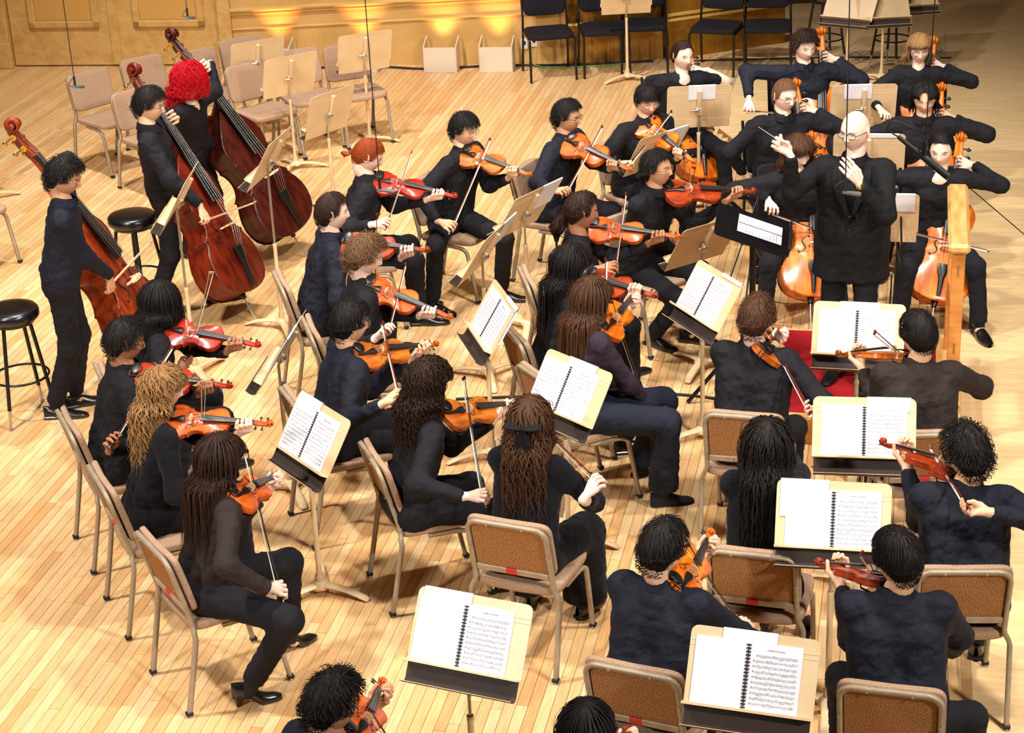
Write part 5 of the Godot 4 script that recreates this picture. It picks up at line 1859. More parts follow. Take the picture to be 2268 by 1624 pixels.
# ------------------------------------------------------------------ extras worn by people
func hair_ribbon(o: Node3D, d: Dictionary, hxf: Transform3D, N: Vector3, f: Vector3, l: Vector3, u: Vector3, P: Vector3, SL: Vector3, SR: Vector3, EL: Vector3, ER: Vector3, WL: Vector3, WR: Vector3) -> void:
	var mb := MB.new()
	var b := hxf * Vector3(0, 0.0, -0.135)
	var bx := hxf.basis.x.normalized()
	var by := Vector3.UP
	var bz := -hxf.basis.z.normalized()
	var loc := Transform3D(Basis(bx, by, bz), b)
	mb.ball(loc * Vector3.ZERO, Vector3(0.016, 0.018, 0.016), 10, 8)
	for s in [-1.0, 1.0]:
		mb.tube(PackedVector3Array([loc * Vector3(0, 0, 0), loc * Vector3(s * 0.03, 0.006, 0.008), loc * Vector3(s * 0.062, 0.012, 0.006), loc * Vector3(s * 0.082, 0.016, 0.0)]), fa([0.012, 0.026, 0.037, 0.034]), 12, true, 0.4, by)
		mb.tube(PackedVector3Array([loc * Vector3(0, -0.005, 0.004), loc * Vector3(s * 0.018, -0.06, 0.012), loc * Vector3(s * 0.03, -0.13, 0.008), loc * Vector3(s * 0.04, -0.2, 0.0)]), fa([0.012, 0.022, 0.026, 0.024]), 10, true, 0.2, bz)
	part(mb, "hair_ribbon", M.suit, o)

func belt(o: Node3D, d: Dictionary, hxf: Transform3D, N: Vector3, f: Vector3, l: Vector3, u: Vector3, P: Vector3, SL: Vector3, SR: Vector3, EL: Vector3, ER: Vector3, WL: Vector3, WR: Vector3) -> void:
	var mb := MB.new()
	var pts := PackedVector3Array()
	for i in 33:
		var an := TAU * i / 32.0
		pts.append(P + u * 0.085 + l * cos(an) * 0.190 + f * sin(an) * 0.124)
	mb.tube(pts, fa([0.017]), 6, false, 0.25, u)
	part(mb, "belt", M.leather, o)

func necklace(o: Node3D, d: Dictionary, hxf: Transform3D, N: Vector3, f: Vector3, l: Vector3, u: Vector3, P: Vector3, SL: Vector3, SR: Vector3, EL: Vector3, ER: Vector3, WL: Vector3, WR: Vector3) -> void:
	var mb := MB.new()
	for i in 26:
		var an := TAU * i / 26.0
		var p := N + u * (0.03 - 0.05 * (sin(an) * 0.5 + 0.5)) + l * cos(an) * 0.062 + f * (sin(an) * 0.066 + 0.015)
		mb.ball(p, Vector3.ONE * 0.005, 6, 4)
	part(mb, "necklace", M.ink, o)

func suit_details(o: Node3D, d: Dictionary, hxf: Transform3D, N: Vector3, f: Vector3, l: Vector3, u: Vector3, P: Vector3, SL: Vector3, SR: Vector3, EL: Vector3, ER: Vector3, WL: Vector3, WR: Vector3) -> void:
	for s in [-1.0, 1.0]:
		var la := MB.new()
		var pts := [N + l * s * 0.066 + u * 0.015 - f * 0.01, N + l * s * 0.085 - u * 0.05 + f * 0.09, N + l * s * 0.072 - u * 0.14 + f * 0.128, N + l * s * 0.02 - u * 0.30 + f * 0.138]
		la.tube(sm(pts, 4), fa([0.012, 0.016, 0.02, 0.024, 0.028, 0.03, 0.032, 0.034, 0.032, 0.028, 0.022, 0.014, 0.006]), 8, true, 0.22, f)
		part(la, "lapel", M.suit, o)
	for k in 2:
		var bt := MB.new()
		bt.ball(N - u * (0.32 + 0.09 * k) + f * 0.142, Vector3.ONE * 0.009, 10, 6)
		part(bt, "button", M.bow_black, o)
	var pk := MB.new()
	pk.box(Vector3(0.12, 0.045, 0.012), Transform3D(Basis(l, u, f), P + l * 0.10 - u * 0.02 + f * 0.125), 0.004)
	part(pk, "pocket_flap", M.suit, o)
	var wt := MB.new()
	var wd := (WL - EL).normalized()
	var xfw := Transform3D(basis_of(wd, f), WL + wd * 0.012)
	wt.lathe(PackedVector2Array([Vector2(0.027, -0.009), Vector2(0.0285, 0.0), Vector2(0.027, 0.009)]), 16, xfw)
	wt.ball(xfw * Vector3(0, 0, 0.028), Vector3.ONE * 0.014, 10, 6)
	part(wt, "wristwatch", M.brass, o)

# ------------------------------------------------------------------ uplights, microphones, cables
func build_small_things() -> void:
	# baton
	var bo := thing("baton", "thin white baton in the conductor's raised right hand", "baton", BATON_AT)
	var bm := MB.new()
	bm.rod(-BATON_DIR * 0.02, BATON_DIR * 0.16, 0.0022, 6, 0.001)
	part(bm, "shaft", M.paper, bo)
	var bh := MB.new()
	bh.ball(-BATON_DIR * 0.03, Vector3.ONE * 0.008, 8, 6)
	part(bh, "grip", M.maple, bo)
	# four uplight boxes along the painted wall
	var spots := [[3.50, "pale uplight box hidden behind the farthest tan chair"], [4.42, "pale uplight box behind the chair nearest it"], [5.26, "pale uplight box left of the empty black chairs, in full view"], [5.84, "pale uplight box touching the first black chair"]]
	for s in spots:
		uplight(s[0], s[1])
	# hanging microphones
	hang_mic(MICS[0], "blue-ringed microphone hanging before the outermost empty chair", true, 60.0)
	hang_mic(MICS[1], "blue-ringed microphone hanging before the door panel", true, 60.0)
	hang_mic(MICS[2], "grey microphone hanging over the ginger player's violin", false, 20.0)
	hang_mic(MICS[3], "small grey microphone hanging before the conductor's jacket", false, 20.0)
	big_mic()
	mic_stand(Vector3(1.42, 0, -11.15), Vector3(1.36, 0.62, -11.25), "slim boom microphone stand beneath the conductor stand", Vector3(1.62, 1.15, -11.6))
	mic_stand(Vector3(2.62, 0, -11.75), Vector3(2.58, 1.05, -11.95), "thin gooseneck microphone stand beside the square-necked cellist", Vector3(2.6, 0.9, -11.9))
	mic_stand(Vector3(2.45, 0, -11.5), Vector3(2.47, 0.62, -11.5), "short microphone stand behind the podium", Vector3(2.47, 0.5, -11.5))
	# cables on the floor
	floor_cable([Vector3(-0.37, 0, -11.2), Vector3(0.2, 0, -11.18), Vector3(0.75, 0, -11.1), Vector3(1.02, 0, -11.12), Vector3(1.3, 0, -11.02), Vector3(1.6, 0, -10.9)], 0.009, M.cable, "black cable running across the floor to the podium")
	var tp := thing("gaffer_tape", "square of black tape holding the floor cable", "tape", Vector3(0.98, 0, -11.11), deg_to_rad(-8))
	var tm := MB.new()
	tm.sheet(PackedVector2Array([Vector2(0.0022, -0.06), Vector2(0.004, -0.02), Vector2(0.021, -0.006), Vector2(0.021, 0.006), Vector2(0.004, 0.02), Vector2(0.0022, 0.06)]), 0.055, 0.001)
	part(tm, "strip", M.cable, tp)
	floor_cable([Vector3(-1.9, 0, -19.75), Vector3(-1.2, 0, -19.65), Vector3(-0.75, 0, -19.5), Vector3(0.0, 0, -19.5), Vector3(0.5, 0, -19.42), Vector3(1.1, 0, -19.38), Vector3(1.6, 0, -19.4)], 0.012, M.cable, "black cable along the foot of the painted wall")
	floor_cable([Vector3(0.32, 0.02, -19.5), Vector3(0.5, 0, -19.32), Vector3(0.8, 0, -19.3), Vector3(1.1, 0, -19.33), Vector3(1.35, 0, -19.36)], 0.008, M.cable_green, "green cable along the gilded plinth")
	floor_cable([Vector3(1.9, 0, -19.35), Vector3(2.6, 0, -19.3), Vector3(3.6, 0, -19.2), Vector3(4.6, 0, -19.0)], 0.008, M.cable, "thin black cable on the dark floor behind the cellos")
	# a thin line stretched across the right side
	var ln := thing("guy_line", "taut black line slanting to the floor at right", "line")
	var lm := MB.new()
	lm.rod(Vector3(3.05, 1.0, -12.2), Vector3(3.95, 0.0, -13.0) + Vector3(0.1, 0, -0.1), 0.004, 6)
	part(lm, "cord", M.cable, ln)
	# wall sockets by the first black chair
	var so := thing("wall_socket", "white double wall socket behind the first black chair", "socket", Vector3(0.33, 0.22, -19.53))
	for k in 2:
		var sm1 := MB.new()
		sm1.box(Vector3(0.07, 0.11, 0.012), xf_at(Vector3(0.1 * k - 0.05, 0.02 * k, 0)), 0.003)
		var pl := part(sm1, "plate", M.paper, so)
		var ho := MB.new()
		ho.box(Vector3(0.03, 0.04, 0.016), xf_at(Vector3(0.1 * k - 0.05, 0.02 * k + 0.01, 0.001)), 0.002)
		part(ho, "outlet", M.rubber, pl)

func uplight(x: float, label: String) -> void:
	var fr := Transform3D(Basis(Vector3.UP, -atan2(wxd.z, wxd.x)), W0)
	var o := thing("uplight_box", label, "uplight", Vector3.ZERO, 0.0, "uplight boxes along the wall")
	o.transform = fr * xf_at(Vector3(x, 0, 0.20))
	var f := MB.new()
	f.box(Vector3(0.34, 0.26, 0.012), xf_at(Vector3(0, 0.13, 0.11)), 0.003)
	part(f, "front_board", M.uplight_box, o)
	for s in [-1.0, 1.0]:
		var sd := MB.new()
		sd.slab(PackedVector2Array([Vector2(-0.11, 0.0), Vector2(0.11, 0.0), Vector2(0.11, 0.27), Vector2(-0.11, 0.33)]), -0.006, 0.006, Transform3D(Basis(Vector3(0, 0, 1), Vector3(0, 1, 0), Vector3(-1, 0, 0)), Vector3(s * 0.168, 0, 0)))
		part(sd, "side_board", M.uplight_box, o)
	var lm := MB.new()
	lm.lathe(PackedVector2Array([Vector2(0, 0.0), Vector2(0.06, 0.0), Vector2(0.07, 0.06), Vector2(0.06, 0.06), Vector2(0.0, 0.058)]), 16)
	part(lm, "lamp_body", M.black_metal, o)
	var gl := MB.new()
	gl.lathe(PackedVector2Array([Vector2(0.0, 0.062), Vector2(0.055, 0.0625), Vector2(0.0, 0.063)]), 16)
	part(gl, "lamp_glass", M.glow, o)
	var sp := SpotLight3D.new()
	sp.name = "uplight"
	sp.spot_angle = 30.0
	sp.spot_angle_attenuation = 0.9
	sp.light_energy = 8.0
	sp.light_color = Color(1.0, 0.68, 0.40)
	sp.light_size = 0.05
	sp.spot_range = 20.0
	sp.spot_attenuation = 2.0
	sp.shadow_enabled = true
	o.add_child(sp)
	sp.position = Vector3(0, 0.075, 0.0)
	sp.rotation_degrees = Vector3(76, 0, 0)

func hang_mic(at: Vector3, label: String, blue: bool, yaw: float) -> void:
	var o := thing("hanging_microphone", label, "microphone", at, deg_to_rad(yaw), "hanging microphones")
	var c := MB.new()
	c.rod(Vector3(0, 0.04, 0), Vector3(-0.05, 9.4 - at.y, 0), 0.0035, 5)
	c.tube(sm([Vector3(0, 0.05, 0), Vector3(-0.05, 0.03, 0), Vector3(-0.06, 0.0, 0), Vector3(-0.02, -0.015, 0)], 3), fa([0.0025]), 5)
	part(c, "cable", M.cable, o)
	var cl := MB.new()
	cl.rod(Vector3(0, 0.06, 0), Vector3(0, -0.02, 0), 0.009, 8)
	part(cl, "clip", M.cable, o)
	var b := MB.new()
	b.tube(PackedVector3Array([Vector3(-0.01, -0.018, 0), Vector3(0.035, -0.03, 0)]), fa([0.0105]), 10)
	part(b, "ring", M.mic_blue if blue else M.mic_grey, o)
	var h := MB.new()
	h.tube(PackedVector3Array([Vector3(0.033, -0.029, 0), Vector3(0.09, -0.045, 0)]), fa([0.012, 0.013]), 12)
	part(h, "capsule", M.mic_grey, o)

func big_mic() -> void:
	var o := thing("large_microphone", "long black microphone hanging in front of the cellos", "microphone", MIC_A)
	var a := Vector3.ZERO
	var b := MIC_B - MIC_A
	var d := b.normalized()
	var m := MB.new()
	m.tube(PackedVector3Array([a, a.lerp(b, 0.3), a.lerp(b, 0.32), b]), fa([0.008, 0.010, 0.0125, 0.0135]), 14)
	part(m, "barrel", M.cable, o)
	var g := MB.new()
	g.tube(PackedVector3Array([a.lerp(b, 0.62), a.lerp(b, 0.98)]), fa([0.0142, 0.0142]), 14)
	part(g, "grille", M.rubber, o)
	var c := MB.new()
	var mid := a.lerp(b, 0.52)
	c.rod(mid, mid + Vector3(0.0, 0.06, 0.0), 0.009, 8)
	c.rod(mid + Vector3(0, 0.05, 0), mid + Vector3(0.12, 3.6, -0.2), 0.0025, 5)
	c.tube(sm([a, a + Vector3(-0.04, 0.03, 0), a + Vector3(-0.02, 0.06, 0), a + Vector3(0.05, 0.03, 0), mid + Vector3(0, 0.07, 0)], 4), fa([0.003]), 6)
	part(c, "hanger", M.cable, o)

func mic_stand(foot: Vector3, tip: Vector3, label: String, top: Vector3) -> void:
	var o := thing("microphone_stand", label, "microphone stand", foot, 0.0, "microphone stands among the cellos")
	var p := MB.new()
	p.lathe(PackedVector2Array([Vector2(0, 0), Vector2(0.1, 0), Vector2(0.1, 0.012), Vector2(0.02, 0.022), Vector2(0, 0.022)]), 20)
	part(p, "base", M.black_metal, o)
	var t := top - foot
	var q := MB.new()
	q.rod(Vector3(0, 0.02, 0), t, 0.0065, 8)
	part(q, "pole", M.black_metal, o)
	var r := MB.new()
	r.rod(t, tip - foot, 0.005, 8)
	part(r, "boom", M.black_metal, o)
	var h := MB.new()
	var dv := (tip - foot - t).normalized()
	h.rod(tip - foot, tip - foot + Vector3(-0.09, 0.0, 0.03), 0.0115, 12)
	part(h, "microphone", M.mic_grey, o)

func floor_cable(pts: Array, r: float, m: Material, label: String) -> void:
	var o := thing("floor_cable", label, "cable", pts[0], 0.0, "cables on the floor")
	var q := []
	for x in pts:
		q.append(x - pts[0] + Vector3(0, r + 0.001, 0))
	var mb := MB.new()
	mb.tube(sm(q, 6), fa([r]), 8)
	part(mb, "cord", m, o)

# ------------------------------------------------------------------ mesh builder
class MB:
	var v := PackedVector3Array()
	var n := PackedVector3Array()
	var uv := PackedVector2Array()
	var c := PackedColorArray()
	var idx := PackedInt32Array()
	var col := Color(1, 1, 1)

	func vert(p: Vector3, nn: Vector3, t := Vector2.ZERO) -> void:
		v.append(p); n.append(nn); uv.append(t); c.append(col)

	# counter-clockwise seen from outside; stored clockwise for the engine
	func tri(a: int, b: int, d: int) -> void:
		idx.append(a); idx.append(d); idx.append(b)

	func quad(a: Vector3, b: Vector3, cc: Vector3, d: Vector3, ua := Vector2(0, 0), ub := Vector2(1, 0), uc := Vector2(1, 1), ud := Vector2(0, 1)) -> void:
		var nn := (b - a).cross(d - a)
		if nn.length_squared() < 1e-16:
			nn = (cc - b).cross(d - b)
		nn = nn.normalized()
		var k := v.size()
		vert(a, nn, ua); vert(b, nn, ub); vert(cc, nn, uc); vert(d, nn, ud)
		tri(k, k + 1, k + 2); tri(k, k + 2, k + 3)

	# rows of points; closed = each row is a ring. Smooth normals. Outside is where (next in row) x (next row) points.
	func grid(rows: Array, closed := false, us := 1.0, vs := 1.0) -> void:
		var nr := rows.size()
		var nc: int = rows[0].size()
		var base := v.size()
		for i in nr:
			var r: PackedVector3Array = rows[i]
			var rp: PackedVector3Array = rows[maxi(i - 1, 0)]
			var rn: PackedVector3Array = rows[mini(i + 1, nr - 1)]
			for j in nc:
				var jp := (j - 1 + nc) % nc if closed else maxi(j - 1, 0)
				var jn := (j + 1) % nc if closed else mini(j + 1, nc - 1)
				var du := r[jn] - r[jp]
				if du.length_squared() < 1e-12:
					du = (rn[jn] - rn[jp]) + (rp[jn] - rp[jp])
				var dv := rn[j] - rp[j]
				var nn := du.cross(dv)
				if nn.length_squared() < 1e-18:
					nn = Vector3.UP
				v.append(r[j]); n.append(nn.normalized()); c.append(col)
				uv.append(Vector2(us * j / float(nc if closed else nc - 1), vs * i / float(maxi(nr - 1, 1))))
		var lim := nc if closed else nc - 1
		for i in nr - 1:
			for j in lim:
				var j2 := (j + 1) % nc
				var a := base + i * nc + j
				var b := base + i * nc + j2
				var d := base + (i + 1) * nc + j
				var e := base + (i + 1) * nc + j2
				idx.append(a); idx.append(e); idx.append(b)
				idx.append(a); idx.append(d); idx.append(e)

	func fan(ring: PackedVector3Array, nn: Vector3) -> void:
		var k := v.size()
		var m := Vector3.ZERO
		for p in ring:
			m += p
		m /= ring.size()
		vert(m, nn)
		for p in ring:
			vert(p, nn)
		var s := ring.size()
		var w := Vector3.ZERO
		for i in s:
			w += (ring[i] - m).cross(ring[(i + 1) % s] - m)
		var fwd := w.dot(nn) > 0.0
		for i in s:
			if fwd:
				tri(k, k + 1 + i, k + 1 + (i + 1) % s)
			else:
				tri(k, k + 1 + (i + 1) % s, k + 1 + i)

	# tube along points, radius per point
	func tube(pts: PackedVector3Array, rad: PackedFloat32Array, sides := 8, cap := true, flat := 1.0, upv := Vector3.ZERO) -> void:
		var rows := []
		var np := pts.size()
		var t0 := (pts[1] - pts[0]).normalized()
		var a := upv
		if a == Vector3.ZERO:
			a = Vector3.UP if absf(t0.y) < 0.9 else Vector3.RIGHT
		var side := t0.cross(a).normalized()
		for i in np:
			var t: Vector3
			if i == 0:
				t = t0
			elif i == np - 1:
				t = (pts[i] - pts[i - 1]).normalized()
			else:
				t = (pts[i + 1] - pts[i - 1]).normalized()
			side = (side - t * side.dot(t)).normalized()
			var up := t.cross(side)
			var r := rad[mini(i, rad.size() - 1)]
			var ring := PackedVector3Array()
			for j in sides:
				var an := TAU * (j + 0.5) / sides
				ring.append(pts[i] + (side * cos(an) + up * sin(an) * flat) * r)
			rows.append(ring)
		grid(rows, true)
		if cap:
			fan(rows[0], -t0)
			fan(rows[np - 1], (pts[np - 1] - pts[np - 2]).normalized())

	func rod(a: Vector3, b: Vector3, r: float, sides := 8, r2 := -1.0) -> void:
		tube(PackedVector3Array([a, b]), PackedFloat32Array([r, r if r2 < 0.0 else r2]), sides)

	# profile of (radius, height) turned round y
	func lathe(prof: PackedVector2Array, sides: int, xf := Transform3D.IDENTITY) -> void:
		var rows := []
		for q in prof:
			var ring := PackedVector3Array()
			for j in sides:
				var an := -TAU * j / sides
				ring.append(xf * Vector3(cos(an) * q.x, q.y, sin(an) * q.x))
			rows.append(ring)
		grid(rows, true)

	func ball(m: Vector3, r: Vector3, nu := 10, nv := 7) -> void:
		var rows := []
		for i in nv + 1:
			var th := PI * i / nv - PI / 2
			var ring := PackedVector3Array()
			for j in nu:
				var an := -TAU * j / nu
				ring.append(m + Vector3(cos(th) * cos(an) * r.x, sin(th) * r.y, cos(th) * sin(an) * r.z))
			rows.append(ring)
		grid(rows, true)

	# box with chamfered edges
	func box(s: Vector3, xf := Transform3D.IDENTITY, b := 0.003) -> void:
		var h := s * 0.5
		b = minf(b, minf(h.x, minf(h.y, h.z)) * 0.9)
		for ax in 3:
			for sg in [-1.0, 1.0]:
				var u := (ax + 1) % 3
				var w := (ax + 2) % 3
				var q := []
				for k in [[-1, -1], [1, -1], [1, 1], [-1, 1]]:
					var p := Vector3.ZERO
					p[ax] = h[ax] * sg
					p[u] = (h[u] - b) * k[0] * sg
					p[w] = (h[w] - b) * k[1]
					q.append(xf * p)
				quad(q[0], q[1], q[2], q[3])
		if b <= 0.0005:
			return
		for ax in 3:
			var u := (ax + 1) % 3
			var w := (ax + 2) % 3
			for su in [-1.0, 1.0]:
				for sw in [-1.0, 1.0]:
					var p1 := Vector3.ZERO; var p2 := Vector3.ZERO
					p1[u] = h[u] * su; p1[w] = (h[w] - b) * sw
					p2[u] = (h[u] - b) * su; p2[w] = h[w] * sw
					var lo := Vector3.ZERO; lo[ax] = -(h[ax] - b)
					var hi := -lo
					if su * sw > 0:
						quad(xf * (p1 + lo), xf * (p2 + lo), xf * (p2 + hi), xf * (p1 + hi))
					else:
						quad(xf * (p2 + lo), xf * (p1 + lo), xf * (p1 + hi), xf * (p2 + hi))
		for sx in [-1.0, 1.0]:
			for sy in [-1.0, 1.0]:
				for sz in [-1.0, 1.0]:
					var a := Vector3(h.x * sx, (h.y - b) * sy, (h.z - b) * sz)
					var d := Vector3((h.x - b) * sx, h.y * sy, (h.z - b) * sz)
					var e := Vector3((h.x - b) * sx, (h.y - b) * sy, h.z * sz)
					var k := v.size()
					var nn := (xf.basis * Vector3(sx, sy, sz)).normalized()
					vert(xf * a, nn); vert(xf * d, nn); vert(xf * e, nn)
					if sx * sy * sz > 0:
						tri(k, k + 1, k + 2)
					else:
						tri(k, k + 2, k + 1)

	# outline in xy, thickness along z from z0 to z1
	func slab(poly: PackedVector2Array, z0: float, z1: float, xf := Transform3D.IDENTITY, uvs := Vector2.ONE, uvo := Vector2.ZERO) -> void:
		var t := Geometry2D.triangulate_polygon(poly)
		var area := 0.0
		var np := poly.size()
		for i in np:
			area += poly[i].cross(poly[(i + 1) % np])
		for sd in 2:
			var z := z1 if sd == 1 else z0
			var nn := (xf.basis * Vector3(0, 0, 1 if sd == 1 else -1)).normalized()
			var k := v.size()
			for p in poly:
				vert(xf * Vector3(p.x, p.y, z), nn, Vector2(p.x * uvs.x + uvo.x, p.y * uvs.y + uvo.y))
			for i in range(0, t.size(), 3):
				var a := poly[t[i]]; var b := poly[t[i + 1]]; var d := poly[t[i + 2]]
				var ccw := (b - a).cross(d - a) > 0
				if ccw == (sd == 1):
					tri(k + t[i], k + t[i + 1], k + t[i + 2])
				else:
					tri(k + t[i], k + t[i + 2], k + t[i + 1])
		for i in np:
			var a := poly[i]; var b := poly[(i + 1) % np]
			if area < 0:
				var tmp := a; a = b; b = tmp
			quad(xf * Vector3(a.x, a.y, z0), xf * Vector3(b.x, b.y, z0), xf * Vector3(b.x, b.y, z1), xf * Vector3(a.x, a.y, z1))

	# swept surface with thickness: profile in (y,z) pairs, along x from -w to w
	func sheet(prof: PackedVector2Array, w: float, th: float, xf := Transform3D.IDENTITY) -> void:
		var np := prof.size()
		var outer := PackedVector2Array()
		for i in np:
			var d := (prof[mini(i + 1, np - 1)] - prof[maxi(i - 1, 0)]).normalized()
			outer.append(prof[i] + Vector2(-d.y, d.x) * th)
		for i in np - 1:
			var a := prof[i]; var b := prof[i + 1]; var e := outer[i]; var f := outer[i + 1]
			quad(xf * Vector3(-w, a.x, a.y), xf * Vector3(w, a.x, a.y), xf * Vector3(w, b.x, b.y), xf * Vector3(-w, b.x, b.y))
			quad(xf * Vector3(-w, f.x, f.y), xf * Vector3(w, f.x, f.y), xf * Vector3(w, e.x, e.y), xf * Vector3(-w, e.x, e.y))
			for s in [-w, w]:
				quad(xf * Vector3(s, a.x, a.y), xf * Vector3(s, b.x, b.y), xf * Vector3(s, f.x, f.y), xf * Vector3(s, e.x, e.y))
		for i in [0, np - 1]:
			var a := prof[i]; var e := outer[i]
			quad(xf * Vector3(-w, a.x, a.y), xf * Vector3(w, a.x, a.y), xf * Vector3(w, e.x, e.y), xf * Vector3(-w, e.x, e.y))

	func add(o: MB, xf := Transform3D.IDENTITY) -> void:
		var k := v.size()
		v.append_array(xf * o.v)
		var nb := Transform3D(xf.basis.orthonormalized(), Vector3.ZERO)
		n.append_array(nb * o.n)
		uv.append_array(o.uv)
		c.append_array(o.c)
		var flip := xf.basis.determinant() < 0
		var m := o.idx.size()
		var st := idx.size()
		idx.resize(st + m)
		for i in range(0, m, 3):
			idx[st + i] = o.idx[i] + k
			if flip:
				idx[st + i + 1] = o.idx[i + 2] + k
				idx[st + i + 2] = o.idx[i + 1] + k
			else:
				idx[st + i + 1] = o.idx[i + 1] + k
				idx[st + i + 2] = o.idx[i + 2] + k

	func smooth() -> void:
		for i in n.size():
			n[i] = Vector3.ZERO
		for i in range(0, idx.size(), 3):
			var a := idx[i]; var b := idx[i + 1]; var d := idx[i + 2]
			var nn := (v[d] - v[a]).cross(v[b] - v[a])
			n[a] += nn; n[b] += nn; n[d] += nn
		for i in n.size():
			n[i] = n[i].normalized()

	func mesh(m: Material) -> ArrayMesh:
		var arr := []
		arr.resize(Mesh.ARRAY_MAX)
		arr[Mesh.ARRAY_VERTEX] = v
		arr[Mesh.ARRAY_NORMAL] = n
		arr[Mesh.ARRAY_TEX_UV] = uv
		arr[Mesh.ARRAY_COLOR] = c
		arr[Mesh.ARRAY_INDEX] = idx
		var am := ArrayMesh.new()
		am.add_surface_from_arrays(Mesh.PRIMITIVE_TRIANGLES, arr)
		am.surface_set_material(0, m)
		return am

# ------------------------------------------------------------------ scene helpers
var M := {}
var used := {}
var rng := RandomNumberGenerator.new()

func numbered(called: String) -> String:
	var k: int = used.get(called, 0)
	used[called] = k + 1
	return called if k == 0 else "%s_%03d" % [called, k]

func tag(o: Node, label: String, category: String, group := "", kind := "") -> Node:
	if label != "":
		o.set_meta("label", label)
	if category != "":
		o.set_meta("category", category)
	if group != "":
		o.set_meta("group", group)
	if kind != "":
		o.set_meta("kind", kind)
	return o

func thing(called: String, label: String, category: String, at := Vector3.ZERO, yaw := 0.0, group := "") -> Node3D:
	var o := Node3D.new()
	o.name = numbered(called)
	add_child(o)
	o.position = at
	o.rotation.y = yaw
	tag(o, label, category, group)
	return o

func part(mb: MB, called: String, mat: Material, parent: Node) -> MeshInstance3D:
	var o := MeshInstance3D.new()
	o.mesh = mb.mesh(mat)
	o.name = called if parent != self else numbered(called)
	parent.add_child(o, true)
	return o

func inst(mesh: Mesh, called: String, parent: Node, xf := Transform3D.IDENTITY) -> MeshInstance3D:
	var o := MeshInstance3D.new()
	o.mesh = mesh
	o.name = called if parent != self else numbered(called)
	parent.add_child(o, true)
	o.transform = xf
	return o

func structure(mb: MB, called: String, mat: Material, parent: Node = null) -> MeshInstance3D:
	var o := part(mb, called, mat, self if parent == null else parent)
	if parent == null:
		o.set_meta("kind", "structure")
	return o

func copy_of(o: Node3D, label: String, group := "") -> Node3D:
	var r: Node3D = o.duplicate()
	r.name = numbered(str(o.name).trim_suffix("_000"))
	add_child(r)
	tag(r, label, "", group)
	return r

func col8(r: int, g: int, b: int) -> Color:
	return Color8(r, g, b)

func mat(c: Color, rough := 0.6, metal := 0.0, spec := 0.5) -> StandardMaterial3D:
	var m := StandardMaterial3D.new()
	m.albedo_color = c
	m.roughness = rough
	m.metallic = metal
	m.metallic_specular = spec
	return m

func noise_tex(freq: float, lo: Color, hi: Color, w := 256, h := 256, oct := 4, seed_ := 1, type := FastNoiseLite.TYPE_SIMPLEX_SMOOTH, c0 := 0.0, c1 := 1.0) -> NoiseTexture2D:
	var fn := FastNoiseLite.new()
	fn.noise_type = type
	fn.frequency = freq
	fn.fractal_octaves = oct
	fn.seed = seed_
	var t := NoiseTexture2D.new()
	t.width = w; t.height = h
	t.seamless = true
	t.noise = fn
	var g := Gradient.new()
	g.set_color(0, lo); g.set_color(1, hi)
	g.set_offset(0, c0); g.set_offset(1, c1)
	t.color_ramp = g
	return t

func noise_normal(freq: float, strength: float, w := 256, oct := 3, seed_ := 1) -> NoiseTexture2D:
	var fn := FastNoiseLite.new()
	fn.noise_type = FastNoiseLite.TYPE_SIMPLEX_SMOOTH
	fn.frequency = freq
	fn.fractal_octaves = oct
	fn.seed = seed_
	var t := NoiseTexture2D.new()
	t.width = w; t.height = w
	t.seamless = true
	t.noise = fn
	t.as_normal_map = true
	t.bump_strength = strength
	return t

func tri_map(m: StandardMaterial3D, scale: Vector3, world := false) -> StandardMaterial3D:
	m.uv1_triplanar = true
	m.uv1_world_triplanar = world
	m.uv1_scale = scale
	return m

func dir(yaw_deg: float) -> Vector3:
	var a := deg_to_rad(yaw_deg)
	return Vector3(sin(a), 0, cos(a))

func xf_at(p: Vector3, b := Basis.IDENTITY) -> Transform3D:
	return Transform3D(b, p)

func rot(ax: Vector3, deg: float) -> Basis:
	return Basis(ax, deg_to_rad(deg))

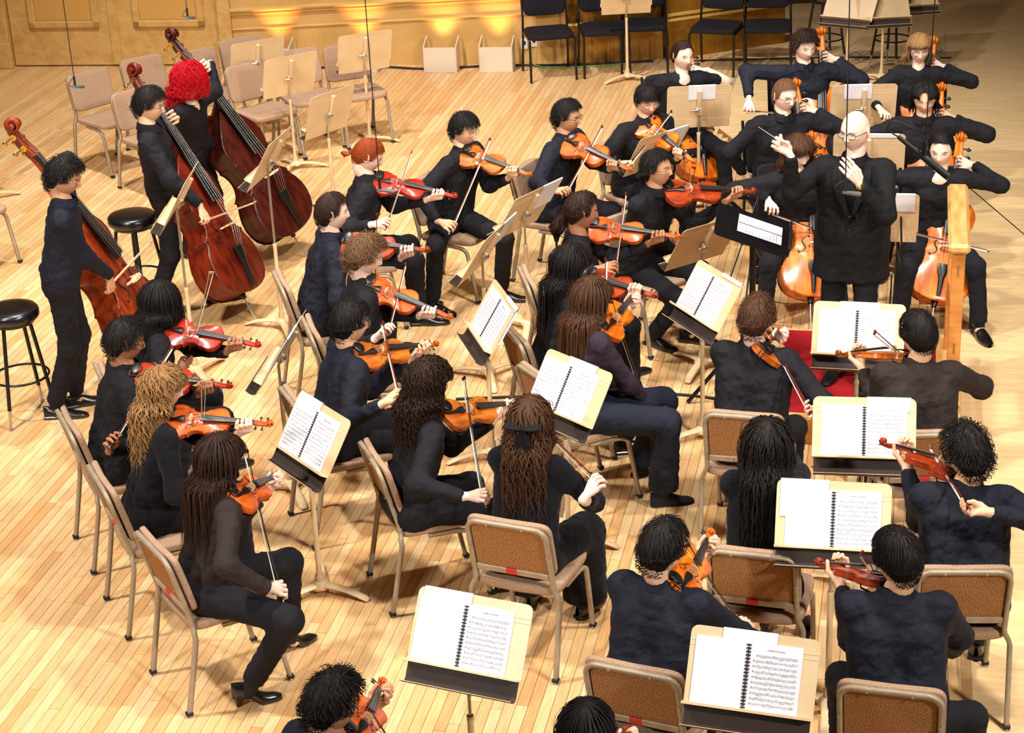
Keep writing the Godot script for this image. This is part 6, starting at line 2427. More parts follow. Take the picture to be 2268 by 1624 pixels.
# ------------------------------------------------------------------ where everybody and everything is
var LAYOUT_STRINGS := [
	{"kind": "violin", "label": "bright red violin under the chin of the person with shoulder-length black hair", "cat": "violin", "group": "violins and violas being played", "o": Vector3(-1.958, 1.050, -10.037), "y": Vector3(0.959, -0.082, 0.270), "z": Vector3(-0.067, 0.862, 0.502), "varnish": 1, "scale": 1.000},
	{"kind": "violin_bow", "label": "violin bow of the player with shoulder-length black hair", "cat": "bow", "group": "violin and viola bows", "o": Vector3(-1.859, 0.845, -10.062), "y": Vector3(0.328, 0.870, 0.368), "z": Vector3(-0.067, 0.862, 0.502), "stick": "bow_pale"},
	{"kind": "violin", "label": "dark red violin of the neat black-haired player, chin rest under his jaw", "cat": "violin", "group": "violins and violas being played", "o": Vector3(-2.038, 1.070, -9.346), "y": Vector3(0.968, -0.016, 0.250), "z": Vector3(-0.112, 0.866, 0.488), "varnish": 1, "scale": 1.000},
	{"kind": "violin_bow", "label": "violin bow held low by the neat black-haired player", "cat": "bow", "group": "violin and viola bows", "o": Vector3(-2.065, 0.910, -8.869), "y": Vector3(0.343, 0.373, -0.862), "z": Vector3(-0.112, 0.866, 0.488), "stick": "bow_stick"},
	{"kind": "violin", "label": "orange-brown violin of the person with wavy golden-brown hair", "cat": "violin", "group": "violins and violas being played", "o": Vector3(-1.776, 1.050, -8.814), "y": Vector3(0.972, 0.043, 0.231), "z": Vector3(-0.152, 0.865, 0.478), "varnish": 0, "scale": 1.000},
	{"kind": "violin_bow", "label": "violin bow upright before the person with wavy golden-brown hair", "cat": "bow", "group": "violin and viola bows", "o": Vector3(-1.657, 0.705, -8.938), "y": Vector3(0.178, 0.882, 0.435), "z": Vector3(-0.152, 0.865, 0.478), "stick": "bow_pale"},
	{"kind": "violin", "label": "orange violin mostly hidden behind long straight brown hair", "cat": "violin", "group": "violins and violas being played", "o": Vector3(-1.315, 1.040, -7.933), "y": Vector3(0.259, -0.247, -0.934), "z": Vector3(0.618, 0.785, -0.036), "varnish": 0, "scale": 1.000},
	{"kind": "violin_bow", "label": "violin bow lowered to the knee of the long brown-haired player in heels", "cat": "bow", "group": "violin and viola bows", "o": Vector3(-1.121, 0.598, -7.789), "y": Vector3(-0.219, 0.752, -0.622), "z": Vector3(0.618, 0.785, -0.036), "stick": "bow_black"},
	{"kind": "violin", "label": "orange violin of the short brown-haired player in profile", "cat": "violin", "group": "violins and violas being played", "o": Vector3(-1.024, 1.080, -11.258), "y": Vector3(0.944, 0.014, 0.329), "z": Vector3(-0.176, 0.866, 0.468), "varnish": 3, "scale": 1.000},
	{"kind": "violin_bow", "label": "violin bow upright behind curly light brown hair", "cat": "bow", "group": "violin and viola bows", "o": Vector3(-0.860, 0.681, -11.368), "y": Vector3(0.109, 0.900, 0.423), "z": Vector3(-0.176, 0.866, 0.468), "stick": "bow_stick"},
	{"kind": "violin", "label": "cherry red violin of the ginger ponytailed player", "cat": "violin", "group": "violins and violas being played", "o": Vector3(-0.889, 1.070, -12.535), "y": Vector3(0.977, -0.210, 0.047), "z": Vector3(0.156, 0.842, 0.517), "varnish": 1, "scale": 1.000},
	{"kind": "violin_bow", "label": "violin bow slanting across the ginger ponytailed player", "cat": "bow", "group": "violin and viola bows", "o": Vector3(-0.801, 0.862, -12.153), "y": Vector3(0.244, 0.463, -0.852), "z": Vector3(0.156, 0.842, 0.517), "stick": "bow_stick"},
	{"kind": "violin", "label": "brown-gold violin of the black-fringed player with round glasses", "cat": "violin", "group": "violins and violas being played", "o": Vector3(-0.295, 1.080, -13.055), "y": Vector3(0.841, -0.148, 0.521), "z": Vector3(-0.175, 0.836, 0.520), "varnish": 2, "scale": 1.000},
	{"kind": "violin_bow", "label": "violin bow of the black-fringed player with round glasses", "cat": "bow", "group": "violin and viola bows", "o": Vector3(-0.385, 0.649, -12.635), "y": Vector3(0.416, 0.749, -0.516), "z": Vector3(-0.175, 0.836, 0.520), "stick": "bow_stick"},
	{"kind": "violin", "label": "glossy orange viola of the spiky black-haired player", "cat": "viola", "group": "violins and violas being played", "o": Vector3(0.448, 1.090, -13.191), "y": Vector3(0.688, -0.132, 0.714), "z": Vector3(-0.283, 0.857, 0.431), "varnish": 0, "scale": 1.110},
	{"kind": "violin_bow", "label": "viola bow of the spiky black-haired player", "cat": "bow", "group": "violin and viola bows", "o": Vector3(0.413, 0.882, -12.607), "y": Vector3(0.423, 0.433, -0.796), "z": Vector3(-0.283, 0.857, 0.431), "stick": "bow_stick"},
	{"kind": "violin", "label": "bright orange viola of the bowl-cut player facing the hall", "cat": "viola", "group": "violins and violas being played", "o": Vector3(1.027, 1.070, -13.693), "y": Vector3(0.548, -0.273, 0.791), "z": Vector3(-0.219, 0.866, 0.450), "varnish": 4, "scale": 1.110},
	{"kind": "violin_bow", "label": "viola bow of the bowl-cut player facing the hall", "cat": "bow", "group": "violin and viola bows", "o": Vector3(0.884, 0.887, -13.136), "y": Vector3(0.525, 0.337, -0.782), "z": Vector3(-0.219, 0.866, 0.450), "stick": "bow_stick"},
	{"kind": "violin", "label": "large orange-red viola held level by the side-swept black-haired player", "cat": "viola", "group": "violins and violas being played", "o": Vector3(1.052, 1.090, -11.951), "y": Vector3(0.960, -0.108, -0.257), "z": Vector3(0.214, 0.877, 0.431), "varnish": 3, "scale": 1.110},
	{"kind": "violin_bow", "label": "viola bow of the side-swept black-haired player", "cat": "bow", "group": "violin and viola bows", "o": Vector3(1.210, 0.612, -12.217), "y": Vector3(0.054, 0.901, 0.430), "z": Vector3(0.214, 0.877, 0.431), "stick": "bow_stick"},
	{"kind": "violin", "label": "orange violin of the person with dark curly tied-back hair", "cat": "violin", "group": "violins and violas being played", "o": Vector3(0.519, 1.070, -11.371), "y": Vector3(0.968, -0.045, 0.247), "z": Vector3(-0.086, 0.865, 0.494), "varnish": 0, "scale": 1.000},
	{"kind": "violin_bow", "label": "violin bow of the person with dark curly tied-back hair", "cat": "bow", "group": "violin and viola bows", "o": Vector3(0.653, 0.928, -10.946), "y": Vector3(0.167, 0.399, -0.902), "z": Vector3(-0.086, 0.865, 0.494), "stick": "bow_stick"},
	{"kind": "violin", "label": "red-brown violin of the person whose long black hair hides the face", "cat": "violin", "group": "violins and violas being played", "o": Vector3(0.454, 1.050, -10.536), "y": Vector3(0.655, 0.090, 0.750), "z": Vector3(-0.429, 0.862, 0.271), "varnish": 3, "scale": 1.000},
	{"kind": "violin_bow", "label": "violin bow of the person whose long black hair hides the face", "cat": "bow", "group": "violin and viola bows", "o": Vector3(0.516, 0.952, -9.884), "y": Vector3(0.086, 0.287, -0.954), "z": Vector3(-0.429, 0.862, 0.271), "stick": "bow_stick"},
	{"kind": "violin", "label": "orange violin pointing away from the person in plum cardigan", "cat": "violin", "group": "violins and violas being played", "o": Vector3(0.519, 1.050, -9.716), "y": Vector3(0.378, 0.047, -0.924), "z": Vector3(0.517, 0.818, 0.253), "varnish": 4, "scale": 1.000},
	{"kind": "violin_bow", "label": "violin bow lowered by the person in plum cardigan", "cat": "bow", "group": "violin and viola bows", "o": Vector3(0.759, 0.512, -10.037), "y": Vector3(-0.259, 0.925, 0.278), "z": Vector3(0.517, 0.818, 0.253), "stick": "bow_stick"},
	{"kind": "violin", "label": "orange violin of the curly light-brown-haired player", "cat": "violin", "group": "violins and violas being played", "o": Vector3(-0.857, 1.070, -10.546), "y": Vector3(0.895, -0.226, 0.384), "z": Vector3(-0.022, 0.838, 0.545), "varnish": 0, "scale": 1.000},
	{"kind": "violin_bow", "label": "violin bow of the curly light-brown-haired player", "cat": "bow", "group": "violin and viola bows", "o": Vector3(-0.695, 0.967, -10.054), "y": Vector3(0.121, 0.212, -0.970), "z": Vector3(-0.022, 0.838, 0.545), "stick": "bow_stick"},
	{"kind": "violin", "label": "golden-brown violin of the player with clear glasses", "cat": "violin", "group": "violins and violas being played", "o": Vector3(-0.836, 1.050, -9.527), "y": Vector3(0.740, -0.165, -0.653), "z": Vector3(0.441, 0.851, 0.285), "varnish": 2, "scale": 1.000},
	{"kind": "violin_bow", "label": "violin bow of the player with clear glasses", "cat": "bow", "group": "violin and viola bows", "o": Vector3(-0.593, 0.931, -9.204), "y": Vector3(-0.158, 0.233, -0.959), "z": Vector3(0.441, 0.851, 0.285), "stick": "bow_stick"},
	{"kind": "violin", "label": "golden-orange violin beside long tightly curled dark hair", "cat": "violin", "group": "violins and violas being played", "o": Vector3(-0.350, 1.040, -8.746), "y": Vector3(0.690, -0.213, -0.692), "z": Vector3(0.508, 0.823, 0.253), "varnish": 2, "scale": 1.000},
	{"kind": "violin_bow", "label": "violin bow reaching down to the lap of the tightly curled player", "cat": "bow", "group": "violin and viola bows", "o": Vector3(-0.163, 0.721, -8.399), "y": Vector3(-0.114, 0.584, -0.804), "z": Vector3(0.508, 0.823, 0.253), "stick": "bow_black"},
	{"kind": "violin", "label": "violin hidden behind the person wearing a black hair ribbon", "cat": "violin", "group": "violins and violas being played", "o": Vector3(0.094, 1.040, -8.362), "y": Vector3(0.045, -0.095, -0.994), "z": Vector3(0.505, 0.861, -0.059), "varnish": 0, "scale": 1.000},
	{"kind": "violin_bow", "label": "violin bow of the person wearing a black hair ribbon", "cat": "bow", "group": "violin and viola bows", "o": Vector3(0.406, 0.943, -8.096), "y": Vector3(-0.480, 0.187, -0.857), "z": Vector3(0.505, 0.861, -0.059), "stick": "bow_stick"},
	{"kind": "violin", "label": "violin pointing away from the tousled brown-haired player by the podium", "cat": "violin", "group": "violins and violas being played", "o": Vector3(1.350, 1.070, -9.229), "y": Vector3(0.251, -0.123, -0.960), "z": Vector3(0.583, 0.811, 0.048), "varnish": 2, "scale": 1.000},
	{"kind": "violin_bow", "label": "violin bow of the tousled brown-haired player by the podium", "cat": "bow", "group": "violin and viola bows", "o": Vector3(1.514, 0.934, -8.815), "y": Vector3(-0.161, 0.222, -0.962), "z": Vector3(0.583, 0.811, 0.048), "stick": "bow_stick"},
	{"kind": "violin", "label": "golden violin held out sideways by the black-haired player beside the podium rail", "cat": "violin", "group": "violins and violas being played", "o": Vector3(2.109, 1.070, -9.153), "y": Vector3(-0.564, -0.263, -0.782), "z": Vector3(0.142, 0.903, -0.406), "varnish": 2, "scale": 1.000},
	{"kind": "violin_bow", "label": "violin bow of the black-haired player beside the podium rail", "cat": "bow", "group": "violin and viola bows", "o": Vector3(2.334, 0.742, -9.520), "y": Vector3(-0.606, 0.647, 0.464), "z": Vector3(0.142, 0.903, -0.406), "stick": "bow_stick"},
	{"kind": "violin", "label": "brown violin raised sideways by the curly black-haired player at right edge", "cat": "violin", "group": "violins and violas being played", "o": Vector3(2.036, 1.070, -7.769), "y": Vector3(-0.471, -0.073, -0.879), "z": Vector3(0.195, 0.963, -0.185), "varnish": 3, "scale": 1.000},
	{"kind": "violin_bow", "label": "violin bow of the curly black-haired player at right edge", "cat": "bow", "group": "violin and viola bows", "o": Vector3(1.956, 1.135, -7.357), "y": Vector3(-0.003, -0.069, -0.998), "z": Vector3(0.195, 0.963, -0.185), "stick": "bow_stick"},
	{"kind": "violin", "label": "violin held in front of the person with very long wavy black hair", "cat": "violin", "group": "violins and violas being played", "o": Vector3(1.316, 0.800, -8.143), "y": Vector3(-0.087, 0.120, -0.989), "z": Vector3(0.510, 0.858, 0.060), "varnish": 0, "scale": 1.000},
	{"kind": "violin_bow", "label": "violin bow of the person with very long wavy black hair", "cat": "bow", "group": "violin and viola bows", "o": Vector3(1.318, 0.833, -8.329), "y": Vector3(0.010, 0.268, 0.963), "z": Vector3(0.510, 0.858, 0.060), "stick": "bow_stick"},
	{"kind": "violin", "label": "amber violin pointing up beside the spiky black-haired player", "cat": "violin", "group": "violins and violas being played", "o": Vector3(0.651, 1.050, -6.893), "y": Vector3(0.347, -0.026, -0.938), "z": Vector3(0.585, 0.788, 0.194), "varnish": 4, "scale": 1.000},
	{"kind": "violin_bow", "label": "violin bow crossing in front of the spiky black-haired player", "cat": "bow", "group": "violin and viola bows", "o": Vector3(0.984, 0.583, -7.348), "y": Vector3(-0.384, 0.828, 0.408), "z": Vector3(0.585, 0.788, 0.194), "stick": "bow_stick"},
	{"kind": "violin", "label": "reddish-brown violin held sideways by the glossy black bowl-haircut player", "cat": "violin", "group": "violins and violas being played", "o": Vector3(1.520, 1.070, -6.854), "y": Vector3(-0.366, -0.292, -0.884), "z": Vector3(0.192, 0.906, -0.378), "varnish": 3, "scale": 1.000},
	{"kind": "violin_bow", "label": "violin bow lowered behind the glossy black bowl-haircut player", "cat": "bow", "group": "violin and viola bows", "o": Vector3(1.765, 0.529, -7.124), "y": Vector3(-0.472, 0.859, 0.198), "z": Vector3(0.192, 0.906, -0.378), "stick": "bow_stick"},
	{"kind": "violin", "label": "orange violin at the bottom edge, scroll pointing up", "cat": "violin", "group": "violins and violas being played", "o": Vector3(-0.643, 1.050, -5.927), "y": Vector3(0.137, -0.176, -0.975), "z": Vector3(0.635, 0.771, -0.050), "varnish": 0, "scale": 1.000},
	{"kind": "violin_bow", "label": "violin bow at the bottom edge crossing an orange violin", "cat": "bow", "group": "violin and viola bows", "o": Vector3(-0.433, 1.112, -5.680), "y": Vector3(-0.311, -0.157, -0.937), "z": Vector3(0.635, 0.771, -0.050), "stick": "bow_stick"},
	{"kind": "violin", "label": "violin at the bottom edge showing only its peg and scroll", "cat": "violin", "group": "violins and violas being played", "o": Vector3(0.252, 1.050, -5.717), "y": Vector3(0.238, -0.372, -0.897), "z": Vector3(0.591, 0.788, -0.170), "varnish": 3, "scale": 1.000},
	{"kind": "violin_bow", "label": "violin bow at the bottom edge beside smooth black hair", "cat": "bow", "group": "violin and viola bows", "o": Vector3(0.434, 0.591, -6.124), "y": Vector3(-0.225, 0.881, 0.415), "z": Vector3(0.591, 0.788, -0.170), "stick": "bow_stick"},
	{"kind": "cello", "label": "orange cello whose lower half shows below the tan stand with a white sheet", "cat": "cello", "group": "cellos", "o": Vector3(1.618, 0.270, -14.693), "y": Vector3(-0.027, 0.718, -0.695), "z": Vector3(0.306, 0.668, 0.678), "varnish": 4, "scale": 1.000},
	{"kind": "cello_bow", "label": "cello bow of the person with centre-parted pulled-back hair", "cat": "bow", "group": "cello bows", "o": Vector3(1.106, 0.549, -15.222), "y": Vector3(0.858, 0.106, 0.503), "z": Vector3(0.306, 0.668, 0.678)},
	{"kind": "cello", "label": "bright orange cello upright beside tall curly dark hair", "cat": "cello", "group": "cellos", "o": Vector3(2.515, 0.270, -14.542), "y": Vector3(0.074, 0.879, -0.472), "z": Vector3(0.079, 0.467, 0.881), "varnish": 4, "scale": 1.000},
	{"kind": "cello_bow", "label": "cello bow of the tall curly dark-haired player", "cat": "bow", "group": "cello bows", "o": Vector3(1.964, 0.779, -14.798), "y": Vector3(0.986, -0.051, 0.157), "z": Vector3(0.079, 0.467, 0.881)},
	{"kind": "cello", "label": "orange cello leaning on the blond player at far right", "cat": "cello", "group": "cellos", "o": Vector3(3.209, 0.270, -14.368), "y": Vector3(0.234, 0.803, -0.548), "z": Vector3(-0.088, 0.578, 0.811), "varnish": 4, "scale": 1.000},
	{"kind": "cello_bow", "label": "cello bow of the blond player at far right", "cat": "bow", "group": "cello bows", "o": Vector3(2.974, 0.786, -14.407), "y": Vector3(0.888, -0.169, -0.429), "z": Vector3(-0.088, 0.578, 0.811)},
	{"kind": "cello", "label": "orange cello slanting down from the cropped-haired player with rectangular glasses", "cat": "cello", "group": "cellos", "o": Vector3(2.234, 0.270, -13.176), "y": Vector3(-0.022, 0.823, -0.567), "z": Vector3(0.111, 0.566, 0.817), "varnish": 4, "scale": 1.000},
	{"kind": "cello_bow", "label": "cello bow of the cropped-haired player with rectangular glasses", "cat": "bow", "group": "cello bows", "o": Vector3(1.860, 0.542, -13.728), "y": Vector3(0.694, 0.351, 0.629), "z": Vector3(0.111, 0.566, 0.817)},
	{"kind": "cello", "label": "orange cello below the round-glassed player with centre-parted black hair", "cat": "cello", "group": "cellos", "o": Vector3(2.974, 0.270, -12.987), "y": Vector3(0.227, 0.805, -0.549), "z": Vector3(-0.011, 0.565, 0.825), "varnish": 4, "scale": 1.000},
	{"kind": "cello_bow", "label": "cello bow of the round-glassed player with centre-parted black hair", "cat": "bow", "group": "cello bows", "o": Vector3(2.821, 0.635, -13.510), "y": Vector3(0.627, 0.202, 0.753), "z": Vector3(-0.011, 0.565, 0.825)},
	{"kind": "cello", "label": "glossy orange cello standing directly beside the conductor", "cat": "cello", "group": "cellos", "o": Vector3(2.056, 0.270, -12.041), "y": Vector3(0.088, 0.739, -0.668), "z": Vector3(0.125, 0.658, 0.743), "varnish": 4, "scale": 1.000},
	{"kind": "cello_bow", "label": "cello bow of the long brown-haired player beside the conductor", "cat": "bow", "group": "cello bows", "o": Vector3(1.778, 0.819, -12.239), "y": Vector3(0.899, -0.419, -0.128), "z": Vector3(0.125, 0.658, 0.743)},
	{"kind": "cello", "label": "orange cello partly hidden by the wooden podium rail", "cat": "cello", "group": "cellos", "o": Vector3(2.859, 0.270, -11.867), "y": Vector3(0.243, 0.751, -0.613), "z": Vector3(0.065, 0.618, 0.783), "varnish": 4, "scale": 1.000},
	{"kind": "cello_bow", "label": "cello bow of the square-necked player by the podium rail", "cat": "bow", "group": "cello bows", "o": Vector3(2.564, 0.701, -12.192), "y": Vector3(0.923, -0.181, 0.338), "z": Vector3(0.065, 0.618, 0.783)},
	{"kind": "double_bass", "label": "reddish-brown double bass nearest the round black stool", "cat": "double bass", "group": "double basses", "o": Vector3(-2.323, 0.240, -11.870), "y": Vector3(-0.409, 0.906, 0.107), "z": Vector3(0.909, 0.393, 0.141), "varnish": 6, "scale": 0.965},
	{"kind": "bass_bow", "label": "pale double bass bow near the round black stool", "cat": "bow", "group": "double bass bows", "o": Vector3(-2.551, 0.791, -11.385), "y": Vector3(0.302, 0.133, -0.944), "z": Vector3(0.909, 0.393, 0.141)},
	{"kind": "double_bass", "label": "dark red double bass between the other two basses", "cat": "double bass", "group": "double basses", "o": Vector3(-1.814, 0.240, -12.721), "y": Vector3(-0.415, 0.863, -0.290), "z": Vector3(0.831, 0.489, 0.266), "varnish": 5, "scale": 0.965},
	{"kind": "bass_bow", "label": "double bass bow held across the middle bass", "cat": "bow", "group": "double bass bows", "o": Vector3(-2.085, 0.845, -12.496), "y": Vector3(0.443, -0.111, -0.890), "z": Vector3(0.831, 0.489, 0.266)},
	{"kind": "double_bass", "label": "darkest mahogany double bass beside the empty tan chairs", "cat": "double bass", "group": "double basses", "o": Vector3(-1.581, 0.240, -13.975), "y": Vector3(-0.478, 0.870, -0.122), "z": Vector3(0.745, 0.475, 0.468), "varnish": 7, "scale": 0.965},
	{"kind": "bass_bow", "label": "double bass bow held across the farthest dark bass", "cat": "bow", "group": "double bass bows", "o": Vector3(-2.003, 0.783, -14.316), "y": Vector3(0.616, 0.045, 0.786), "z": Vector3(0.745, 0.475, 0.468)},
]
var LAYOUT_PEOPLE := [
	{"label": "person with shoulder-length black hair and glasses playing a red violin beside the basses", "pelvis": Vector3(-2.123, 0.545, -10.051), "neck": Vector3(-2.004, 1.045, -10.090), "head": Vector3(-1.980, 1.200, -10.098), "yaw": 108.000, "hyaw": 112.000, "lh": ["neck", Vector3(-1.524, 1.015, -9.914), Vector3(0.959, -0.082, 0.270), Vector3(-0.067, 0.862, 0.502)], "rh": ["bow", Vector3(-1.859, 0.845, -10.062), Vector3(0.328, 0.870, 0.368), Vector3(-0.140, -0.341, 0.930)], "fl": Vector3(-1.770, 0.000, -10.324), "fr": Vector3(-1.677, 0.000, -10.039), "fem": true, "skin": 4, "hair": {"vol": 0.012, "len": 0.300, "n": 170, "fringe": 0.500, "mess": 0.050, "w": 1.000, "nape": 2.300, "bangs": 1.000}, "hcol": Color8(30, 25, 24), "glasses": "rim_dark", "hpitch": 18.000, "shirt": "shirt"},
	{"label": "person with neat black hair and glasses in dark shirt, arm down beside a wavy-haired player", "pelvis": Vector3(-2.204, 0.545, -9.432), "neck": Vector3(-2.088, 1.065, -9.479), "head": Vector3(-2.065, 1.220, -9.488), "yaw": 112.000, "hyaw": 108.000, "lh": ["neck", Vector3(-1.600, 1.065, -9.232), Vector3(0.968, -0.016, 0.250), Vector3(-0.112, 0.866, 0.488)], "rh": ["bow", Vector3(-2.065, 0.910, -8.869), Vector3(0.343, 0.373, -0.862), Vector3(0.300, 0.826, 0.476)], "fl": Vector3(-1.871, 0.000, -9.728), "fr": Vector3(-1.758, 0.000, -9.450), "skin": 4, "hair": {"vol": 0.020, "len": 0.072, "n": 190, "fringe": 0.700, "mess": 0.320, "w": 0.800, "sweep": Vector3(0.300, 0.000, 0.600)}, "hcol": Color8(30, 25, 24), "glasses": "rim_dark", "hpitch": 14.000, "shirt": "shirt"},
	{"label": "person with wavy golden-brown hair and small hair clip in black velvet dress", "pelvis": Vector3(-1.915, 0.545, -8.812), "neck": Vector3(-1.799, 1.045, -8.861), "head": Vector3(-1.776, 1.200, -8.871), "yaw": 113.000, "hyaw": 112.000, "lh": ["neck", Vector3(-1.337, 1.071, -8.708), Vector3(0.972, 0.043, 0.231), Vector3(-0.152, 0.865, 0.478)], "rh": ["bow", Vector3(-1.657, 0.705, -8.938), Vector3(0.178, 0.882, 0.435), Vector3(-0.075, -0.429, 0.900)], "fl": Vector3(-1.587, 0.000, -9.114), "fr": Vector3(-1.469, 0.000, -8.838), "fem": true, "skin": 0, "hair": {"vol": 0.016, "len": 0.360, "n": 200, "fringe": 0.250, "mess": 0.100, "w": 1.000, "nape": 2.300, "curl": 0.012, "cfreq": 60.000}, "hcol": Color8(160, 120, 76), "hpitch": 14.000, "shirt": "velvet", "legs": "velvet", "skirt": true, "collar": false, "wide": 0.030, "dress": true},
	{"label": "person with long straight brown hair in sheer black blouse and heeled shoes at outer desk", "pelvis": Vector3(-1.519, 0.545, -7.986), "neck": Vector3(-1.412, 1.035, -8.051), "head": Vector3(-1.391, 1.190, -8.064), "yaw": 121.000, "hyaw": 128.000, "lh": ["neck", Vector3(-1.196, 0.930, -8.356), Vector3(0.259, -0.247, -0.934), Vector3(0.618, 0.785, -0.036)], "rh": ["bow", Vector3(-1.121, 0.598, -7.789), Vector3(-0.219, 0.752, -0.622), Vector3(0.905, 0.394, 0.158)], "fl": Vector3(-1.173, 0.000, -8.272), "fr": Vector3(-1.334, -0.000, -7.800), "kr": Vector3(-1.084, 0.530, -7.671), "kl": Vector3(-1.134, 0.530, -8.225), "fem": true, "skin": 0, "hair": {"vol": 0.012, "len": 0.440, "n": 220, "fringe": 0.250, "mess": 0.040, "w": 1.000, "nape": 2.300, "spread": 0.080}, "hcol": Color8(52, 34, 26), "hpitch": 18.000, "shirt": "shirt_brown", "collar": false, "shoe": "shoe_heel", "legs": "trousers", "hem": 0.860, "fry": 105.000},
	{"label": "person with short brown hair in profile, violin tucked behind a curly-haired neighbour", "pelvis": Vector3(-1.231, 0.545, -11.395), "neck": Vector3(-1.110, 1.075, -11.428), "head": Vector3(-1.086, 1.230, -11.434), "yaw": 105.000, "hyaw": 100.000, "lh": ["neck", Vector3(-0.598, 1.088, -11.108), Vector3(0.944, 0.014, 0.329), Vector3(-0.176, 0.866, 0.468)], "rh": ["bow", Vector3(-0.860, 0.681, -11.368), Vector3(0.109, 0.900, 0.423), Vector3(-0.501, -0.318, 0.805)], "fl": Vector3(-0.864, 0.000, -11.649), "fr": Vector3(-0.786, 0.000, -11.359), "skin": 0, "hair": {"vol": 0.013, "len": 0.050, "n": 190, "fringe": 0.300, "mess": 0.320, "w": 0.800}, "hcol": Color8(52, 34, 26), "hpitch": 5.000, "shirt": "shirt_navy"},
	{"label": "person with ginger hair in a low ponytail looking down at a red violin", "pelvis": Vector3(-1.069, 0.545, -12.605), "neck": Vector3(-0.945, 1.065, -12.623), "head": Vector3(-0.920, 1.220, -12.626), "yaw": 98.000, "hyaw": 95.000, "lh": ["neck", Vector3(-0.448, 0.977, -12.512), Vector3(0.977, -0.210, 0.047), Vector3(0.156, 0.842, 0.517)], "rh": ["bow", Vector3(-0.801, 0.862, -12.153), Vector3(0.244, 0.463, -0.852), Vector3(0.423, 0.740, 0.523)], "fl": Vector3(-0.674, 0.000, -12.812), "fr": Vector3(-0.632, 0.000, -12.515), "skin": 0, "hair": {"vol": 0.012, "len": 0.120, "n": 170, "fringe": 0.500, "mess": 0.020, "w": 0.800, "nape": 2.200, "gather": Vector3(0.000, -0.020, -0.120), "tail": 0.070, "tailr": 0.030}, "hcol": Color8(150, 66, 26), "hpitch": 25.000, "shirt": "shirt"},
	{"label": "person with thick black fringe and round glasses seated with knees apart by the empty stands", "pelvis": Vector3(-0.398, 0.545, -13.185), "neck": Vector3(-0.288, 1.075, -13.126), "head": Vector3(-0.265, 1.230, -13.115), "yaw": 62.000, "hyaw": 52.000, "lh": ["neck", Vector3(0.084, 1.015, -12.819), Vector3(0.841, -0.148, 0.521), Vector3(-0.175, 0.836, 0.520)], "rh": ["bow", Vector3(-0.385, 0.649, -12.635), Vector3(0.416, 0.749, -0.516), Vector3(-0.014, 0.572, 0.820)], "fl": Vector3(-0.050, 0.000, -12.909), "fr": Vector3(-0.544, 0.000, -12.750), "kl": Vector3(-0.010, 0.540, -12.724), "kr": Vector3(-0.495, 0.540, -12.630), "skin": 2, "hair": {"vol": 0.020, "len": 0.080, "n": 190, "fringe": 0.850, "mess": 0.320, "w": 0.800}, "hcol": Color8(30, 25, 24), "glasses": "rim_gold", "hpitch": 12.000, "shirt": "shirt"},
	{"label": "person with spiky black hair and dark-rimmed glasses playing viola near the rear black chairs", "pelvis": Vector3(0.340, 0.545, -13.362), "neck": Vector3(0.451, 1.085, -13.303), "head": Vector3(0.473, 1.240, -13.291), "yaw": 62.000, "hyaw": 66.000, "lh": ["neck", Vector3(0.792, 1.026, -12.832), Vector3(0.688, -0.132, 0.714), Vector3(-0.283, 0.857, 0.431)], "rh": ["bow", Vector3(0.413, 0.882, -12.607), Vector3(0.423, 0.433, -0.796), Vector3(-0.030, 0.884, 0.466)], "fl": Vector3(0.805, 0.000, -13.341), "fr": Vector3(0.617, 0.000, -12.988), "skin": 3, "hair": {"vol": 0.018, "len": 0.060, "n": 190, "fringe": 0.400, "mess": 0.320, "w": 0.800}, "hcol": Color8(30, 25, 24), "glasses": "rim_dark", "hpitch": 8.000, "shirt": "shirt_navy"},
	{"label": "person with straight black bowl-cut hair and glasses facing the hall with viola", "pelvis": Vector3(1.002, 0.545, -13.815), "neck": Vector3(1.069, 1.065, -13.709), "head": Vector3(1.082, 1.220, -13.688), "yaw": 32.000, "hyaw": 18.000, "lh": ["neck", Vector3(1.301, 0.935, -13.295), Vector3(0.548, -0.273, 0.791), Vector3(-0.219, 0.866, 0.450)], "rh": ["bow", Vector3(0.884, 0.887, -13.136), Vector3(0.525, 0.337, -0.782), Vector3(0.134, 0.874, 0.467)], "fl": Vector3(1.352, 0.000, -13.539), "fr": Vector3(1.098, 0.000, -13.380), "skin": 2, "hair": {"vol": 0.018, "len": 0.085, "n": 190, "fringe": 0.900, "mess": 0.050, "w": 0.800}, "hcol": Color8(30, 25, 24), "glasses": "rim_gold", "hpitch": 16.000, "shirt": "shirt"},
	{"label": "person with black side-swept hair and glasses glancing at conductor, big viola level", "pelvis": Vector3(0.881, 0.545, -12.078), "neck": Vector3(0.983, 1.085, -12.007), "head": Vector3(1.004, 1.240, -11.992), "yaw": 55.000, "hyaw": 62.000, "lh": ["neck", Vector3(1.534, 1.038, -12.079), Vector3(0.960, -0.108, -0.257), Vector3(0.214, 0.877, 0.431)], "rh": ["bow", Vector3(1.210, 0.612, -12.217), Vector3(0.054, 0.901, 0.430), Vector3(0.256, -0.428, 0.867)], "fl": Vector3(1.216, 0.000, -11.985), "fr": Vector3(0.967, 0.000, -11.951), "skin": 3, "hair": {"vol": 0.018, "len": 0.080, "n": 190, "fringe": 0.350, "mess": 0.320, "w": 0.800, "sweep": Vector3(-0.500, 0.000, 0.000)}, "hcol": Color8(30, 25, 24), "glasses": "rim_gold", "hpitch": 0.000, "shirt": "shirt"},
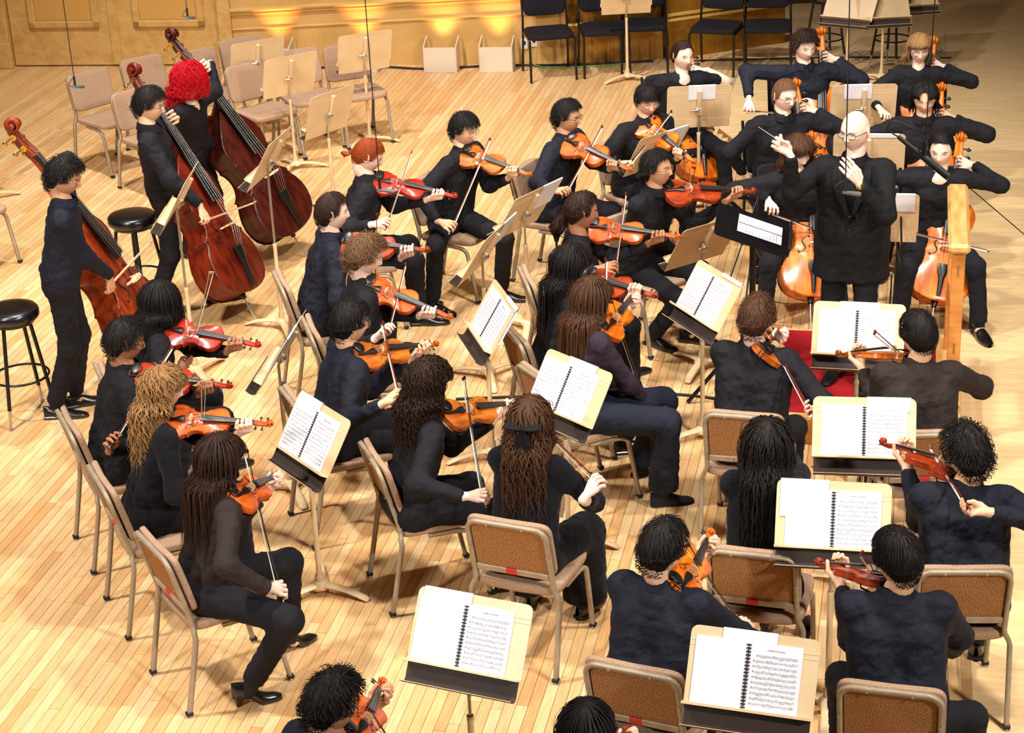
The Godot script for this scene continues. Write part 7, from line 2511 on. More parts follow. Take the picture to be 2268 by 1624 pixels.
	{"label": "person with dark curly hair tied back and closed eyes playing an orange violin", "pelvis": Vector3(0.323, 0.545, -11.242), "neck": Vector3(0.447, 1.065, -11.259), "head": Vector3(0.472, 1.220, -11.263), "yaw": 98.000, "hyaw": 100.000, "lh": ["neck", Vector3(0.956, 1.052, -11.258), Vector3(0.968, -0.045, 0.247), Vector3(-0.086, 0.865, 0.494)], "rh": ["bow", Vector3(0.653, 0.928, -10.946), Vector3(0.167, 0.399, -0.902), Vector3(0.426, 0.795, 0.431)], "fl": Vector3(0.718, 0.000, -11.449), "fr": Vector3(0.760, 0.000, -11.152), "fem": true, "skin": 4, "hair": {"vol": 0.014, "len": 0.120, "n": 170, "fringe": 0.200, "mess": 0.020, "w": 0.800, "nape": 2.200, "gather": Vector3(0.000, -0.030, -0.110), "tail": 0.260, "tailr": 0.050, "curl": 0.008, "cfreq": 90.000}, "hcol": Color8(52, 34, 26), "hpitch": 10.000, "shirt": "shirt", "collar": false},
	{"label": "person with very long straight black hair hiding the face, inner chair", "pelvis": Vector3(0.219, 0.545, -10.351), "neck": Vector3(0.338, 1.045, -10.389), "head": Vector3(0.361, 1.200, -10.397), "yaw": 108.000, "hyaw": 108.000, "lh": ["neck", Vector3(0.749, 1.092, -10.196), Vector3(0.655, 0.090, 0.750), Vector3(-0.429, 0.862, 0.271)], "rh": ["bow", Vector3(0.516, 0.952, -9.884), Vector3(0.086, 0.287, -0.954), Vector3(0.270, 0.915, 0.300)], "fl": Vector3(0.572, 0.000, -10.623), "fr": Vector3(0.664, 0.000, -10.338), "fem": true, "skin": 1, "hair": {"vol": 0.012, "len": 0.460, "n": 220, "fringe": 0.250, "mess": 0.030, "w": 1.000, "nape": 2.300}, "hcol": Color8(30, 25, 24), "hpitch": 20.000, "shirt": "shirt", "collar": false},
	{"label": "person with long straight chestnut hair in plum cardigan, bow hand resting by the knee", "pelvis": Vector3(0.319, 0.545, -9.781), "neck": Vector3(0.429, 1.045, -9.840), "head": Vector3(0.451, 1.200, -9.852), "yaw": 118.000, "hyaw": 125.000, "lh": ["neck", Vector3(0.691, 1.073, -10.134), Vector3(0.378, 0.047, -0.924), Vector3(0.517, 0.818, 0.253)], "rh": ["bow", Vector3(0.759, 0.512, -10.037), Vector3(-0.259, 0.925, 0.278), Vector3(0.941, 0.177, 0.289)], "fl": Vector3(0.742, 0.000, -10.039), "fr": Vector3(0.825, 0.000, -9.644), "kr": Vector3(0.841, 0.530, -9.620), "kl": Vector3(0.848, 0.530, -9.890), "fem": true, "skin": 0, "hair": {"vol": 0.012, "len": 0.420, "n": 220, "fringe": 0.250, "mess": 0.040, "w": 1.000, "nape": 2.300, "spread": 0.090}, "hcol": Color8(82, 54, 36), "hpitch": 18.000, "shirt": "shirt_plum", "legs": "trousers_blue", "shoe": "shoe_flat", "shoemat": "suede", "wide": 0.030, "collar": false, "fry": 95.000},
	{"label": "person with thick curly light-brown hair bowing an orange violin in the second row", "pelvis": Vector3(-0.983, 0.545, -10.592), "neck": Vector3(-0.862, 1.065, -10.622), "head": Vector3(-0.838, 1.220, -10.628), "yaw": 104.000, "hyaw": 102.000, "lh": ["neck", Vector3(-0.453, 0.969, -10.372), Vector3(0.895, -0.226, 0.384), Vector3(-0.022, 0.838, 0.545)], "rh": ["bow", Vector3(-0.695, 0.967, -10.054), Vector3(0.121, 0.212, -0.970), Vector3(0.426, 0.871, 0.244)], "fl": Vector3(-0.612, 0.000, -10.839), "fr": Vector3(-0.539, 0.000, -10.548), "skin": 0, "hair": {"vol": 0.028, "len": 0.080, "n": 210, "fringe": 0.600, "mess": 0.350, "curl": 0.009, "cfreq": 110.000, "w": 0.800}, "hcol": Color8(116, 84, 58), "hpitch": 18.000, "shirt": "shirt"},
	{"label": "person with straight black hair and clear glasses, golden violin, seated beside curly-haired neighbour", "pelvis": Vector3(-1.008, 0.545, -9.592), "neck": Vector3(-0.892, 1.045, -9.639), "head": Vector3(-0.869, 1.200, -9.648), "yaw": 112.000, "hyaw": 120.000, "lh": ["neck", Vector3(-0.501, 0.977, -9.821), Vector3(0.740, -0.165, -0.653), Vector3(0.441, 0.851, 0.285)], "rh": ["bow", Vector3(-0.593, 0.931, -9.204), Vector3(-0.158, 0.233, -0.959), Vector3(0.593, 0.800, 0.096)], "fl": Vector3(-0.675, 0.000, -9.888), "fr": Vector3(-0.562, 0.000, -9.610), "skin": 2, "hair": {"vol": 0.020, "len": 0.075, "n": 190, "fringe": 0.500, "mess": 0.200, "w": 0.800}, "hcol": Color8(30, 25, 24), "glasses": "rim_gold", "hpitch": 12.000, "shirt": "shirt_navy"},
	{"label": "person with long tightly curled dark hair in black blouse, violin to the right", "pelvis": Vector3(-0.572, 0.545, -8.759), "neck": Vector3(-0.454, 1.035, -8.802), "head": Vector3(-0.431, 1.190, -8.810), "yaw": 110.000, "hyaw": 125.000, "lh": ["neck", Vector3(-0.037, 0.945, -9.059), Vector3(0.690, -0.213, -0.692), Vector3(0.508, 0.823, 0.253)], "rh": ["bow", Vector3(-0.163, 0.721, -8.399), Vector3(-0.114, 0.584, -0.804), Vector3(0.700, 0.621, 0.352)], "fl": Vector3(-0.172, 0.000, -9.064), "fr": Vector3(-0.069, 0.000, -8.782), "fem": true, "skin": 0, "hair": {"vol": 0.022, "len": 0.300, "n": 230, "fringe": 0.250, "mess": 0.120, "w": 1.000, "nape": 2.300, "curl": 0.013, "cfreq": 130.000}, "hcol": Color8(52, 34, 26), "hpitch": 14.000, "shirt": "shirt", "collar": false},
	{"label": "person with long auburn hair tied by a large black ribbon, seen from behind", "pelvis": Vector3(0.011, 0.545, -8.167), "neck": Vector3(0.062, 1.035, -8.281), "head": Vector3(0.072, 1.190, -8.304), "yaw": 156.000, "hyaw": 165.000, "lh": ["neck", Vector3(0.116, 0.999, -8.812), Vector3(0.045, -0.095, -0.994), Vector3(0.505, 0.861, -0.059)], "rh": ["bow", Vector3(0.406, 0.943, -8.096), Vector3(-0.480, 0.187, -0.857), Vector3(0.720, 0.643, -0.263)], "fl": Vector3(0.045, 0.000, -8.611), "fr": Vector3(0.319, 0.000, -8.489), "fem": true, "skin": 0, "hair": {"vol": 0.012, "len": 0.400, "n": 220, "fringe": 0.250, "mess": 0.080, "w": 1.000, "nape": 2.300, "curl": 0.010, "cfreq": 60.000, "spread": 0.075}, "hcol": Color8(82, 54, 36), "hpitch": 10.000, "shirt": "velvet", "legs": "velvet", "wide": 0.060, "cuff": 0.250, "collar": false, "extra": ["hair_ribbon"], "shoe": "shoe_flat", "rpole": Vector3(0.600, -0.600, 0.500)},
	{"label": "person with tousled brown hair seen from behind, nearest the red podium", "pelvis": Vector3(1.251, 0.545, -9.235), "neck": Vector3(1.300, 1.065, -9.371), "head": Vector3(1.309, 1.220, -9.394), "yaw": 160.000, "hyaw": 150.000, "lh": ["neck", Vector3(1.464, 1.016, -9.663), Vector3(0.251, -0.123, -0.960), Vector3(0.583, 0.811, 0.048)], "rh": ["bow", Vector3(1.514, 0.934, -8.815), Vector3(-0.161, 0.222, -0.962), Vector3(0.984, 0.112, -0.139)], "fl": Vector3(1.253, 0.000, -9.681), "fr": Vector3(1.535, 0.000, -9.578), "skin": 0, "hair": {"vol": 0.022, "len": 0.070, "n": 210, "fringe": 0.400, "mess": 0.300, "curl": 0.004, "cfreq": 110.000, "w": 0.800}, "hcol": Color8(82, 54, 36), "hpitch": 14.000, "shirt": "shirt"},
	{"label": "person with straight black bowl-shaped hair seen from behind, elbow out beside the podium rail", "pelvis": Vector3(2.105, 0.545, -8.927), "neck": Vector3(2.101, 1.065, -9.052), "head": Vector3(2.100, 1.220, -9.077), "yaw": 182.000, "hyaw": 200.000, "lh": ["neck", Vector3(1.854, 0.953, -9.508), Vector3(-0.564, -0.263, -0.782), Vector3(0.142, 0.903, -0.406)], "rh": ["bow", Vector3(2.334, 0.742, -9.520), Vector3(-0.606, 0.647, 0.464), Vector3(0.288, 0.722, -0.630)], "fl": Vector3(1.941, 0.000, -9.341), "fr": Vector3(2.241, 0.000, -9.352), "skin": 2, "hair": {"vol": 0.018, "len": 0.085, "n": 190, "fringe": 0.550, "mess": 0.040, "w": 0.800, "nape": 2.200}, "hcol": Color8(30, 25, 24), "hpitch": 8.000, "shirt": "shirt_brown", "rpole": Vector3(0.800, -0.100, 0.600)},
	{"label": "person with curly black hair seen from behind in navy-black shirt at right edge", "pelvis": Vector3(2.011, 0.545, -7.549), "neck": Vector3(2.022, 1.065, -7.673), "head": Vector3(2.024, 1.220, -7.698), "yaw": 175.000, "hyaw": 205.000, "lh": ["neck", Vector3(1.824, 1.039, -8.166), Vector3(-0.471, -0.073, -0.879), Vector3(0.195, 0.963, -0.185)], "rh": ["bow", Vector3(1.956, 1.135, -7.357), Vector3(-0.003, -0.069, -0.998), Vector3(0.619, -0.784, 0.052)], "fl": Vector3(1.898, 0.000, -7.980), "fr": Vector3(2.197, 0.000, -7.954), "skin": 2, "hair": {"vol": 0.030, "len": 0.080, "n": 210, "fringe": 0.600, "mess": 0.350, "curl": 0.009, "cfreq": 110.000, "w": 0.800}, "hcol": Color8(30, 25, 24), "hpitch": 10.000, "shirt": "shirt_navy", "rpole": Vector3(0.900, -0.200, 0.300)},
	{"label": "person with very long wavy black hair down the back and strappy heels behind a stand", "pelvis": Vector3(1.112, 0.545, -7.779), "neck": Vector3(1.148, 1.045, -7.899), "head": Vector3(1.156, 1.200, -7.923), "yaw": 163.000, "hyaw": 170.000, "lh": ["neck", Vector3(1.278, 0.856, -8.590), Vector3(-0.087, 0.120, -0.989), Vector3(0.510, 0.858, 0.060)], "rh": ["bow", Vector3(1.318, 0.833, -8.329), Vector3(0.010, 0.268, 0.963), Vector3(-0.886, 0.449, -0.115)], "fl": Vector3(1.405, 0.000, -8.200), "fr": Vector3(1.223, 0.000, -8.271), "fem": true, "skin": 2, "hair": {"vol": 0.012, "len": 0.560, "n": 230, "fringe": 0.250, "mess": 0.050, "w": 1.000, "nape": 2.300, "curl": 0.006, "cfreq": 50.000, "spread": 0.085, "back": -0.090}, "hcol": Color8(30, 25, 24), "hpitch": 12.000, "shirt": "velvet", "collar": false, "shoe": "shoe_heel", "shoemat": "suede", "sock": false, "hem": 0.720},
	{"label": "person with short spiky black hair bent over an orange violin beside an empty-looking chair back", "pelvis": Vector3(0.520, 0.545, -6.861), "neck": Vector3(0.579, 1.045, -6.971), "head": Vector3(0.591, 1.200, -6.993), "yaw": 152.000, "hyaw": 135.000, "lh": ["neck", Vector3(0.809, 1.040, -7.316), Vector3(0.347, -0.026, -0.938), Vector3(0.585, 0.788, 0.194)], "rh": ["bow", Vector3(0.984, 0.583, -7.348), Vector3(-0.384, 0.828, 0.408), Vector3(0.887, 0.454, -0.086)], "fl": Vector3(0.585, 0.000, -7.302), "fr": Vector3(0.850, 0.000, -7.161), "skin": 1, "hair": {"vol": 0.022, "len": 0.070, "n": 190, "fringe": 0.550, "mess": 0.300, "w": 0.800}, "hcol": Color8(30, 25, 24), "hpitch": 16.000, "shirt": "shirt_navy"},
	{"label": "person with glossy black bowl haircut seen from behind, wide dark shirt, near right stand", "pelvis": Vector3(1.520, 0.545, -6.633), "neck": Vector3(1.525, 1.065, -6.758), "head": Vector3(1.526, 1.220, -6.783), "yaw": 178.000, "hyaw": 205.000, "lh": ["neck", Vector3(1.355, 0.940, -7.254), Vector3(-0.366, -0.292, -0.884), Vector3(0.192, 0.906, -0.378)], "rh": ["bow", Vector3(1.765, 0.529, -7.124), Vector3(-0.472, 0.859, 0.198), Vector3(0.552, 0.463, -0.693)], "fl": Vector3(1.385, 0.000, -7.058), "fr": Vector3(1.904, 0.000, -6.839), "kr": Vector3(1.829, 0.530, -6.646), "skin": 2, "hair": {"vol": 0.020, "len": 0.090, "n": 220, "fringe": 0.550, "mess": 0.030, "w": 0.800, "nape": 2.300}, "hcol": Color8(30, 25, 24), "hpitch": 10.000, "shirt": "shirt_navy", "rpole": Vector3(0.900, -0.300, 0.400)},
	{"label": "person with short wavy black hair at the bottom edge beside the front stand", "pelvis": Vector3(-0.810, 0.545, -5.835), "neck": Vector3(-0.730, 1.045, -5.931), "head": Vector3(-0.714, 1.200, -5.950), "yaw": 140.000, "hyaw": 120.000, "lh": ["neck", Vector3(-0.579, 0.972, -6.368), Vector3(0.137, -0.176, -0.975), Vector3(0.635, 0.771, -0.050)], "rh": ["bow", Vector3(-0.433, 1.112, -5.680), Vector3(-0.311, -0.157, -0.937), Vector3(0.542, 0.781, -0.310)], "fl": Vector3(-0.655, 0.000, -6.253), "fr": Vector3(-0.425, 0.000, -6.060), "skin": 3, "hair": {"vol": 0.022, "len": 0.060, "n": 210, "fringe": 0.600, "mess": 0.350, "curl": 0.006, "cfreq": 110.000, "w": 0.800}, "hcol": Color8(30, 25, 24), "hpitch": 16.000, "shirt": "shirt_navy"},
	{"label": "person with smooth black hair cut off by the bottom edge", "pelvis": Vector3(0.162, 0.545, -5.540), "neck": Vector3(0.194, 1.045, -5.661), "head": Vector3(0.201, 1.200, -5.685), "yaw": 165.000, "hyaw": 165.000, "lh": ["neck", Vector3(0.361, 0.883, -6.123), Vector3(0.238, -0.372, -0.897), Vector3(0.591, 0.788, -0.170)], "rh": ["bow", Vector3(0.434, 0.591, -6.124), Vector3(-0.225, 0.881, 0.415), Vector3(0.862, 0.379, -0.337)], "fl": Vector3(0.126, 0.000, -5.985), "fr": Vector3(0.416, 0.000, -5.907), "fem": true, "skin": 2, "hair": {"vol": 0.012, "len": 0.300, "n": 180, "fringe": 0.250, "mess": 0.030, "w": 1.000, "nape": 2.300}, "hcol": Color8(30, 25, 24), "hpitch": 12.000, "shirt": "shirt", "collar": false},
	{"label": "person with centre-parted brown hair pulled back in short-sleeved black top playing cello behind a stand", "pelvis": Vector3(1.446, 0.555, -15.039), "neck": Vector3(1.465, 1.065, -14.962), "head": Vector3(1.470, 1.220, -14.942), "yaw": 14.000, "hyaw": 25.000, "lh": ["cello", Vector3(1.595, 0.943, -15.334), Vector3(-0.027, 0.718, -0.695), Vector3(0.306, 0.668, 0.678)], "rh": ["bow", Vector3(1.106, 0.549, -15.222), Vector3(0.858, 0.106, 0.503), Vector3(-0.508, 0.024, 0.861)], "fl": Vector3(1.807, 0.000, -14.707), "fr": Vector3(1.283, 0.000, -14.576), "lpole": Vector3(0.970, -0.350, -0.242), "rpole": Vector3(-0.873, -0.400, 0.218), "fem": true, "skin": 0, "hair": {"vol": 0.006, "len": 0.120, "n": 170, "fringe": 0.200, "mess": 0.020, "w": 0.800, "nape": 2.200, "gather": Vector3(0.000, 0.000, -0.115), "tail": 0.150, "tailr": 0.022, "part": 1.000}, "hcol": Color8(52, 34, 26), "hpitch": 8.000, "shirt": "shirt", "bare": 1.000, "collar": false, "neckline": Vector3(0.062, 0.075, 0.045)},
	{"label": "person with tall curly dark hair playing cello at the rear desk", "pelvis": Vector3(2.431, 0.555, -14.982), "neck": Vector3(2.434, 1.105, -14.902), "head": Vector3(2.435, 1.260, -14.882), "yaw": 2.000, "hyaw": 15.000, "lh": ["cello", Vector3(2.586, 1.117, -14.988), Vector3(0.074, 0.879, -0.472), Vector3(0.079, 0.467, 0.881)], "rh": ["bow", Vector3(1.964, 0.779, -14.798), Vector3(0.986, -0.051, 0.157), Vector3(-0.129, 0.360, 0.924)], "fl": Vector3(2.716, 0.000, -14.581), "fr": Vector3(2.176, 0.000, -14.563), "lpole": Vector3(0.999, -0.350, -0.035), "rpole": Vector3(-0.899, -0.400, 0.031), "skin": 0, "hair": {"vol": 0.032, "len": 0.080, "n": 210, "fringe": 0.600, "mess": 0.350, "curl": 0.006, "cfreq": 110.000, "w": 0.800}, "hcol": Color8(52, 34, 26), "hpitch": 12.000, "shirt": "shirt_navy"},
	{"label": "person with blond hair and thin glasses playing cello at far right", "pelvis": Vector3(3.330, 0.555, -14.826), "neck": Vector3(3.313, 1.085, -14.748), "head": Vector3(3.309, 1.240, -14.728), "yaw": -12.000, "hyaw": -5.000, "lh": ["cello", Vector3(3.433, 1.046, -14.887), Vector3(0.234, 0.803, -0.548), Vector3(-0.088, 0.578, 0.811)], "rh": ["bow", Vector3(2.974, 0.786, -14.407), Vector3(0.888, -0.169, -0.429), Vector3(0.450, 0.519, 0.727)], "fl": Vector3(3.509, 0.000, -14.369), "fr": Vector3(2.980, 0.000, -14.481), "lpole": Vector3(0.978, -0.350, 0.208), "rpole": Vector3(-0.880, -0.400, -0.187), "fem": true, "skin": 0, "hair": {"vol": 0.012, "len": 0.170, "n": 170, "fringe": 0.250, "mess": 0.080, "w": 1.000, "nape": 2.300}, "hcol": Color8(160, 120, 76), "glasses": "rim_dark", "hpitch": 12.000, "shirt": "shirt", "collar": false},
	{"label": "person with cropped brown hair and rectangular glasses playing cello behind the conductor", "pelvis": Vector3(2.063, 0.555, -13.636), "neck": Vector3(2.072, 1.095, -13.556), "head": Vector3(2.074, 1.250, -13.536), "yaw": 6.000, "hyaw": 25.000, "lh": ["cello", Vector3(2.213, 1.057, -13.709), Vector3(-0.022, 0.823, -0.567), Vector3(0.111, 0.566, 0.817)], "rh": ["bow", Vector3(1.860, 0.542, -13.728), Vector3(0.694, 0.351, 0.629), Vector3(-0.661, -0.036, 0.749)], "fl": Vector3(2.375, 0.000, -13.256), "fr": Vector3(1.837, 0.000, -13.200), "lpole": Vector3(0.995, -0.350, -0.105), "rpole": Vector3(-0.895, -0.400, 0.094), "skin": 0, "hair": {"vol": 0.010, "len": 0.035, "n": 220, "fringe": 0.150, "mess": 0.320, "w": 0.800}, "hcol": Color8(116, 84, 58), "glasses": "rim_dark", "hpitch": 10.000, "shirt": "shirt"},
	{"label": "person with chin-length centre-parted black hair and round glasses playing cello", "pelvis": Vector3(3.067, 0.555, -13.446), "neck": Vector3(3.056, 1.085, -13.367), "head": Vector3(3.054, 1.240, -13.347), "yaw": -8.000, "hyaw": -12.000, "lh": ["cello", Vector3(3.189, 1.039, -13.502), Vector3(0.227, 0.805, -0.549), Vector3(-0.011, 0.565, 0.825)], "rh": ["bow", Vector3(2.821, 0.635, -13.510), Vector3(0.627, 0.202, 0.753), Vector3(-0.779, 0.119, 0.616)], "fl": Vector3(3.278, 0.000, -13.002), "fr": Vector3(2.743, 0.000, -13.078), "lpole": Vector3(0.990, -0.350, 0.139), "rpole": Vector3(-0.891, -0.400, -0.125), "skin": 2, "hair": {"vol": 0.016, "len": 0.150, "n": 170, "fringe": 0.300, "mess": 0.050, "w": 1.000, "nape": 2.300, "part": 1.000}, "hcol": Color8(30, 25, 24), "glasses": "rim_gold", "hpitch": 14.000, "shirt": "shirt"},
	{"label": "person with very long brown hair bent behind the front cello next to the black stand", "pelvis": Vector3(1.983, 0.555, -12.519), "neck": Vector3(1.988, 1.045, -12.369), "head": Vector3(1.989, 1.200, -12.349), "yaw": 2.000, "hyaw": 20.000, "lh": ["cello", Vector3(2.138, 0.962, -12.657), Vector3(0.088, 0.739, -0.668), Vector3(0.125, 0.658, 0.743)], "rh": ["bow", Vector3(1.778, 0.819, -12.239), Vector3(0.899, -0.419, -0.128), Vector3(0.307, 0.394, 0.866)], "fl": Vector3(2.267, 0.000, -12.119), "fr": Vector3(1.727, 0.000, -12.100), "lpole": Vector3(0.999, -0.350, -0.035), "rpole": Vector3(-0.899, -0.400, 0.031), "fem": true, "skin": 0, "hair": {"vol": 0.012, "len": 0.400, "n": 210, "fringe": 0.250, "mess": 0.040, "w": 1.000, "nape": 2.300, "spread": 0.090}, "hcol": Color8(82, 54, 36), "hpitch": 20.000, "shirt": "shirt", "collar": false},
	{"label": "person with dark hair tied back and square-necked black top playing cello by the podium rail", "pelvis": Vector3(2.927, 0.555, -12.292), "neck": Vector3(2.918, 1.065, -12.212), "head": Vector3(2.916, 1.220, -12.193), "yaw": -6.000, "hyaw": -20.000, "lh": ["cello", Vector3(3.096, 1.004, -12.456), Vector3(0.243, 0.751, -0.613), Vector3(0.065, 0.618, 0.783)], "rh": ["bow", Vector3(2.564, 0.701, -12.192), Vector3(0.923, -0.181, 0.338), Vector3(-0.258, 0.358, 0.897)], "fl": Vector3(3.152, 0.000, -11.856), "fr": Vector3(2.615, 0.000, -11.912), "lpole": Vector3(0.995, -0.350, 0.105), "rpole": Vector3(-0.895, -0.400, -0.094), "fem": true, "skin": 0, "hair": {"vol": 0.010, "len": 0.120, "n": 170, "fringe": 0.200, "mess": 0.020, "w": 0.800, "nape": 2.200, "gather": Vector3(0.000, 0.000, -0.115), "tail": 0.200, "tailr": 0.022, "part": 1.000}, "hcol": Color8(30, 25, 24), "hpitch": 14.000, "shirt": "shirt", "collar": false, "neckline": Vector3(0.072, 0.070, 0.050)},
	{"label": "standing person with wavy black hair and belt playing the outermost bass", "pelvis": Vector3(-2.799, 0.930, -11.272), "neck": Vector3(-2.714, 1.440, -11.237), "head": Vector3(-2.684, 1.600, -11.242), "yaw": 100.000, "hyaw": 88.000, "stand": true, "lh": ["cello", Vector3(-2.844, 1.423, -11.729), Vector3(-0.409, 0.906, 0.107), Vector3(0.909, 0.393, 0.141)], "rh": ["bow", Vector3(-2.551, 0.791, -11.385), Vector3(0.302, 0.133, -0.944), Vector3(0.936, 0.147, 0.320)], "fl": Vector3(-2.843, 0.000, -11.378), "fr": Vector3(-2.943, 0.000, -11.215), "lpole": Vector3(-0.156, 0.200, -0.886), "rpole": Vector3(-0.290, -0.500, 0.660), "tucked": true, "hpitch": 22.000, "skin": 3, "hair": {"vol": 0.024, "len": 0.070, "n": 210, "fringe": 0.600, "mess": 0.350, "curl": 0.005, "cfreq": 110.000, "w": 0.800}, "hcol": Color8(30, 25, 24), "glasses": "rim_gold", "shirt": "shirt_navy", "wr": 0.008, "extra": ["belt"]},
	{"label": "standing person with straight black hair and glasses playing the middle double bass", "pelvis": Vector3(-2.377, 0.930, -12.913), "neck": Vector3(-2.435, 1.440, -12.801), "head": Vector3(-2.405, 1.600, -12.803), "yaw": 95.000, "hyaw": 85.000, "stand": true, "lh": ["cello", Vector3(-2.356, 1.393, -13.103), Vector3(-0.415, 0.863, -0.290), Vector3(0.831, 0.489, 0.266)], "rh": ["bow", Vector3(-2.085, 0.845, -12.496), Vector3(0.443, -0.111, -0.890), Vector3(0.815, 0.464, 0.348)], "fl": Vector3(-2.154, 0.000, -13.142), "fr": Vector3(-2.554, 0.000, -12.864), "lpole": Vector3(-0.078, 0.200, -0.897), "rpole": Vector3(-0.346, -0.500, 0.633), "tucked": true, "hpitch": 12.000, "skin": 2, "hair": {"vol": 0.020, "len": 0.090, "n": 190, "fringe": 0.700, "mess": 0.320, "w": 0.800}, "hcol": Color8(30, 25, 24), "glasses": "rim_dark", "shirt": "shirt", "wr": 0.008},
	{"label": "standing person with bright red curly hair and necklace playing the farthest double bass", "pelvis": Vector3(-2.336, 0.930, -13.947), "neck": Vector3(-2.291, 1.360, -13.693), "head": Vector3(-2.262, 1.520, -13.686), "yaw": 75.000, "hyaw": 70.000, "stand": true, "lh": ["cello", Vector3(-2.252, 1.481, -14.143), Vector3(-0.478, 0.870, -0.122), Vector3(0.745, 0.475, 0.468)], "rh": ["bow", Vector3(-2.003, 0.783, -14.316), Vector3(0.616, 0.045, 0.786), Vector3(-0.533, -0.711, 0.459)], "fl": Vector3(-2.314, 0.000, -14.201), "fr": Vector3(-2.480, 0.000, -14.121), "lpole": Vector3(0.233, 0.200, -0.869), "rpole": Vector3(-0.542, -0.500, 0.476), "tucked": true, "hpitch": 8.000, "fem": true, "skin": 0, "hair": {"vol": 0.030, "len": 0.220, "n": 240, "fringe": 0.250, "mess": 0.250, "w": 1.000, "nape": 2.300, "curl": 0.012, "cfreq": 110.000, "bangs": 1.000}, "hcol": Color8(196, 14, 32), "shirt": "shirt", "collar": false, "neckline": Vector3(0.045, 0.090, 0.040), "extra": ["necklace"]},
	{"label": "bald conductor with glasses and white goatee in black suit, both hands raised on podium", "pelvis": Vector3(2.064, 1.130, -10.758), "neck": Vector3(2.058, 1.655, -10.718), "head": Vector3(2.052, 1.830, -10.699), "yaw": -18.000, "hyaw": -42.000, "hpitch": 6.000, "stand": true, "face": "head_old", "lh": ["open", Vector3(2.027, 1.605, -10.399), Vector3(-0.487, 0.868, 0.095), Vector3(-0.323, 0.000, -0.946)], "rh": ["pinch", Vector3(1.585, 1.846, -10.521), Vector3(-0.388, 0.921, 0.035), Vector3(0.533, 0.000, 0.846)], "fl": Vector3(2.135, 0.200, -10.722), "fr": Vector3(2.009, 0.200, -10.874), "lpole": Vector3(0.476, -0.900, 0.155), "rpole": Vector3(-0.190, -1.000, -0.062), "skin": 0, "glasses": "rim_dark", "rims": 0.002, "shirt": "suit", "legs": "suit", "coat": true, "fat": 1.050, "collar": true, "extra": ["suit_details"]},
]
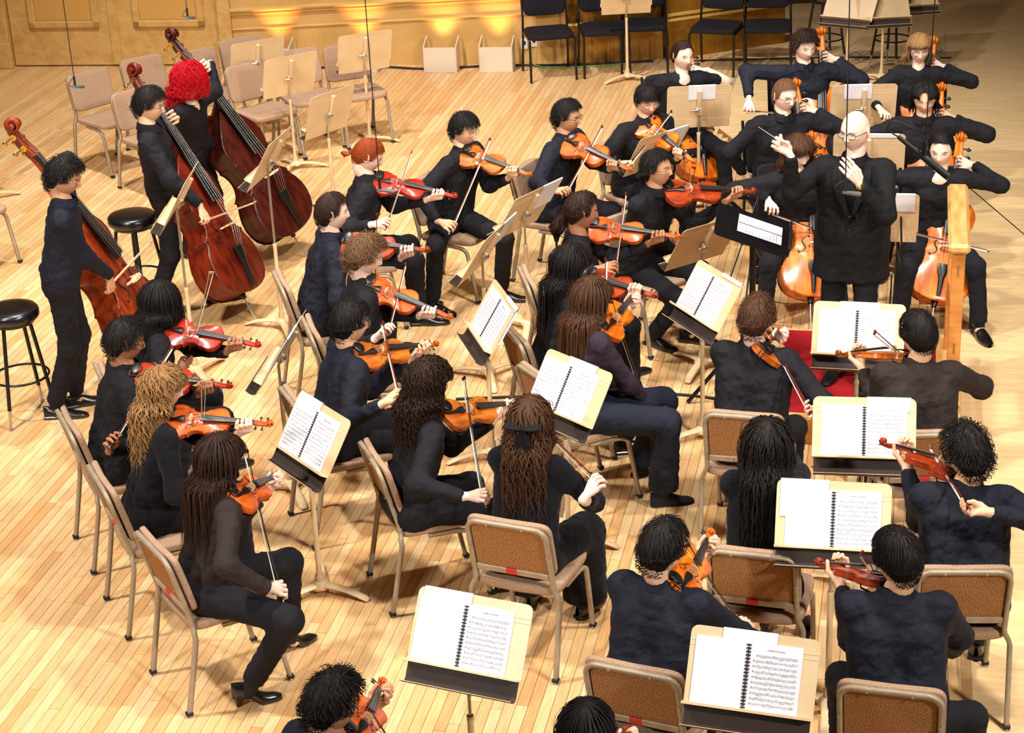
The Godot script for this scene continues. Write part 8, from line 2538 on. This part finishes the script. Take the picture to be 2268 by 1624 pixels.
var LAYOUT_CHAIRS := [
	["orchestra_chair", Vector3(-2.075, 0.000, -10.067), 110.000, "tan upholstered chair under the shoulder-length black-haired red-violin player", "occupied tan orchestra chairs"],
	["orchestra_chair", Vector3(-2.158, 0.000, -9.450), 113.000, "tan upholstered chair under the neat black-haired player with arm down", "occupied tan orchestra chairs"],
	["orchestra_chair", Vector3(-1.859, 0.000, -8.755), 114.000, "tan upholstered chair under the wavy golden-brown-haired player", "occupied tan orchestra chairs"],
	["orchestra_chair", Vector3(-1.489, 0.000, -8.050), 121.000, "tan upholstered chair under the long brown-haired player in heels", "occupied tan orchestra chairs"],
	["orchestra_chair", Vector3(-1.183, 0.000, -11.408), 105.000, "tan upholstered chair under the short brown-haired player in profile", "occupied tan orchestra chairs"],
	["orchestra_chair", Vector3(-1.019, 0.000, -12.612), 98.000, "tan upholstered chair under the ginger ponytailed player", "occupied tan orchestra chairs"],
	["orchestra_chair", Vector3(-0.354, 0.000, -13.162), 62.000, "tan upholstered chair under the black-fringed player with round glasses", "occupied tan orchestra chairs"],
	["orchestra_chair", Vector3(0.384, 0.000, -13.338), 62.000, "tan upholstered chair under the spiky black-haired viola player", "occupied tan orchestra chairs"],
	["orchestra_chair", Vector3(1.029, 0.000, -13.773), 32.000, "tan upholstered chair under the bowl-cut viola player facing the hall", "occupied tan orchestra chairs"],
	["orchestra_chair", Vector3(0.922, 0.000, -12.050), 40.000, "tan upholstered chair under the side-swept black-haired viola player", "occupied tan orchestra chairs"],
	["orchestra_chair", Vector3(0.373, 0.000, -11.249), 98.000, "tan upholstered chair under the dark curly tied-back player", "occupied tan orchestra chairs"],
	["orchestra_chair", Vector3(0.266, 0.000, -10.366), 108.000, "tan upholstered chair under the player whose long black hair hides the face", "occupied tan orchestra chairs"],
	["orchestra_chair", Vector3(0.363, 0.000, -9.805), 118.000, "tan upholstered chair under the player in plum cardigan", "occupied tan orchestra chairs"],
	["orchestra_chair", Vector3(-0.935, 0.000, -10.604), 104.000, "tan upholstered chair under the curly light-brown-haired player", "occupied tan orchestra chairs"],
	["orchestra_chair", Vector3(-0.962, 0.000, -9.611), 112.000, "tan upholstered chair under the player with clear glasses", "occupied tan orchestra chairs"],
	["orchestra_chair", Vector3(-0.482, 0.000, -8.849), 108.000, "tan upholstered chair under the tightly curled dark-haired player", "occupied tan orchestra chairs"],
	["orchestra_chair", Vector3(0.047, 0.000, -8.202), 156.000, "tan upholstered chair under the player with black hair ribbon", "occupied tan orchestra chairs"],
	["orchestra_chair", Vector3(1.268, 0.000, -9.282), 163.000, "tan upholstered chair under the tousled brown-haired player by the podium", "occupied tan orchestra chairs"],
	["orchestra_chair", Vector3(2.104, 0.000, -8.977), 178.000, "tan upholstered chair under the black-haired player beside the podium rail", "occupied tan orchestra chairs"],
	["orchestra_chair", Vector3(1.976, 0.000, -7.600), 175.000, "tan upholstered chair under the curly black-haired player at right edge", "occupied tan orchestra chairs"],
	["orchestra_chair", Vector3(1.126, 0.000, -7.827), 162.000, "tan upholstered chair under the very long wavy black-haired player", "occupied tan orchestra chairs"],
	["orchestra_chair", Vector3(0.544, 0.000, -6.905), 155.000, "tan upholstered chair under the spiky black-haired player with amber violin", "occupied tan orchestra chairs"],
	["orchestra_chair", Vector3(1.522, 0.000, -6.683), 163.000, "tan upholstered chair under the glossy bowl-haircut player", "occupied tan orchestra chairs"],
	["orchestra_chair", Vector3(-0.778, 0.000, -5.873), 140.000, "tan upholstered chair under the wavy black-haired player at the bottom edge", "occupied tan orchestra chairs"],
	["orchestra_chair", Vector3(0.175, 0.000, -5.588), 165.000, "tan upholstered chair under the smooth black-haired player at the bottom edge", "occupied tan orchestra chairs"],
	["black_stacking_chair", Vector3(1.453, 0.000, -15.010), 14.000, "black padded chair under the centre-parted cellist", "cellists black chairs"],
	["black_stacking_chair", Vector3(2.432, 0.000, -14.952), 2.000, "black padded chair under the tall curly-haired cellist", "cellists black chairs"],
	["black_stacking_chair", Vector3(3.324, 0.000, -14.797), -12.000, "black padded chair under the blond cellist", "cellists black chairs"],
	["black_stacking_chair", Vector3(2.066, 0.000, -13.606), 6.000, "black padded chair under the cropped-haired cellist", "cellists black chairs"],
	["black_stacking_chair", Vector3(3.063, 0.000, -13.416), -8.000, "black padded chair under the round-glassed cellist", "cellists black chairs"],
	["black_stacking_chair", Vector3(1.984, 0.000, -12.489), 2.000, "black padded chair under the long brown-haired cellist", "cellists black chairs"],
	["black_stacking_chair", Vector3(2.924, 0.000, -12.262), -6.000, "black padded chair under the square-necked cellist", "cellists black chairs"],
	["orchestra_chair", Vector3(-3.490, 0.000, -16.590), 46.000, "empty tan chair at the outer end, under a hanging microphone", "empty tan orchestra chairs"],
	["orchestra_chair", Vector3(-2.980, 0.000, -15.900), 44.000, "empty tan chair directly behind the middle bassist", "empty tan orchestra chairs"],
	["orchestra_chair", Vector3(-3.100, 0.000, -17.010), 40.000, "empty tan chair behind the middle bass scroll, close to the doors", "empty tan orchestra chairs"],
	["orchestra_chair", Vector3(-2.640, 0.000, -17.190), 38.000, "empty tan chair half hidden by bright red hair", "empty tan orchestra chairs"],
	["orchestra_chair", Vector3(-2.290, 0.000, -17.570), 31.000, "empty tan chair farthest back, with a stand before it", "empty tan orchestra chairs"],
	["orchestra_chair", Vector3(-2.100, 0.000, -16.600), 39.000, "empty tan chair behind the darkest bass body", "empty tan orchestra chairs"],
	["orchestra_chair", Vector3(-1.740, 0.000, -17.000), 25.000, "empty tan chair between two empty stands", "empty tan orchestra chairs"],
	["orchestra_chair", Vector3(-1.300, 0.000, -17.100), 24.000, "empty tan chair nearest the wall uplights", "empty tan orchestra chairs"],
	["orchestra_chair", Vector3(-4.150, 0.000, -14.100), 62.000, "empty tan chair cut by the left edge, behind the outermost bassist", "empty tan orchestra chairs"],
	["black_stacking_chair", Vector3(0.520, 0.000, -19.060), 8.000, "empty black chair next to the second uplight box", "empty black chairs along the back wall"],
	["black_stacking_chair", Vector3(1.080, 0.000, -19.120), 4.000, "empty black chair half behind the pale stand", "empty black chairs along the back wall"],
	["black_stacking_chair", Vector3(1.500, 0.000, -19.220), -4.000, "empty black chair beside the carved gilded foot", "empty black chairs along the back wall"],
	["black_stacking_chair", Vector3(2.220, 0.000, -18.980), -22.000, "empty black chair before the low gilded parapet", "empty black chairs along the back wall"],
	["black_stacking_chair", Vector3(2.720, 0.000, -18.920), -8.000, "empty black chair at the end of the row, by the dark floor", "empty black chairs along the back wall"],
]
var LAYOUT_STANDS := [
	{"kind": "music_stand", "label": "cream music stand shared by wavy-haired and long brown-haired players", "at": Vector3(-1.064, 0.000, -8.834), "yaw": -55.000, "music": [false, -0.030], "sheet": [-0.130, 0.070, 0.120]},
	{"kind": "music_stand", "label": "cream music stand seen edge-on beside the red-violin players", "at": Vector3(-1.330, 0.000, -10.040), "yaw": -99.000, "music": [false, 0.000], "sheet": [0.100, 0.020, 0.200]},
	{"kind": "music_stand_tall", "label": "cream music stand before the outermost bassist", "at": Vector3(-2.120, 0.000, -11.800), "yaw": -93.000, "music": null},
	{"kind": "music_stand_tall", "label": "cream music stand in front of the middle bass", "at": Vector3(-1.610, 0.000, -12.580), "yaw": -104.000, "music": null},
	{"kind": "music_stand", "label": "cream music stand before the ginger player and short-haired neighbour", "at": Vector3(-0.160, 0.000, -11.550), "yaw": -112.000, "music": null, "sheet": [-0.200, 0.020, 0.220]},
	{"kind": "music_stand", "label": "cream music stand before the curly and clear-glasses players", "at": Vector3(-0.140, 0.000, -10.340), "yaw": -76.000, "music": [false, 0.000], "sheet": [0.170, 0.020, 0.240]},
	{"kind": "music_stand", "label": "cream music stand of the first two viola players", "at": Vector3(0.130, 0.000, -12.330), "yaw": -128.000, "music": null, "sheet": [-0.170, 0.020, 0.220]},
	{"kind": "music_stand", "label": "cream music stand of the bowl-cut viola player with white sheet on its back", "at": Vector3(1.117, 0.000, -13.534), "yaw": -141.000, "music": null, "sheet": [-0.120, 0.020, 0.220]},
	{"kind": "music_stand", "label": "cream music stand just left of the black conductor stand", "at": Vector3(1.250, 0.000, -11.540), "yaw": -146.000, "music": null},
	{"kind": "music_stand", "label": "cream music stand with open music beside the plum cardigan player", "at": Vector3(1.140, 0.000, -10.500), "yaw": -66.000, "music": [false, -0.030], "sheet": [0.140, 0.020, 0.200]},
	{"kind": "music_stand", "label": "cream music stand before the player with hair ribbon", "at": Vector3(0.269, 0.000, -9.251), "yaw": -50.000, "music": [false, -0.040], "sheet": [0.030, 0.070, 0.100]},
	{"kind": "music_stand_high", "label": "cream music stand at the front with blank left page", "at": Vector3(-0.239, 0.000, -6.683), "yaw": -24.000, "music": [true, -0.030], "sheet": [-0.120, 0.070, 0.100]},
	{"kind": "music_stand", "label": "cream music stand in front of the podium with a violin neck before it", "at": Vector3(1.939, 0.000, -9.847), "yaw": -14.000, "music": [true, -0.010], "sheet": [-0.000, 0.070, 0.100]},
	{"kind": "music_stand", "label": "cream music stand before the curly black-haired player at right edge", "at": Vector3(1.738, 0.000, -8.584), "yaw": -10.000, "music": [true, -0.000], "sheet": [0.120, 0.070, 0.100]},
	{"kind": "music_stand_high", "label": "cream music stand before the glossy bowl-haircut player", "at": Vector3(1.399, 0.000, -7.537), "yaw": -12.000, "music": [true, -0.000], "sheet": [-0.130, 0.170, 0.100]},
	{"kind": "music_stand_high", "label": "cream music stand at the bottom between two chair backs", "at": Vector3(0.864, 0.000, -6.299), "yaw": -19.000, "music": [true, -0.020], "sheet": [-0.020, 0.070, 0.100]},
	{"kind": "music_stand_upright", "label": "tan-backed music stand hiding the centre-parted cellist", "at": Vector3(1.576, 0.000, -14.764), "yaw": 180.000, "music": null, "sheet": [-0.020, 0.020, 0.130]},
	{"kind": "music_stand_upright", "label": "tan-backed music stand of the rear cello desk with white sheet", "at": Vector3(2.849, 0.000, -14.579), "yaw": 176.000, "music": null, "sheet": [0.050, 0.020, 0.130]},
	{"kind": "music_stand_upright", "label": "tan-backed music stand behind the conductor", "at": Vector3(2.649, 0.000, -13.275), "yaw": 170.000, "music": null, "sheet": [-0.100, 0.020, 0.030]},
	{"kind": "music_stand_upright", "label": "tan-backed music stand between the conductor and the podium rail", "at": Vector3(2.470, 0.000, -11.956), "yaw": 168.000, "music": null, "sheet": [-0.120, 0.020, 0.140]},
	{"kind": "music_stand_upright", "label": "empty cream stand before the chair nearest the uplights", "at": Vector3(-1.210, 0.000, -17.000), "yaw": 202.000, "music": null},
	{"kind": "music_stand_upright", "label": "empty cream stand between the two middle empty chairs", "at": Vector3(-1.830, 0.000, -16.300), "yaw": 212.000, "music": null},
	{"kind": "music_stand_upright", "label": "empty cream stand nearest the ginger player", "at": Vector3(-1.407, 0.000, -15.073), "yaw": 230.000, "music": null},
	{"kind": "music_stand_upright", "label": "empty cream stand in shade before the farthest tan chair", "at": Vector3(-2.173, 0.000, -16.906), "yaw": 208.000, "music": null},
	{"kind": "music_stand_upright", "label": "cream stand cut by the left edge", "at": Vector3(-4.450, 0.000, -15.800), "yaw": 235.000, "music": null},
	{"kind": "music_stand_upright", "label": "cream stand before the black chairs at the back wall", "at": Vector3(1.290, 0.000, -18.750), "yaw": 182.000, "music": null},
	{"kind": "music_stand_low", "label": "cream stand tilted flat among the stools at far right", "at": Vector3(3.420, 0.000, -18.350), "yaw": -32.000, "music": null},
	{"kind": "music_stand_low", "label": "cream stand facing the hall among the stools", "at": Vector3(3.750, 0.000, -18.300), "yaw": 2.000, "music": null},
	{"kind": "music_stand_low", "label": "cream stand behind the other stand at the stools", "at": Vector3(4.120, 0.000, -18.750), "yaw": 4.000, "music": null},
]
var BATON_AT := Vector3(1.585, 1.846, -10.521)
var BATON_DIR := Vector3(-0.779, 0.604, 0.169)
var MIC_A := Vector3(1.451, 3.016, -6.734)
var MIC_B := Vector3(1.601, 2.911, -6.557)
var MICS := [Vector3(-3.162, 1.456, -14.001), Vector3(-2.674, 1.369, -16.502), Vector3(-0.765, 1.426, -11.299), Vector3(1.798, 1.853, -9.600)]
